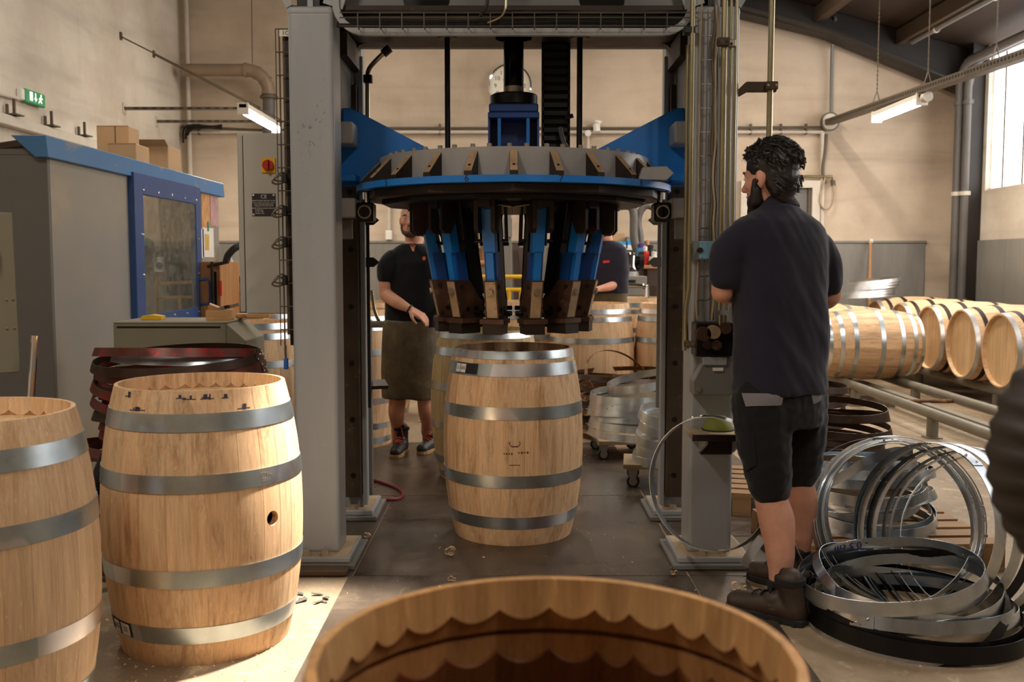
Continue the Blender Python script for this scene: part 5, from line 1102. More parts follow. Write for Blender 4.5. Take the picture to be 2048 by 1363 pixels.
# left stack of old red and brown hoops
cx, cy = -1.50, 4.52; k = 0; z = .03
ords = ['lowest', 'second', 'third', 'fourth', 'fifth', 'sixth', 'seventh', 'eighth', 'ninth', 'tenth', 'eleventh', 'twelfth', 'thirteenth', 'fourteenth', 'fifteenth', 'sixteenth', 'seventeenth', 'eighteenth', 'nineteenth', 'topmost']
ords += ['twenty-first', 'twenty-second', 'twenty-third', 'twenty-fourth', 'twenty-fifth', 'twenty-sixth', 'twenty-seventh', 'twenty-eighth']
ords[19] = 'twentieth'; NL = 26; z = .04
for k in range(NL):
    up = k >= 12
    R = rr.uniform(.350, .378) if up else rr.uniform(.33, .36)
    off = rr.uniform(-.02, .02) + (0.0 if up else -.13 + .02 * (k % 5) * 1)
    lb = 'old %s hoop, %s from the floor in the stack behind the left barrel' % ('red painted' if k % 3 else 'brown', ords[k]) if k < NL - 1 else 'old red hoop tilted on top of the stack behind the left barrel'
    hoop(lb, (cx + off, cy + rr.uniform(-.03, .03), z), R, .038, 'hoop_red' if k % 3 else 'hoop_brown', rr.uniform(3, 8) if up else rr.uniform(4, 9), rr.uniform(0, 360), group='stack of old red hoops')
    z += .027 if up else .0485
hoop('pale grey hoop among the red hoops near the top of the stack', (cx + .02, cy + .03, .95), .33, .04, 'hoop_zinc', 3, 60)
# corrugated hose by the stack
def corr_hose(name, label, pts, r, m, amp=.12, pitch=.02, n=20, cat='hose'):
    P = smoothpath(pts, 24); L = 0; path = []; rad = []
    for i in range(len(P)): 
        if i: L += (P[i] - P[i - 1]).length
        path.append(P[i])
    # resample
    out = []; acc = 0; step = pitch / 4; i = 0; cur = P[0].copy(); out.append(cur); rem = step
    for i in range(1, len(P)):
        a, b = P[i - 1], P[i]; d = (b - a).length; pos = 0
        while d - pos >= rem: pos += rem; out.append(a.lerp(b, pos / d)); rem = step
        rem -= (d - pos)
    rad = [r * (1 + amp * (.5 if k % 4 in (1, 3) else (1 if k % 4 == 2 else 0))) for k in range(len(out))]
    return tag(MB().tube(out, rad, n).build(name, m, smooth=True, ang=60), label, cat)
corr_hose('suction_hose', 'black corrugated hose on the floor between the left barrel and old hoops', [(-1.78, 4.05, .05), (-1.62, 4.10, .30), (-1.60, 4.12, .55), (-1.66, 4.12, .62), (-1.75, 4.15, .45)], .028, 'black_rubber', pitch=.012, n=12)
# ------------------------------------------------------------------ clutter between cabin and cabinet
Yc_ = 8.6
t = thing('plank_stack', 'stack of pale planks on a work table behind the electrical cabinet', 'planks', (-2.45, Yc_ + .2, 0))
x0, x1 = at(438, 580, Yc_).x, at(500, 580, Yc_).x
for k in range(5): MB().b2((x0 + .01 * (k % 2), Yc_ + .02 * (k % 3), at(450, 612, Yc_).z + k * .042), (x1 + .1 - .02 * (k % 2), Yc_ + .4, at(450, 612, Yc_).z + k * .042 + .034)).build('plank', 'plank_wood', t, bevel=.003)
MB().b2((x0, Yc_ + .05, 0), (x1 + .1, Yc_ + .4, at(450, 612, Yc_).z)).build('table_base', 'crate_wood', t)
zz = at(450, 612, Yc_).z + 5 * .042
q = at(468, 560, Yc_ + .2)
def bottle(label, x, y, z, r, h, m, capm):
    t = thing('spray_bottle', label, 'bottle', (x, y, z)); MB().lathe([(0, 0), (r, 0), (r, h * .65), (r * .45, h * .8), (r * .4, h * .86), (0, h * .86)], 16, (x, y, z)).build('bottle_body', m, t, smooth=True); MB().cyl((x, y, z + h * .86), (x, y, z + h), r * .5, 12).build('bottle_cap', capm, t)
bottle('white bottle standing on the planks behind the cabinet', q.x - .02, Yc_ + .15, zz, .04, .25, 'white_paint', 'white_paint'); plain('purple', srgb(96, 60, 140), .4); bottle('purple bottle standing on the planks behind the cabinet', q.x - .13, Yc_ + .2, zz, .05, .17, 'purple', 'white_paint')
wall_pipe('vacuum_hose', 'black vacuum cleaner hose arching behind the electrical cabinet', smoothpath([at(452, 562, 8.6), at(453, 520, 8.6), at(462, 503, 8.6), at(475, 493, 8.62), at(490, 488, 8.7), at(505, 510, 8.75), at(498, 545, 8.75), at(475, 562, 8.7)], 6), .03, 'black_rubber', 'hose')
# ------------------------------------------------------------------ pipe racks
def rack(name, label, xa, xb, ya, yb, z, legs, cross):
    t = thing(name, label, 'rack', ((xa + xb) / 2, (ya + yb) / 2, 0))
    for x in (xa, xb):
        r_ = MB().cyl((x, ya, z), (x, yb, z), .042, 16).build('rail_pipe', 'rack_zinc', t, smooth=True)
        for y in legs:
            MB().cyl((x, y, .008), (x, y, z - .03), .045, 14).build('leg', 'rack_zinc', t, smooth=True); MB().b2((x - .06, y - .06, 0), (x + .06, y + .06, .01)).build('foot_plate', 'rack_zinc', t)
    for y in cross: MB().cyl((xa, y, z - .02), (xb, y + .0, z - .02), .018, 10).build('cross_bar', 'hoop_rust', t, smooth=True)
    return t
plain('rack_zinc', srgb(128, 122, 108), .5, .35, .15, 6, srgb(150, 138, 112), .62)
rack('pipe_rack', 'low empty rack of grey pipes running away towards the back wall', 3.32, 3.90, 4.5, 12.4, .19, (6.05, 7.82, 9.6, 11.4), (6.9, 8.7, 10.5))
rack('pipe_rack', 'low rack of grey pipes under the row of lying barrels', 4.50, 5.08, 5.0, 12.6, .20, (5.6, 7.3, 9.2, 11.0), (6.4, 8.2, 10.2))
rail = MB().b2((3.58, 4.5, .10), (3.66, 12.4, .16)).build('rack_channel', 'rack_zinc', bevel=.004); tag(rail, 'flat steel channel between the two pipes of the empty rack', 'channel')
for yf_ in (6.0, 9.5): MB().b2((3.57, yf_, .0), (3.67, yf_ + .08, .10)).build('channel_foot', 'rack_zinc', rail)
# coil of bright hoops lying on the lying barrels at the back
for k in range(6): hoop('bright zinc hoop in the coil resting on the far barrels, %s from below' % ('first', 'second', 'third', 'fourth', 'fifth', 'top')[k], (4.28 + .015 * k, 12.05, .975 + .033 * k + .02), .315 - .006 * (k % 3), .04, 'hoop_bright', 4 + k * .5, 180, group='coil of bright hoops on the far barrels', rivets=False)
# ------------------------------------------------------------------ hoop piles near the worker
def ringpx(label, u, v, Y, R, m, tilt, az, wdt=.042, group=None, spin=0, conic=.010):
    return hoop(label, at(u, v, Y), R, wdt, m, tilt, az, group=group, spin=spin, conic=conic)
GA = 'hoops lying in the front pile by the worker'
ring_specs = [
    ('black hoop flat on the floor at the bottom of the front pile', 1830, .033, 3.72, .405, 'hoop_black', 1.5, 20, .058),
    ('second black hoop on the floor in the front pile', 1822, .060, 3.74, .392, 'hoop_black', 4, 300, .05),
    ('dark grey hoop low in the front pile', 1815, .072, 3.74, .372, 'hoop_grey', 5, 100, .045),
    ('grey hoop with rivets in the middle of the front pile', 1836, .085, 3.76, .352, 'hoop_zinc', 6, 30, .048),
    ('zinc hoop leaning left in the front pile', 1812, .105, 3.74, .345, 'hoop_zinc', 8, 200, .048),
    ('zinc hoop second from the top of the front pile', 1778, .135, 3.78, .34, 'hoop_zinc', 7, 175, .05),
    ('zinc hoop on top of the front pile marked with blue ink', 1775, .165, 3.76, .345, 'hoop_zinc', 9, 195, .05),
]
for (lb, u, z, Y, R, m, tl, az, wd) in ring_specs:
    p_ = at(u, 1250, Y); last_ring = hoop(lb, (p_.x, Y, z + R * math.sin(math.radians(tl)) * .5), R, wd, m, tl, az, group=GA, conic=.010, spin=random.random() * 6)
tI = text_mb('- 0.5 cm', .045, Matrix.Identity(4), .0002); Rr = .345 - .0085
tI.v = [((Rr - z) * math.cos(PI / 2 + x / Rr + last_ring.rotation_euler[2] * 0 + .1), (Rr - z) * math.sin(PI / 2 + x / Rr + .1), -y) for x, y, z in tI.v]
plain('ink_blue', srgb(40, 44, 120), .6); o_ = link(tI.mesh('ink_note', 'ink_blue'), 'ink_note', last_ring)
mw = last_ring.rotation_euler.to_matrix(); # turn the note to the far inner side
o_.rotation_euler = (0, 0, -(math.atan2((mw @ Vector((1, 0, 0))).y, (mw @ Vector((1, 0, 0))).x)))
ringpx('thin black hoop slanting steeply across the front pile', 1790, 1225, 3.72, .40, 'hoop_black', 24, 205, .042, GA, 2.0)
ringpx('thin zinc hoop standing up out of the back of the front pile', 1800, 1200, 3.86, .36, 'hoop_grey', 26, 330, .04, GA, 1.0)
# bundle of large hoops leaning upright behind, facing the camera
GB = 'large hoops leaning upright in the bundle'
for k in range(8):
    R = (.345, .352, .34, .355, .336, .348, .358, .342)[k]
    ringpx('large %s hoop leaning upright in the bundle behind the front pile, %s' % (('zinc', 'grey')[k % 2], ('foremost', 'second', 'third', 'fourth', 'fifth', 'sixth', 'seventh', 'rearmost')[k]), 1800 + (k % 3) * 4 - 6, 1040 - (k % 2) * 2, 4.06 + .034 * k, R, ('hoop_zinc', 'hoop_grey')[k % 2], 72 - k * .6 + (k % 3), 268 - 6 + k * 2.2, .04, GB, spin=k * .8)
ringpx('thin zinc hoop lying loosely over the left side of the upright bundle', 1760, 1040, 4.02, .36, 'hoop_zinc', 62, 245, .03, GB)
# fanned bundle
GC = 'hoops of the fanned bundle at right'
for k in range(7):
    q = k / 6
    ringpx('%s hoop of the fanned bundle at the right, %s' % (('zinc', 'zinc', 'black', 'zinc', 'black', 'grey', 'grey')[k], ('leftmost', 'second', 'third', 'fourth', 'fifth', 'sixth', 'rightmost')[k]), 1846 + 132 * q, 1056 + 16 * q, 3.93 + .012 * k, .35 + .008 * (k % 2), ('hoop_zinc', 'hoop_zinc', 'hoop_black', 'hoop_zinc', 'hoop_black', 'hoop_grey', 'hoop_grey')[k], 76 - 10 * q, 206 + 26 * q, .05, GC, spin=k * .9)
# hoops lying on the pallet behind the bundles
plain('pallet_wood', srgb(150, 116, 78), .75, 0, .25, 6, stretch=(.3, 2, 2))
def pallet(label, cx, cy, wx, wy, rz, nb=6):
    t = thing('pallet', label, 'pallet', (cx, cy, 0), (0, 0, rz))
    for k in range(nb):
        y = -wy / 2 + wy * (k + .5) / nb; link(PLK(wx, wy / nb * .72, .02), 'deck_board', t, (0, y, .115))
    for x in (-wx / 2 + .05, 0, wx / 2 - .05):
        for y in (-wy / 2 + .06, 0, wy / 2 - .06): link(PLK(.1, .1, .085), 'pallet_block', t, (x, y, .0625))
        link(PLK(.1, wy, .02), 'base_board', t, (x, 0, .01))
    return t
PK = {}
def PLK(a, b, c):
    k = (round(a, 3), round(b, 3), round(c, 3))
    if k not in PK: PK[k] = MB().box((0, 0, 0), (a, b, c)).mesh('board', 'pallet_wood')
    return PK[k]
pallet('worn wooden pallet under the pile of zinc hoops', 1.72, 4.72, .95, .72, .04, 5)
pallet('wooden pallet edge lying behind the worker and the press column', 1.35, 5.75, .9, .8, -.25)
GD = 'zinc hoops lying on the pallet'
for k in range(12):
    hoop('%s hoop lying on the wooden pallet, %s from below' % (('zinc', 'grey')[k % 2], ords[k] if k else 'lowest'), (1.68 + rr.uniform(-.05, .05), 4.74 + rr.uniform(-.04, .04), .15 + .025 * k), rr.uniform(.28, .345), .042, ('hoop_zinc', 'hoop_grey')[k % 2], rr.uniform(3, 11), rr.uniform(0, 360), group=GD)
# brown hoop stacks
GE = 'brown hoops in the stack by the empty rack'
for k in range(11):
    hoop('brown hoop in the stack between the worker and the empty rack, %s from below' % (ords[k] if k < 10 else 'topmost'), (1.86 + rr.uniform(-.03, .03), 5.75 + rr.uniform(-.03, .03), .05 + .049 * k), rr.uniform(.30, .335), .042, 'hoop_brown', rr.uniform(2, 6), rr.uniform(0, 360), group=GE)
GF = 'brown hoops in the farther stack'
for k in range(10):
    hoop('brown hoop in the farther stack right of the worker, %s from below' % (ords[k] if k < 9 else 'topmost'), (2.08 + rr.uniform(-.02, .02), 7.0 + rr.uniform(-.02, .02), .05 + .052 * k), rr.uniform(.25, .27), .042, 'hoop_brown', rr.uniform(1, 4), rr.uniform(0, 360), group=GF)
# bright bent strips
def strip(label, pts, wd, m):
    P = smoothpath(pts, 5); mb = MB(); V = []; 
    for i, p in enumerate(P):
        t = (P[min(i + 1, len(P) - 1)] - P[max(i - 1, 0)]).normalized(); b = t.cross(Vector((0, -1, .3))).normalized(); n_ = t.cross(b).normalized()
        V += [p + b * wd / 2, p - b * wd / 2, p - b * wd / 2 + n_ * .003, p + b * wd / 2 + n_ * .003]
    F = []
    for i in range(len(P) - 1): F += [(4 * i + j, 4 * i + (j + 1) % 4, 4 * i + 4 + (j + 1) % 4, 4 * i + 4 + j) for j in range(4)]
    F += [(0, 1, 2, 3), tuple(len(V) - 4 + j for j in range(4))]
    return tag(mb.add(V, F).build('steel_strip', m, smooth=True), label, 'strip')
strip('short bright steel strip standing up right of the worker', [at(1600, 1010, 4.6), at(1625, 970, 4.6), at(1652, 928, 4.62)], .045, 'hoop_bright')
strip('bent zinc strip arching over the upright hoop bundle', [at(1610, 985, 4.35), at(1680, 955, 4.35), at(1740, 920, 4.35), at(1790, 903, 4.38), at(1826, 905, 4.42)], .042, 'hoop_zinc')
strip('short steel strip leaning on the base plate of the press', [at(1488, 1132, 4.28), at(1500, 1108, 4.3), at(1524, 1075, 4.32)], .04, 'hoop_zinc')
# hoop leaning on the right press column
hoop('thin steel hoop leaning against the right press column', at(1420, 966, 4.17), .285, .045, 'hoop_grey', 84, 232, conic=.006, spin=1.2)
# lime green cap lying on the press shelf
plain('lime', srgb(118, 122, 44), .6, 0, .15, 8)
q = at(1438, 846, 4.40); t = thing('lime_cap', 'lime green dome cap lying on the press shelf behind the hoop', 'cap', (q.x, 4.42, at(1420, 868, 4.30).z))
MB().lathe([(.068, 0), (.066, .015), (.055, .04), (.034, .058), (0, .064)], 24, (q.x, 4.42, at(1420, 868, 4.30).z + .002)).build('cap_dome', 'lime', t, smooth=True); MB().lathe([(.06, 0), (.072, 0), (.072, .004), (.06, .004), (.06, 0)], 24, (q.x, 4.42, at(1420, 868, 4.30).z + .001)).build('cap_rim', 'black_rubber', t)
# ------------------------------------------------------------------ dollies with zinc hoops
plain('dolly_ply', srgb(156, 132, 96), .7, 0, .15, 5); plain('caster_grey', srgb(150, 146, 138), .5, .3); 
def dolly(label, cx, cy, sx, sy, ztop, rz, wheels):
    t = thing('dolly', label, 'dolly', (cx, cy, 0), (0, 0, rz))
    link(MB().box((0, 0, ztop - .0125), (sx, sy, .025)).mesh('deck', 'dolly_ply'), 'deck', t)
    for wx, wy in wheels:
        c = bpy.data.objects.new('caster', None); C.objects.link(c); c.parent = t; c.location = (wx, wy, 0)
        link(MB().lathe([(.012, -.014), (.036, -.016), (.04, -.01), (.04, .01), (.036, .016), (.012, .014)], 20).xf(Matrix.Translation((0, 0, .042)) @ Matrix.Rotation(PI / 2, 4, 'X')).mesh('tyre', 'black_rubber', True), 'tyre', c)
        link(MB().cyl((0, -.018, .042), (0, .018, .042), .026, 16).mesh('wheel_hub', 'caster_grey', True), 'wheel_hub', c)
        link(MB().prism([(-.012, -.021, .035), (.014, -.021, .035), (.03, -.021, ztop - .03), (-.035, -.021, ztop - .03)], (0, .004, 0)).prism([(-.012, .017, .035), (.014, .017, .035), (.03, .017, ztop - .03), (-.035, .017, ztop - .03)], (0, .004, 0)).mesh('caster_fork', 'caster_grey'), 'caster_fork', c)
        link(MB().b2((-.04, -.035, ztop - .032), (.04, .035, ztop - .025)).mesh('caster_plate', 'caster_grey'), 'caster_plate', c)
    return t
d1 = (.90, 7.15); dolly('plywood dolly carrying the wide zinc hoops', d1[0], d1[1], .62, .5, .14, .06, ((-.27, -.2), (.27, -.2), (-.27, .2), (.27, .2), (.0, .2)))
d2 = (.98, 6.18); dolly('plywood dolly nearer the press column carrying small zinc hoops', d2[0], d2[1], .56, .36, .15, -.12, ((-.22, -.14), (.22, -.14), (-.22, .14), (.22, .14)))
for k in range(6): hoop('wide zinc hoop lying on the farther dolly, %s from below' % ords[k], (.90 + .008 * (k % 3), 7.12, .17 + .055 * k), .355 + .006 * (k % 2), .05, 'hoop_zinc', 2 + .9 * (k % 4), 40 * k, group='zinc hoops on the farther dolly', spin=k)
hoop('zinc hoop tilted high on top of the farther dolly', (.98, 7.2, .53), .30, .055, 'hoop_zinc', 11, 190, group='zinc hoops on the farther dolly')
for k in range(5): hoop('small zinc hoop on the nearer dolly with rivets, %s from below' % ords[k], (.99 + .012 * (k % 2) + .01 * k, 6.16, .19 + .062 * k), .245, .055, 'hoop_zinc', 6 + 1.6 * (k % 3), 200 + 22 * k, group='zinc hoops on the nearer dolly', spin=PI + .9 + .2 * k)
for k in range(13): hoop('rusty hoop in the heap behind the dollies, %s from below' % (ords[k] if k < 12 else 'topmost'), (.84 + rr.uniform(-.05, .05), 8.0 + rr.uniform(-.04, .04), .04 + .038 * k), rr.uniform(.33, .40), .036, ('hoop_rust', 'hoop_brown')[k % 2], rr.uniform(2, 7), rr.uniform(0, 360), group='heap of rusty hoops')
hoop('rusty hoop standing up slanting out of the heap behind the dollies', (.86, 7.98, .44), .30, .03, 'hoop_rust', 50, 300, group='heap of rusty hoops')
# ------------------------------------------------------------------ big black suction hose at the right edge
corr_hose('extraction_hose', 'thick black corrugated extraction hose hanging in front at the right edge', [(1.55, 1.50, 1.42), (1.22, 1.53, 1.27)] + [(.985 + .135 * math.cos(q), 1.55, 1.075 + .135 * math.sin(q)) for q in [PI * (.42 + .145 * k) for k in range(9)]] + [(1.2, 1.52, .86), (1.45, 1.45, .6), (1.6, 1.4, .12)], .092, 'hose_brown' if 'hose_brown' in MATS else plain('hose_brown', srgb(44, 36, 28), .6, 0, .2, 9) and 'hose_brown', amp=.08, pitch=.026, n=32)
# ------------------------------------------------------------------ small things on the floor
plain('red_hose', srgb(120, 30, 40), .45); 
tag(MB().tube(smoothpath([atz(738, 957, .014), atz(760, 963, .014), atz(795, 976, .014), atz(806, 988, .014), atz(795, 997, .014), atz(765, 998, .014), atz(735, 992, .014)], 6), .010, 8).build('air_line', 'red_hose', smooth=True), 'dark red air line looping on the steel floor plate', 'hose')
plain('shaving', srgb(226, 190, 138), .8, 0, .12, 20); plain('debris', srgb(92, 86, 78), .8, 0, .25, 12)
def shaving(label, p, s, seed, grp='wood shavings on the floor'):
    r_ = random.Random(seed); mb = MB()
    for c in range(4):
        a0 = r_.uniform(0, 6); x0, y0 = r_.uniform(-s, s) * .6, r_.uniform(-s, s) * .35; V = []
        for j in range(9):
            a = a0 + j * .5; rad = s * (.22 + .05 * c); w = s * .16
            ce = Vector((p.x + x0 + rad * math.cos(a), p.y + y0 + j * s * .03, p.z + .004 + rad * (1 + math.sin(a))))
            V += [ce + Vector((0, -w, 0)), ce + Vector((0, w, 0))]
        V2 = [v + Vector((0, 0, .0015)) for v in V]; n = len(V); mb.add(V + V2, [(2 * j, 2 * j + 1, 2 * j + 3, 2 * j + 2) for j in range(8)] + [(n + 2 * j, n + 2 * j + 2, n + 2 * j + 3, n + 2 * j + 1) for j in range(8)])
    return tag(mb.build('wood_shaving', 'shaving', smooth=True), label, 'shaving', grp)
shaving('curled wood shaving left of the barrel under the press', atz(895, 1110, .007), .05, 1); shaving('small curled shaving on the plate near the left column', atz(733, 1075, .007), .03, 2)
shaving('wood shavings on the floor right of the standing man', atz(838, 842, .007), .06, 3); shaving('wood shavings on the floor left of the standing man', atz(775, 835, .007), .05, 4); shaving('pale shaving on the floor far behind the standing man', atz(838, 808, .002), .05, 5); shaving('pale shaving close to the foreground barrel', atz(905, 1163, .007), .025, 6)
shaving('curled shaving near the right base plate', atz(1352, 1150, .007), .03, 7); shaving('shavings beside the boot of the worker', atz(1478, 1180, .002), .045, 8); shaving('pale chips by the right seam of the floor plates', atz(1490, 1195, .002), .03, 9)
# grey scraps on the concrete by the left barrel
t = thing('torn_scraps', 'torn grey scraps on the bright concrete beside the left barrel', 'scraps', atz(625, 1195, 0)); r_ = random.Random(3)
for k in range(9):
    p = atz(625 + r_.uniform(-28, 28), 1196 + r_.uniform(-9, 9), .004); w, l = r_.uniform(.006, .014), r_.uniform(.012, .035); rz_ = Matrix.Rotation(r_.uniform(0, 6), 3, 'Z'); MB().prism([p + rz_ @ Vector((-w, -l, 0)), p + rz_ @ Vector((w, -l * .5, 0)), p + rz_ @ Vector((w * .7, l, .006)), p + rz_ @ Vector((-w * .6, l * .6, .004))], (0, 0, .002)).build('scrap', 'debris', t)
# sawdust and crumbs: uncountable
mb = MB(); r_ = random.Random(8)
def crumb(x, y, z, s):
    a = r_.uniform(0, 6); d = Vector((math.cos(a) * s, math.sin(a) * s, 0)); e = Vector((-d.y, d.x, 0)) * r_.uniform(.3, .7); p = Vector((x, y, z))
    mb.add([p - d, p + e, p + d, p - e, p + Vector((0, 0, s * .5))], [(0, 1, 4), (1, 2, 4), (2, 3, 4), (3, 0, 4), (3, 2, 1, 0)])
for k in range(700):
    y = r_.uniform(2.4, 8.2); x = r_.uniform(-1.6, 2.6); on = -.72 < x < .78 or (y > 4.31 and -1.2 < x < 1.55)
    crumb(x, y, .0065 if on else .0008, r_.uniform(.002, .006) if k % 9 else r_.uniform(.006, .014))
for k in range(900):
    x, y = r_.gauss(-1.0, .25), r_.gauss(3.3, .6)
    if x < -.73 and y > 2.3: crumb(x, y, .0008, r_.uniform(.002, .008))
tag(mb.build('sawdust', 'shaving'), 'scattered sawdust and wood crumbs on the floor', 'sawdust', kind='stuff')
# ------------------------------------------------------------------ people
from mathutils import noise as mnoise
from mathutils.bvhtree import BVHTree
def skinmat(name, col, red):
    t = NT(name); v = t.coord(); n = t.noise(v, 14, 4, .6); c = t.ramp(n, [(.35, dark(col, .9)), (.65, dark(col, 1.06))]); n2 = t.noise(v, 160, 3, .7); f = t.ramp(n2, [(.62, (0, 0, 0)), (.75, (1, 1, 1))]); c = t.mix(t.mix(.35, (0, 0, 0), f), c, red)
    t.fin(c, .5, 0, n2, .08, .002, .35); t.b.inputs['Subsurface Weight'].default_value = .12; t.b.inputs['Subsurface Radius'].default_value = (.02, .008, .004)
skinmat('skin_a', srgb(206, 152, 128), srgb(178, 110, 90)); skinmat('skin_b', srgb(208, 150, 122), srgb(180, 112, 88))
def cloth(name, col, rough=.85, scale=300):
    t = NT(name); v = t.coord(); n = t.noise(v, 5, 4, .6); c = t.ramp(n, [(.3, dark(col, .85)), (.7, dark(col, 1.15))]); n2 = t.noise(v, scale, 2, .5); t.fin(c, rough, 0, n2, .12, .002, .15); t.b.inputs['Sheen Weight'].default_value = .15
cloth('polo_navy', srgb(36, 34, 46)); cloth('polo_black', srgb(20, 19, 22)); cloth('shorts_black', srgb(24, 23, 24)); cloth('pocket_grey', srgb(116, 112, 114)); cloth('trouser_olive', srgb(92, 80, 58))
def apronmat():
    t = NT('apron_leather'); v = t.coord(); n = t.noise(v, 6, 5, .65); c = t.ramp(n, [(.3, srgb(66, 56, 40)), (.55, srgb(96, 84, 62)), (.75, srgb(128, 112, 86))]); t.fin(c, .6, 0, n, .15, .006, .3)
apronmat()
plain('boot_brown', srgb(58, 44, 34), .55, 0, .2, 12); plain('boot_black', srgb(34, 31, 30), .5, 0, .2, 12); plain('sole_black', srgb(24, 22, 21), .7); plain('sole_tan', srgb(168, 132, 82), .6, 0, .1, 9); plain('lace_orange', srgb(206, 84, 40), .6); plain('sock_dark', srgb(26, 26, 30), .9); plain('sock_grey', srgb(130, 134, 140), .9)
plain('hair_dark', srgb(30, 24, 21), .45, 0, .35, 60, spec=.5); plain('beard_dark', srgb(28, 20, 17), .6, 0, .3, 60); plain('beard_brown', srgb(74, 48, 36), .7, 0, .3, 60); plain('eye_white', srgb(225, 220, 212), .25); plain('eye_dark', srgb(36, 26, 20), .2); plain('lip', srgb(168, 96, 84), .45); plain('logo_orange', srgb(214, 96, 40), .6); plain('logo_red', srgb(200, 60, 60), .6)
class Body:
    def __init__(s): s.mb = MB()
    def ball(s, c, r, sc_=(1, 1, 1), R=None):
        m = MB().ball((0, 0, 0), 1, 18, 12); Rm = R if R is not None else Matrix.Identity(3)
        m.v = [tuple(Rm @ Vector((p[0] * r * sc_[0], p[1] * r * sc_[1], p[2] * r * sc_[2])) + Vector(c)) for p in m.v]; s.mb.add(m.v, m.f); return s
    def limb(s, pts, rad, n=16, sub=5):
        pts = [Vector(p) for p in pts]; P = smoothpath(pts, sub) if len(pts) > 2 else [pts[0].lerp(pts[1], k / sub) for k in range(sub + 1)]
        N = len(pts) - 1; rr_ = []
        for i in range(len(P)):
            q = i / (len(P) - 1) * N; k = min(int(q), N - 1); f = q - k; f = f * f * (3 - 2 * f); rr_.append(rad[k] * (1 - f) + rad[k + 1] * f)
        s.mb.tube(P, rr_, n); s.ball(P[0], rr_[0] * .98); s.ball(P[-1], rr_[-1] * .98); return s
    def loft(s, secs, n=28):
        """secs: (centre, half width, half depth, unit width axis)"""
        P = []; m = len(secs)
        for c, a, b, ax in secs:
            c = Vector(c); ax = Vector(ax).normalized(); dp = Vector((-ax.y, ax.x, 0)); 
            for k in range(n):
                q = 2 * PI * k / n; cx_, sy_ = math.cos(q), math.sin(q); e = .85
                P.append(c + ax * (a * math.copysign(abs(cx_) ** e, cx_)) + dp * (b * math.copysign(abs(sy_) ** e, sy_)))
        F = [(i * n + k, i * n + (k + 1) % n, (i + 1) * n + (k + 1) % n, (i + 1) * n + k) for i in range(m - 1) for k in range(n)]
        F += [tuple(range(n - 1, -1, -1)), tuple(range((m - 1) * n, m * n))]
        s.mb.add(P, F); return s
    def make(s, name, mat, parent, vox=.009, it=6, fold=None):
        me = s.mb.mesh(name, mat); o = bpy.data.objects.new(name, me); C.objects.link(o)
        r = o.modifiers.new('r', 'REMESH'); r.mode = 'VOXEL'; r.voxel_size = vox; sm = o.modifiers.new('s', 'SMOOTH'); sm.iterations = it; sm.factor = .5
        bpy.context.view_layer.update(); me2 = bpy.data.meshes.new_from_object(o.evaluated_get(bpy.context.evaluated_depsgraph_get())); o.modifiers.clear(); o.data = me2; me2.name = name
        if fold:
            me2.update(); nr = [v.normal.copy() for v in me2.vertices]
            for v, n_ in zip(me2.vertices, nr): v.co += n_ * fold(v.co, n_)
        me2.polygons.foreach_set('use_smooth', [True] * len(me2.polygons)); me2.update()
        s.bvh = BVHTree.FromPolygons([v.co.copy() for v in me2.vertices], [tuple(p.vertices) for p in me2.polygons])
        if parent is not None:
            off = worldloc(parent)
            for v in me2.vertices: v.co -= off
            o.parent = parent
        if not me2.materials: me2.materials.append(MATS[mat])
        return o
def hand(B, wrist, d, nrm, side, sc_=1.0, curl=.5):
    """d: towards the fingertips, nrm: back of the hand, side: unit vector towards the thumb"""
    d = Vector(d).normalized(); nrm = Vector(nrm); nrm = (nrm - d * nrm.dot(d)).normalized(); side = Vector(side); side = (side - d * side.dot(d) - nrm * side.dot(nrm)).normalized()
    W = Vector(wrist); L = .092 * sc_
    for k in range(4):
        off = (k - 1.5) * .0215 * sc_; a = W + d * .012; b = W + d * L + side * -off
        B.limb([a + side * -off * .6, b], [.016 * sc_, .0125 * sc_], 10, 3)
        fl = (.070, .080, .076, .060)[k] * sc_ if True else 0; p = b; dd = d.copy(); pts = [p]; c = curl * (1 + .12 * k)
        for j, seg in enumerate((.45, .32, .23)):
            dd = (dd * math.cos(c * (.55 if j == 0 else .8)) - nrm * math.sin(c * (.55 if j == 0 else .8))).normalized()
            ax = dd; p = p + dd * fl * seg; pts.append(p)
        B.limb(pts, [.0098 * sc_, .0088 * sc_, .0080 * sc_, .0072 * sc_], 10, 3)
    t0 = W + d * .022 + side * .022 * sc_; t1 = t0 + (d * .6 + side * .75 - nrm * .25).normalized() * .04 * sc_; t2 = t1 + (d * .85 + side * .25 - nrm * .35).normalized() * .032 * sc_; t3 = t2 + (d * .9 - nrm * .35).normalized() * .024 * sc_
    B.limb([W + d * .012 + side * .008, t0, t1, t2, t3], [.016 * sc_, .015 * sc_, .0115 * sc_, .0105 * sc_, .0085 * sc_], 10, 3)
def head_frame(f):
    f = Vector(f).normalized(); up = Vector((0, 0, 1)); l = up.cross(f).normalized(); up = f.cross(l); return f, l, up
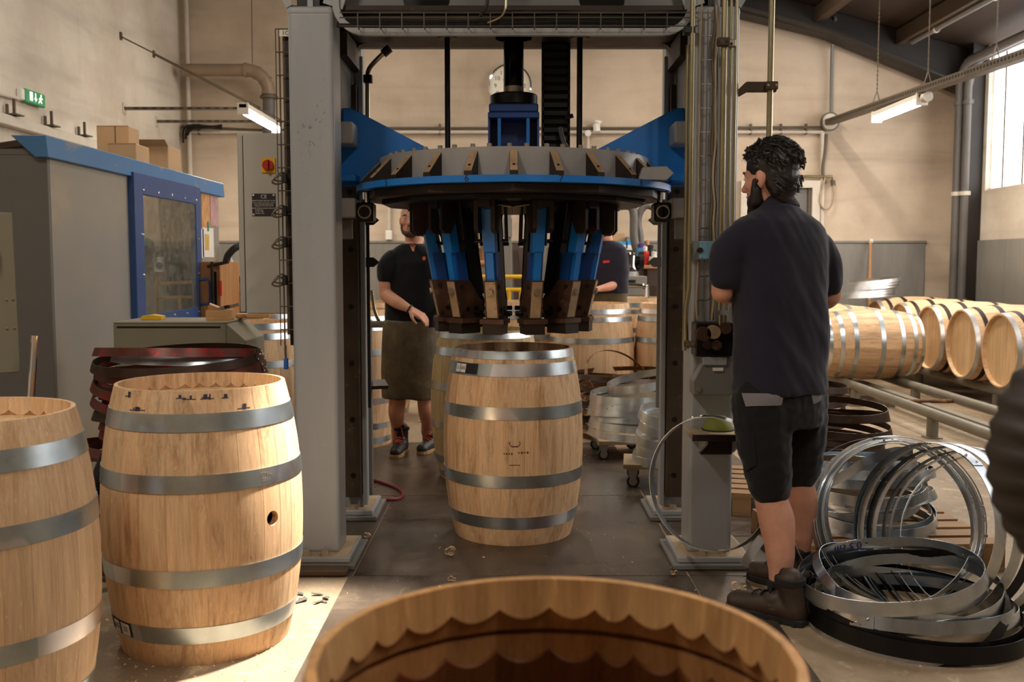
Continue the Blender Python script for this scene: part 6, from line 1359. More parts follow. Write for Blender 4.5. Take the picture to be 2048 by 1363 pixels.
def add_head(B, c, f, s=1.0):
    """c: centre of the cranium at eye level height"""
    f, l, up = head_frame(f); c = Vector(c); R = Matrix((f, l, up)).transposed(); Q = lambda a, b, z: c + f * a * s + l * b * s + up * z * s
    B.ball(Q(-.012, 0, .035), .1 * s, (.98, .77, .88), R); B.ball(Q(.02, 0, .0), .1 * s, (.74, .68, .92), R); B.ball(Q(.03, 0, -.06), .07 * s, (.82, .80, .82), R); B.ball(Q(.052, 0, -.092), .036 * s, (1, 1.05, .8), R)
    B.ball(Q(.075, 0, .022), .03 * s, (.6, 1.5, .5), R)                                           # brow
    for q in (-1, 1): B.ball(Q(.062, q * .04, -.02), .026 * s, (.8, .9, .8), R)                   # cheek bones
    B.limb([Q(.084, 0, .012), Q(.098, 0, -.012), Q(.108, 0, -.028)], [.009 * s, .011 * s, .014 * s], 10, 3)
    for q in (-1, 1): B.ball(Q(.094, q * .011, -.032), .009 * s)
    B.ball(Q(.088, 0, -.056), .014 * s, (.8, 1.7, .55), R); B.ball(Q(.085, 0, -.067), .014 * s, (.8, 1.5, .55), R)
    for q in (-1, 1):
        e = Q(-.005, q * .076, -.008)
        B.ball(e, .03 * s, (.62, .28, 1.05), R @ Matrix.Rotation(q * .35, 3, 'Z')); B.ball(Q(-.004, q * .072, -.034), .013 * s, (.7, .5, .9), R)
    return Q, R
def eyes(root, Q, R, s=1.0):
    for q in (-1, 1):
        MB().ball(Q(.074, q * .031, .006), .0125 * s, 12, 8).build('eyeball', 'eye_white', root, smooth=True)
        MB().ball(Q(.0835, q * .031, .006), .0055 * s, 10, 6).build('iris', 'eye_dark', root, smooth=True)
        MB().tube([Q(.083, q * .014, .026), Q(.088, q * .030, .031), Q(.078, q * .048, .026)], [.004 * s, .0052 * s, .003 * s], 6).build('eyebrow', 'beard_dark', root, smooth=True)
def patch(B, name, mat, parent, pts_uv, Y0, th=.003, sub=6, dirv=(0, 1, 0)):
    """cloth patch laid on a garment: quad of picture points projected along the sight line onto the garment"""
    (a, b, c, d) = pts_uv; V = []; ok = True
    o0 = Vector((0, 0, CAMZ))
    for j in range(sub + 1):
        for i in range(sub + 1):
            s, t = i / sub, j / sub; u = (a[0] * (1 - s) + b[0] * s) * (1 - t) + (d[0] * (1 - s) + c[0] * s) * t; v = (a[1] * (1 - s) + b[1] * s) * (1 - t) + (d[1] * (1 - s) + c[1] * s) * t
            p = at(u, v, Y0); dr = (p - o0).normalized(); hit = B.bvh.ray_cast(o0, dr)
            V.append(((hit[0] - dr * .001) if hit[0] is not None else p, hit[1] if hit[0] is not None else -dr))
    n = len(V); top = [p + nn * th for p, nn in V]; bot = [p - nn * .002 for p, nn in V]; w = sub + 1
    F = [(j * w + i, j * w + i + 1, (j + 1) * w + i + 1, (j + 1) * w + i) for j in range(sub) for i in range(sub)]; F2 = [tuple(n + k for k in reversed(f)) for f in F]
    bd = [i for i in range(w)] + [j * w + sub for j in range(1, w)] + [sub * w + i for i in range(sub - 1, -1, -1)] + [j * w for j in range(sub - 1, 0, -1)]
    F3 = [(bd[k], bd[(k + 1) % len(bd)], n + bd[(k + 1) % len(bd)], n + bd[k]) for k in range(len(bd))]
    return MB().add(top + bot, F + F2 + F3).build(name, mat, parent, smooth=True)
def boot(root, heel, toe, ankle_z, upper, sole, lace=None, s=1.0, high=.15):
    h = Vector(heel); t = Vector(toe); d = (t - h); d.z = 0; L = d.length; d.normalize(); sd = Vector((-d.y, d.x, 0)); up = Vector((0, 0, 1)); z0 = h.z
    Q = lambda a, b, z: h + d * a * L + sd * b + up * z
    B = Body(); B.ball(Q(.16, 0, .06), .05, (1, .9, 1)); B.limb([Q(.14, 0, .05), Q(.17, 0, .10), Q(.20, 0, high)], [.05, .048, .052])
    B.limb([Q(.15, 0, .05), Q(.45, 0, .055), Q(.7, 0, .045), Q(.88, 0, .042)], [.05, .048, .046, .038]); B.ball(Q(.86, 0, .04), .044, (1, 1, .85)); B.ball(Q(.35, 0, .08), .045, (1.2, .9, .9))
    b = B.make('boot', upper, root, .007, 4)
    out = []; wd = [(0, .028), (.05, .038), (.2, .042), (.45, .038), (.7, .05), (.88, .044), (.97, .028), (1.0, .008)]
    poly = [Q(a, w, -.0) for a, w in wd] + [Q(a, -w, -.0) for a, w in reversed(wd)]
    S = MB().prism(poly, (0, 0, .028)).build('sole', sole, b, bevel=.004)
    for k in range(5): MB().box(Q(.1 + .17 * k, 0, .006), (.012, .09, .012), Euler((0, 0, math.atan2(d.y, d.x))).to_matrix()).build('tread', sole, S)
    if lace:
        for k in range(6):
            a = .30 + .055 * k; z = .135 - .0105 * k
            hit = lambda x, y, zz: B.bvh.ray_cast(Q(x, y, zz + .1), Vector((0, 0, -1)))
            p = [hit(a, y, z)[0] for y in (-.03, -.012, .012, .03)]
            p = [q_ + Vector((0, 0, .004)) if q_ is not None else Q(a, y, z) for q_, y in zip(p, (-.03, -.012, .012, .03))]
            if k % 2: p = [p[0], p[1] + d * .01, p[2] + d * .018, p[3] + d * .02]
            MB().tube(p, .0035, 6).build('lace', lace, b, smooth=True)
    B.limb([Q(.2, 0, high - .01), Q(.2, 0, high + .01)], [.05, .05])
    MB().band(.047, 0, .02, .012, 20, c=tuple(Q(.205, 0, high - .008))).build('collar_pad', 'sock_dark', b, smooth=True)
    return b
# ---------------- worker at the right press column
W = thing('person', 'bearded worker seen from behind in navy polo shirt, black shorts and brown boots', 'person', (1.07, 3.93, 0))
Yw = 3.95; ax1 = Vector((.89, .456, 0)).normalized()
P = lambda u, v, Y=Yw: at(u, v, Y)
B = Body()
hc = P(1539, 356, 3.96); fdir = (-.72, .70, -.10); Q, R = add_head(B, hc, fdir, 1.06)
B.limb([P(1550, 372, 3.97), P(1556, 400, 3.97), P(1557, 425, 3.98)], [.062, .064, .078])
B.loft([(P(1557, 440), .15, .085, ax1), (P(1557, 480), .185, .11, ax1), (P(1560, 600), .17, .11, ax1), (P(1558, 760), .165, .115, ax1), (P(1558, 840), .16, .12, ax1)])
# left arm: elbow out, forearm forward
lw = P(1478, 572, 4.24)
B.limb([P(1485, 492, 3.90), P(1454, 525, 3.87), P(1444, 583, 3.90)], [.045, .05, .043]); B.limb([P(1444, 583, 3.90), P(1455, 586, 4.02), lw], [.043, .042, .027]); hand(B, lw, (.4, 1, .25), (0, -.3, 1), (1, 0, 0), 1, .8)
rw = P(1618, 590, 4.40)
B.limb([P(1630, 505, 4.03), P(1656, 535, 4.06), P(1662, 590, 4.10)], [.042, .046, .042]); B.limb([P(1662, 590, 4.10), P(1650, 600, 4.22), rw], [.042, .04, .027]); hand(B, rw, (-.6, 1, .1), (0, -.2, 1), (-1, 0, 0), 1, .8)
# legs
ank = atz(1563, 1205, .12); ank = P(1560, 1170, 3.82); ankr = P(1594, 1120, 4.14)
B.limb([P(1530, 820, 3.9), P(1538, 900, 3.88), P(1540, 985, 3.87), P(1553, 1040, 3.87), P(1560, 1100, 3.85), P(1561, 1150, 3.84), P(1562, 1210, 3.83)], [.085, .076, .064, .071, .058, .046, .046])
B.limb([P(1596, 820, 4.02), P(1600, 890, 4.07), P(1598, 960, 4.1), P(1602, 1000, 4.12), P(1600, 1060, 4.14), P(1597, 1105, 4.15), P(1597, 1150, 4.15)], [.07, .066, .06, .069, .056, .046, .046])
body = B.make('body', 'skin_a', W, .0068, 5)
eyes(W, Q, R, 1.06)
# polo shirt
S = Body()
S.loft([(P(1556, 408), .070, .064, ax1), (P(1556, 420), .095, .075, ax1), (P(1556, 431), .14, .092, ax1), (P(1555, 443), .19, .108, ax1), (P(1555, 458), .214, .118, ax1), (P(1556, 480), .222, .13, ax1), (P(1558, 520), .214, .138, ax1), (P(1561, 600), .206, .140, ax1), (P(1561, 680), .200, .140, ax1), (P(1560, 740), .200, .142, ax1), (P(1559, 783), .204, .148, ax1)])
S.limb([P(1478, 478, 3.88), P(1458, 505, 3.87), P(1451, 548, 3.88)], [.064, .073, .070]); S.limb([P(1638, 492, 4.03), P(1652, 525, 4.06), P(1657, 566, 4.08)], [.06, .064, .058])
def fold1(p, n_):
    q = Vector((p.x * 1.0 + p.z * .55, p.y, p.z * .55 - p.x * .3)); w_ = max(0, min(1, (1.45 - p.z) / .35))
    return .012 * w_ * mnoise.noise(Vector((q.x * 16, q.y * 6, q.z * 5))) + .003 * mnoise.noise(Vector((q.x * 34, p.y * 15, q.z * 11)))
sh_ = S.make('polo_shirt', 'polo_navy', W, .009, 5, fold1)
# folded collar
cpt = []
CB = Body(); n = 24; sec = []
for (v, a, b) in ((396, .066, .060), (402, .073, .066), (411, .090, .075), (416, .092, .077), (411, .082, .070), (400, .062, .057)): sec.append((v, a, b))
V = []; 
for (v, a, b) in sec:
    c = P(1555, v, 3.965); dp = Vector((-ax1.y, ax1.x, 0))
    for k in range(n): q = 2 * PI * k / n; V.append(c + ax1 * a * math.cos(q) + dp * b * math.sin(q) + Vector((0, 0, -.012 * math.sin(q))))
F = [(i * n + k, i * n + (k + 1) % n, ((i + 1) % len(sec)) * n + (k + 1) % n, ((i + 1) % len(sec)) * n + k) for i in range(len(sec)) for k in range(n)]
MB().add(V, F).build('collar', 'polo_navy', sh_, smooth=True, ang=60)
MB().tube([P(1466, 780, 3.80), P(1520, 782, 3.79), P(1580, 782, 3.82)], .003, 6)
# shorts
T = Body()
T.loft([(P(1558, 762), .185, .135, ax1), (P(1558, 810), .19, .14, ax1), (P(1558, 850), .18, .135, ax1)])
T.limb([P(1522, 800, 3.89), P(1528, 880, 3.88), P(1536, 930, 3.87), P(1540, 968, 3.865)], [.118, .108, .096, .086]); T.limb([P(1598, 800, 4.02), P(1600, 860, 4.05), P(1599, 910, 4.09), P(1598, 940, 4.10)], [.118, .108, .098, .086])
def fold2(p, n_): return .006 * mnoise.noise(Vector((p.x * 14, p.y * 14, p.z * 26))) + .003 * mnoise.noise(Vector((p.x * 40, p.y * 40, p.z * 40)))
so = T.make('shorts', 'shorts_black', W, .009, 4, fold2)
patch(T, 'pocket_flap', 'pocket_grey', so, ((1484, 786), (1567, 787), (1562, 810), (1492, 812)), 3.8); patch(T, 'pocket_flap', 'pocket_grey', so, ((1622, 786), (1646, 780), (1642, 800), (1626, 808)), 3.9)
patch(T, 'side_pocket', 'shorts_black', so, ((1480, 870), (1506, 862), (1512, 930), (1494, 940)), 3.8, .006)
# hair
Hc = Body(); 
Hc.ball(Q(-.016, 0, .042), .107, (1.0, .80, .92), R); Hc.ball(Q(-.042, 0, .008), .092, (.78, .86, 1.0), R); Hc.ball(Q(-.05, 0, -.035), .072, (.72, .92, .95), R); Hc.ball(Q(-.056, 0, -.075), .05, (.6, .95, .75), R); Hc.ball(Q(.035, 0, .088), .058, (1, 1.05, .6), R)
r_ = random.Random(5)
for k in range(300):
    th_ = r_.uniform(0, 2 * PI); ph = r_.uniform(-.1, 1.5); n_ = Vector((math.cos(th_) * math.cos(ph), math.sin(th_) * math.cos(ph), math.sin(ph)))
    if n_.x > .45 and n_.z < .45: continue
    a = Vector((-.016, 0, .045)) + Vector((n_.x * .106, n_.y * .082, n_.z * .094)); tip = a + n_ * .004 + Vector((r_.uniform(-.03, .01), r_.uniform(-.016, .016), r_.uniform(-.028, .004)))
    if n_.x > .2 and n_.z > .3: tip += Vector((.012, 0, .010))
    Hc.mb.tube([Q(*a), Q(*((a * .4 + tip * .6) + n_ * .006)), Q(*tip)], [.0075, .0055, .0025], 5)
hr = Hc.make('hair', 'hair_dark', W, .0042, 1)
mb = MB()
for k in range(900):
    th_ = r_.uniform(0, 2 * PI); ph = r_.uniform(-.75, 1.55); n_ = Vector((math.cos(th_) * math.cos(ph), math.sin(th_) * math.cos(ph), math.sin(ph)))
    if n_.x > -.15 and n_.z < .35: continue
    a = Vector((-.016, 0, .045)) + Vector((n_.x * .110, n_.y * .087, n_.z * .098)) if n_.z > 0 else Vector((-.04, 0, .0)) + Vector((n_.x * .075, n_.y * .08, n_.z * .088)); a = a + n_ * .002
    fl_ = Vector((-.030 * (1 if n_.x < 0 else .4), r_.uniform(-.012, .012), -.03 + r_.uniform(-.01, .02))); fl_ = fl_ - n_ * fl_.dot(n_); m_ = a + fl_ * .5 + n_ * r_.uniform(.003, .008); tip = a + fl_ + n_ * r_.uniform(.0, .008)
    mb.tube([Q(*a), Q(*m_), Q(*tip)], [.0016, .0014, .0006], 4)
o = mb.build('hair_strands', 'hair_dark', W, smooth=True); o['kind'] = 'stuff'
# beard, earphone
Bd = Body(); Bd.ball(Q(.042, 0, -.085), .066, (.78, 1.0, .85), R); Bd.ball(Q(.058, 0, -.118), .048, (.85, 1.0, .95), R)
for q in (-1, 1): Bd.limb([Q(.022, q * .064, -.012), Q(.022, q * .064, -.05), Q(.03, q * .056, -.082)], [.014, .022, .028])
Bd.ball(Q(.082, 0, -.048), .018, (.6, 1.6, .45), R)
Bd.make('beard', 'beard_dark', W, .005, 3)
MB().ball(Q(.004, .084, -.014), .0075, 10, 8).tube([Q(.006, .085, -.014), Q(.012, .084, -.034)], .0045, 8).build('earphone', 'black_plastic', W, smooth=True)
# boots and socks
hl = atz(1592, 1262, .0); tl = atz(1456, 1222, .0); hl = Vector((1.12, 3.71, 0)); tl = Vector((.862, 3.92, 0))
bt = boot(W, hl, tl, .15, 'boot_brown', 'sole_black', 'black_rubber', high=.165)
hr_ = Vector((1.235, 4.10, 0)); tr_ = Vector((1.04, 4.31, 0)); boot(W, hr_, tr_, .15, 'boot_brown', 'sole_black', 'black_rubber', high=.16)
for p, hgt in ((P(1562, 1190, 3.83), .0), (P(1597, 1130, 4.15), .0)):
    MB().lathe([(.047, -.07), (.053, -.05), (.053, .05), (.05, .062), (.046, .064)], 20, tuple(p)).build('sock', 'sock_dark', W, smooth=True)
t = text_mb('KING\nBear', .013, face_frame(hl.lerp(tl, .30) + Vector((-.055, -.06, .075)), (tl - hl), (0, 0, 1)), .0004); t.build('boot_lettering', 'pipe_brass', bt)
# ---------------- man behind the press
M2 = thing('person', 'bald bearded man in black polo and brown leather apron behind the press', 'person', (-.72, 7.12, 0))
Y2 = 7.1; ax2 = Vector((.97, -.24, 0)).normalized(); P2_ = lambda u, v, Y=Y2: at(u, v, Y)
B = Body(); Q, R = add_head(B, P2_(823, 440, 7.08), (-.05, -1, .02), 1.02)
B.limb([P2_(826, 460, 7.12), P2_(828, 480, 7.13), P2_(828, 495, 7.13)], [.06, .062, .075])
B.loft([(P2_(828, 500), .14, .085, ax2), (P2_(827, 530), .17, .11, ax2), (P2_(826, 590), .165, .11, ax2), (P2_(825, 650), .165, .12, ax2), (P2_(824, 690), .165, .12, ax2)])
wr2 = P2_(820, 618, 6.86)
B.limb([P2_(790, 522, 7.08), P2_(775, 550, 7.06), P2_(772, 588, 7.05)], [.05, .055, .05]); B.limb([P2_(772, 588, 7.05), P2_(790, 602, 6.96), wr2], [.05, .046, .028]); hand(B, wr2, (.85, -.2, -.5), (.45, -.45, .75), (-.45, -.65, -.6), 1.05, .42)
wl2 = P2_(900, 625, 6.92); B.limb([P2_(871, 517, 7.14), P2_(884, 560, 7.14), P2_(888, 592, 7.12)], [.06, .05, .045]); B.limb([P2_(888, 592, 7.12), P2_(895, 610, 7.0), wl2], [.045, .042, .028]); hand(B, wl2, (.1, -.6, -.7), (.3, -.6, .6), (-.9, 0, 0), 1.0, .6)
B.limb([P2_(800, 690), P2_(797, 760), P2_(795, 800), P2_(793, 822), P2_(795, 850, 7.18), P2_(796, 885, 7.22)], [.085, .072, .06, .06, .048, .045]); B.limb([P2_(848, 690), P2_(850, 760), P2_(851, 800), P2_(853, 822), P2_(856, 850, 7.26), P2_(857, 885, 7.3)], [.085, .072, .06, .06, .048, .045])
B.make('body', 'skin_b', M2, .0068, 5); eyes(M2, Q, R, 1.02)
MB().tube([Q(.1, -.02, -.061), Q(.105, 0, -.063), Q(.1, .02, -.061)], .0035, 6).build('mouth', 'lip', M2, smooth=True)
Bd = Body(); Bd.ball(Q(.052, 0, -.094), .044, (.9, 1.15, .7), R)
for q in (-1, 1): Bd.limb([Q(.025, q * .064, -.03), Q(.035, q * .060, -.06), Q(.055, q * .045, -.088)], [.008, .012, .015])
Bd.ball(Q(.093, 0, -.049), .012, (.6, 2.0, .4), R); Bd.make('beard', 'beard_brown', M2, .0045, 3)
S = Body()
S.loft([(P2_(828, 487), .085, .072, ax2), (P2_(828, 493), .13, .085, ax2), (P2_(827, 503), .175, .10, ax2), (P2_(827, 525), .20, .13, ax2), (P2_(826, 570), .20, .14, ax2), (P2_(825, 620), .198, .145, ax2), (P2_(824, 655), .195, .145, ax2)])
S.limb([P2_(786, 517, 7.08), P2_(777, 532, 7.06), P2_(774, 550, 7.06)], [.068, .078, .074]); S.limb([P2_(871, 517, 7.14), P2_(881, 545, 7.14)], [.068, .068])
so2 = S.make('polo_shirt', 'polo_black', M2, .009, 5, lambda p, n_: .004 * mnoise.noise(p * 14))
vz = P2_(826, 492).z
patch(S, 'neck_opening', 'skin_b', so2, ((818, 486), (832, 486), (828, 502), (825, 502)), 6.9, .002, 4); patch(S, 'chest_logo', 'logo_orange', so2, ((845, 513), (851, 513), (851, 520), (845, 520)), 6.9, .002, 4)
A = Body()
A.loft([(P2_(822, 640), .20, .150, ax2), (P2_(821, 690), .205, .155, ax2), (P2_(820, 740), .205, .15, ax2), (P2_(819, 795), .20, .14, ax2)])
ap = A.make('leather_apron', 'apron_leather', M2, .01, 3, lambda p, n_: .008 * mnoise.noise(Vector((p.x * 12, p.y * 12, p.z * 2.5))))
MB().band(.031, -.006, .006, .004, 16, M=Matrix.Translation(wr2) @ Vector((.85, -.2, -.5)).to_track_quat('Z', 'Y').to_matrix().to_4x4()).build('bracelet', 'black_plastic', M2)
tA = atz(789, 917, .006); tB = atz(840, 910, .006)
boot(M2, tA + Vector((.03, .29, 0)), tA, .14, 'boot_black', 'sole_tan', 'lace_orange', high=.175); boot(M2, tB + Vector((.10, .275, 0)), tB, .14, 'boot_black', 'sole_tan', 'lace_orange', high=.175)
for u, yq in ((797, 7.22), (857, 7.29)): MB().lathe([(.045, -.04), (.05, -.02), (.05, .03), (.046, .036)], 16, tuple(P2_(u - 1, 858, yq))).build('sock', 'sock_grey', M2, smooth=True)
# ---------------- man at the back bench
M3 = thing('person', 'man in navy polo with red chest lettering working at the back bench', 'person', (.90, 9.35, 0))
Y3 = 9.35; ax3 = Vector((.93, -.37, 0)).normalized(); P3 = lambda u, v, Y=Y3: at(u, v, Y)
B = Body(); Q, R = add_head(B, P3(1208, 452, 9.32), (-.35, -.9, -.25), 1.0); B.limb([P3(1210, 466), P3(1212, 484)], [.06, .07])
B.loft([(P3(1213, 492), .14, .085, ax3), (P3(1214, 520), .17, .11, ax3), (P3(1216, 575), .165, .115, ax3), (P3(1216, 620), .165, .115, ax3)])
w3 = P3(1196, 578, 9.1); B.limb([P3(1232, 512), P3(1243, 535), P3(1242, 562, 9.32)], [.05, .05, .043]); B.limb([P3(1242, 562, 9.32), P3(1222, 572, 9.2), w3], [.043, .042, .028]); hand(B, w3, (-1, -.3, 0), (0, -.3, 1), (0, -1, 0), 1, .6)
w4 = P3(1172, 575, 9.1); B.limb([P3(1196, 512), P3(1182, 540), P3(1178, 566, 9.3)], [.06, .05, .043]); B.limb([P3(1178, 566, 9.3), w4], [.043, .028]); hand(B, w4, (-.3, -1, 0), (0, -.3, 1), (1, 0, 0), 1, .6)
B.make('body', 'skin_b', M3, .008, 4); eyes(M3, Q, R)
Hc = Body(); Hc.ball(Q(-.016, 0, .045), .105, (1.0, .79, .88), R); Hc.ball(Q(-.05, 0, .0), .08, (.72, .86, 1.0), R); Hc.make('hair', 'hair_dark', M3, .006, 2)
S = Body(); S.loft([(P3(1212, 481), .08, .07, ax3), (P3(1213, 487), .14, .09, ax3), (P3(1214, 496), .185, .11, ax3), (P3(1215, 520), .20, .13, ax3), (P3(1216, 560), .195, .135, ax3), (P3(1216, 586), .19, .14, ax3)])
S.limb([P3(1234, 507), P3(1243, 528), P3(1245, 541)], [.068, .072, .068]); S.limb([P3(1194, 507), P3(1182, 535)], [.068, .07])
s3 = S.make('polo_shirt', 'polo_navy', M3, .01, 4, lambda p, n_: .005 * mnoise.noise(p * 12)); patch(S, 'chest_lettering', 'logo_red', s3, ((1206, 521), (1219, 520), (1219, 525), (1206, 526)), 9.2, .002, 4)
T = Body(); T.loft([(P3(1216, 580), .18, .13, ax3), (P3(1216, 640), .185, .135, ax3)])
z_ = P3(1216, 640).z
for q in (-1, 1): c = Vector((.90 + q * .1, 9.35 - q * .04, 0)); T.limb([Vector((c.x, c.y, z_ + .05)), Vector((c.x, c.y, .5)), Vector((c.x, c.y, .12))], [.1, .085, .07])
T.make('trousers', 'trouser_olive', M3, .011, 3)
for q in (-1, 1): boot(M3, (.93 + q * .1, 9.40 - q * .04, 0), (.83 + q * .1, 9.15 - q * .04, 0), .14, 'boot_black', 'sole_black', high=.13)
# ------------------------------------------------------------------ work area behind the press
plain('bench_wood', srgb(166, 120, 78), .65, 0, .15, 5); plain('steel_grey', srgb(126, 124, 116), .5, .1, .1, 4); plain('brown_board', srgb(140, 98, 62), .65, 0, .12, 4, stretch=(2, 2, .3)); plain('dark_brown', srgb(66, 48, 36), .7, 0, .2, 5); plain('box_blue2', srgb(60, 150, 206), .5); plain('box_white', srgb(212, 208, 200), .6)
def bx(nm, lb, cat, u0, v0, u1, v1, Y, D, m, ground=False, part='body', bev=.005):
    a = at(u0, v1, Y); b = at(u1, v0, Y); z0 = 0 if ground else a.z; t = thing(nm, lb, cat, ((a.x + b.x) / 2, Y + D / 2, z0)); MB().b2((a.x, Y, z0), (b.x, Y + D, b.z)).build(part, m, t, bevel=bev); return t, a, b
# grey steel post and leaning planks
t, a, b = bx('steel_post', 'pale grey square steel post standing behind the press tools', 'post', 1008, 402, 1023, 640, 11.0, .12, 'steel_grey', True, 'post_tube'); MB().box((at(1015, 455, 10.97).x, 10.985, at(1015, 455, 10.97).z), (.1, .02, .2)).build('splice_plate', 'steel_grey', t); MB().b2((a.x - .06, 10.94, 0), (b.x + .06, 11.18, .015)).build('foot_plate', 'steel_grey', t)
for k, (u0, v0, u1, v1, lb) in enumerate(((1032, 488, 1036, 640, 'leftmost'), (1037, 500, 1048, 640, 'middle'), (1042, 496, 1062, 640, 'rightmost'))):
    p0 = at(u0, v0, 12.9 - .07 * k); p1 = at(u1, v1, 12.4 - .07 * k); dd = (p1 - p0); p1 = p0 + dd * (p0.z / -dd.z) * .985; tag(MB().bar(p0, p1, .09, .04, (0, 1, 0)).build('leaning_plank', 'dark_brown', bevel=.004), 'dark plank leaning on the back wall behind the yellow rail, %s' % lb, 'plank', 'planks leaning on the back wall')
# yellow rail
Yr = 10.6; t = thing('guard_rail', 'yellow tube guard rail behind the press tools', 'rail', (at(1030, 580, Yr).x, Yr, 0)); a = at(1003, 553, Yr); b = at(1078, 553, Yr); zl = at(1030, 579, Yr).z
MB().tube([(a.x - .3, Yr, a.z), (b.x, Yr, a.z)], .022, 10).build('top_tube', 'yellow_paint', t, smooth=True); MB().tube([(a.x - .3, Yr, zl), (b.x - .1, Yr, zl)], .022, 10).build('middle_tube', 'yellow_paint', t, smooth=True)
for u in (1018, 1042): x = at(u, 600, Yr).x; MB().tube([(x, Yr, 0), (x, Yr, zl)], .022, 10).build('post_tube', 'yellow_paint', t, smooth=True)
for x in (a.x - .3, b.x): MB().tube([(x, Yr, 0), (x, Yr, a.z)], .022, 10).build('post_tube', 'yellow_paint', t, smooth=True)
# brown board cabinet right of rail and machinery left of post
bx('board_cabinet', 'tall brown board cabinet between the press tools and the bench', 'cabinet', 1096, 494, 1160, 640, 12.0, .5, 'brown_board', True, 'cabinet_body')
t, a, b = bx('brown_machine', 'brown machine cabinet seen between the left press arms', 'machine', 934, 448, 966, 640, 11.3, .6, 'brown_board', True, 'machine_body')
MB().tube([at(930, 440, 11.2), at(970, 440, 11.2)], .05, 12).build('top_pipe', 'steel_grey', t, smooth=True); MB().box(at(950, 480, 11.27), (.12, .06, .2)).build('gauge_box', 'pipe_brass', t, bevel=.01); MB().box(at(938, 470, 11.27), (.04, .05, .5)).build('side_bar', 'steel_grey', t); MB().box(at(940, 512, 11.27), (.06, .03, .08)).build('red_tag', 'red_plastic', t)
t, a, b = bx('metal_bin', 'dull metal bin below the brown machine', 'bin', 938, 530, 972, 640, 10.9, .35, 'steel_grey', True, 'bin_body'); MB().tube([at(934, 526, 10.9), at(975, 526, 10.9)], .03, 10).build('bin_rim', 'bench_wood', t, smooth=True)
for u, lb in ((945, 'left'), (952, 'middle'), (959, 'right')): pass
# bench with tools on the right
Yb = 11.4
t, a, b = bx('work_bench', 'wooden work bench with dark underside by the back wall', 'bench', 1278, 530, 1345, 537, Yb, .6, 'bench_wood', False, 'bench_top')
MB().b2((a.x, Yb + .05, 0), (a.x + .06, Yb + .12, a.z)).build('leg', 'dark_brown', t); MB().b2((b.x - .06, Yb + .05, 0), (b.x, Yb + .12, a.z)).build('leg', 'dark_brown', t); MB().b2((a.x + .02, Yb + .5, .3), (b.x, Yb + .55, a.z)).build('bench_back', 'dark_brown', t); MB().b2((a.x + .1, Yb + .02, a.z - .2), (b.x - .1, Yb + .05, a.z)).build('bench_apron', 'dark_brown', t)
t, a, b = bx('drawer_cabinet', 'grey steel drawer cabinet beside the bench', 'cabinet', 1250, 552, 1294, 640, 11.0, .5, 'steel_grey', True, 'cabinet_body'); MB().box(at(1263, 562, 10.99), (.09, .015, .03)).build('drawer_pull', 'black_plastic', t); MB().b2((a.x + .01, 10.99, at(1270, 590, 11).z), (b.x - .01, 11.0, at(1270, 572, 11).z)).build('drawer', 'steel_grey', t)
# shelf with blue boxes
Ys = 12.5; t, a, b = bx('wall_shelf', 'pale wall shelf carrying blue cartons above the bench', 'shelf', 1228, 496, 1296, 500, Ys, .45, 'box_white', False, 'shelf_board'); MB().b2((a.x + .1, Ys + .4, a.z - .2), (a.x + .13, Ys + .45, a.z)).build('shelf_bracket', 'steel_grey', t); zsf = b.z
def sbox(lb, u0, v0, u1, v1, m, y, strip=None):
    a = at(u0, v1, y); c = at(u1, v0, y); t = thing('carton', lb, 'box', ((a.x + c.x) / 2, y + .1, zsf)); h = c.z - a.z; z0 = max(zsf, a.z if v1 < 494 else zsf); MB().b2((a.x, y, z0), (c.x, y + .22, z0 + h)).build('carton_body', m, t, bevel=.003)
    if strip: MB().b2((a.x, y - .002, z0 + .005), (c.x, y, z0 + h * .5)).build('carton_label', strip, t)
    return t
sbox('blue and white carton at the left of the wall shelf', 1230, 483, 1252, 496, 'box_blue2', Ys + .05, 'box_white'); sbox('blue and white carton at the right of the wall shelf', 1255, 483, 1280, 496, 'box_blue2', Ys + .05, 'box_white')
sbox('grey carton stacked on the right blue carton of the shelf', 1254, 473, 1278, 483, 'steel_grey', Ys + .05, 'box_blue2'); sbox('plain brown carton at the back left of the wall shelf', 1226, 466, 1250, 483, 'cardboard', Ys + .25)
bpy.data.objects['carton.003'].location.z = bpy.data.objects['carton.003'].location.z
# tool clutter on the bench
zb3 = at(1290, 530, Yb).z
def pot(nm, lb, cat, u, w_, h, m, y, rim=None):
    p = at(u, 530, y); t = thing(nm, lb, cat, (p.x, y, zb3)); MB().lathe([(0, 0), (w_ * .85, 0), (w_, h * .6), (w_ * .9, h), (0, h)], 16, (p.x, y, zb3)).build('body', m, t, smooth=True); MB().lathe([(w_ * .5, 0), (w_ * .55, .05), (0, .06)], 12, (p.x, y, zb3 + h)).build('lid', rim or m, t, smooth=True); return t
pot('paint_can', 'red paint can standing on the back bench', 'can', 1290, .05, .16, 'red_plastic', Yb + .2, 'box_white'); pot('paint_can', 'blue tin standing left on the back bench', 'can', 1283, .06, .2, 'box_blue2', Yb + .35, 'purple'); pot('paint_can', 'dark pot standing right on the back bench', 'can', 1300, .07, .18, 'black_plastic', Yb + .25, 'black_plastic'); pot('paint_can', 'pale tub at the right end of the back bench', 'can', 1308, .06, .1, 'box_white', Yb + .12, 'box_white')
p = at(1262, 548, 10.9); t = thing('bench_grinder', 'shiny metal bench grinder standing on the drawer cabinet', 'grinder', (p.x, 11.2, at(1270, 552, 11).z)); zg = at(1270, 552, 11).z
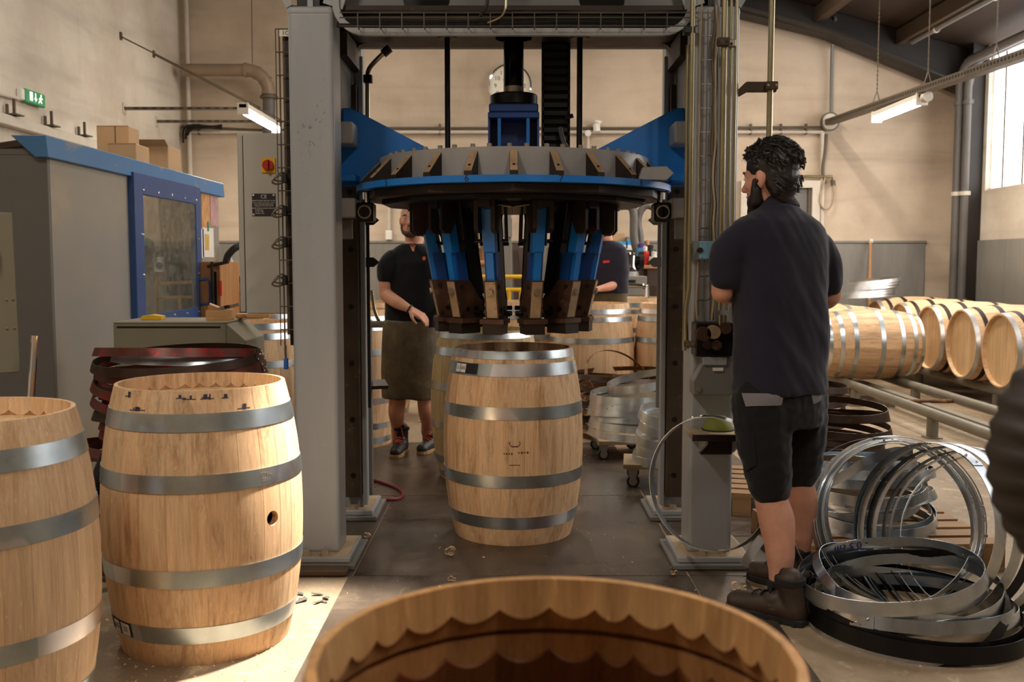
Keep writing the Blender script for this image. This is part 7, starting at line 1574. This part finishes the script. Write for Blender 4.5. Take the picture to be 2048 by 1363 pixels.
MB().lathe([(0, 0), (.12, 0), (.14, .05), (.11, .1), (.1, .22), (.07, .26), (0, .27)], 18, (p.x, 11.2, zg)).build('grinder_body', 'chrome', t, smooth=True); MB().cyl((p.x - .17, 11.2, zg + .17), (p.x + .17, 11.2, zg + .17), .05, 14).build('grinder_shaft', 'black_steel', t, smooth=True); MB().cyl((p.x + .12, 11.2, zg + .17), (p.x + .17, 11.2, zg + .17), .1, 18).build('grinder_wheel', 'black_steel', t, smooth=True)
# bent tube trolley handle
Yh = 9.9; t = thing('trolley_handle', 'bent chrome handle tube of a trolley behind the standing barrels', 'handle', (at(1272, 580, Yh).x, Yh, 0)); MB().tube(smoothpath([(at(1248, 572, Yh).x, Yh, at(1250, 571, Yh).z), at(1280, 571, Yh), at(1290, 575, Yh), at(1294, 590, Yh), (at(1294, 620, Yh).x, Yh, .02)], 5), .022, 10).build('handle_tube', 'chrome', t, smooth=True)
# thick hoses hanging
wall_pipe('dust_hose', 'thick grey dust hose hooked over and hanging down above the bench', smoothpath([at(1225, 414, 11.8), at(1250, 411, 11.8), at(1264, 415, 11.8), at(1268, 435, 11.8), at(1268, 470, 11.8), at(1274, 500, 11.8), at(1290, 520, 11.8), at(1316, 528, 11.8), at(1350, 530, 11.8)], 6), .05, 'duct_grey', 'hose', 12)
wall_pipe('dust_hose', 'second thick grey hose hanging from the hook nearer the right column', smoothpath([at(1282, 500, 11.9), at(1280, 470, 11.9), at(1276, 445, 11.9), at(1280, 425, 11.9), at(1288, 414, 11.9), at(1296, 411, 11.9), at(1305, 414, 11.9), at(1330, 425, 11.9)], 6), .042, 'duct_grey', 'hose', 12)
p = at(1298, 495, 11.7); t = thing('broom', 'wooden handled broom leaning above the back bench', 'broom', (p.x, 11.7, zb3)); MB().tube([at(1303, 530, 11.7), at(1294, 482, 11.9)], .025, 8).build('broom_handle', 'bench_wood', t, smooth=True); MB().box(at(1305, 524, 11.7), (.25, .1, .1), (0, .3, 0)).build('broom_head', 'brown_board', t, bevel=.01)
# shovel leaning at the right on the dado
t = thing('shovel', 'long wooden tool handle leaning on the grey dado right of the worker', 'tool', (at(1740, 560, 12.8).x, 12.8, .6)); MB().tube([at(1741, 482, 12.9), at(1738, 640, 12.6)], .02, 8).build('tool_handle', 'bench_wood', t, smooth=True); MB().tube([at(1738, 482, 12.9), at(1745, 482, 12.9)], .03, 8).build('tool_grip', 'box_white', t, smooth=True)
# foot lever and valve at the left rear column
Yv = 5.75; t = thing('foot_valve', 'small lever valve with pipe standing behind the left press column', 'valve', (at(757, 640, Yv).x, Yv, 0))
MB().tube(smoothpath([at(743, 580, Yv), at(748, 615, Yv), at(756, 638, Yv), at(764, 648, Yv), at(768, 644, Yv)], 5), .010, 8).build('valve_pipe', 'pipe_brass', t, smooth=True); MB().cyl(at(742, 648, Yv), at(766, 648, Yv), .02, 10).build('valve_body', 'bolt_steel', t); MB().box(at(756, 768, Yv), (.10, .12, .02), (.2, 0, .3)).build('pedal', 'dark_rust', t); MB().bar((X0 - .83, Yv + .02, at(750, 772, Yv).z), at(756, 771, Yv), .03, .03).build('pedal_arm', 'dark_rust', t); MB().bar((X0 - .83, Yv, at(750, 648, Yv).z), at(745, 648, Yv), .03, .03).build('valve_arm', 'bolt_steel', t); MB().b2((X0 - .87, Yv - .02, 0.006), (X0 - .82, Yv + .04, at(750, 640, Yv).z)).build('valve_post', 'press_grey_dark', t)
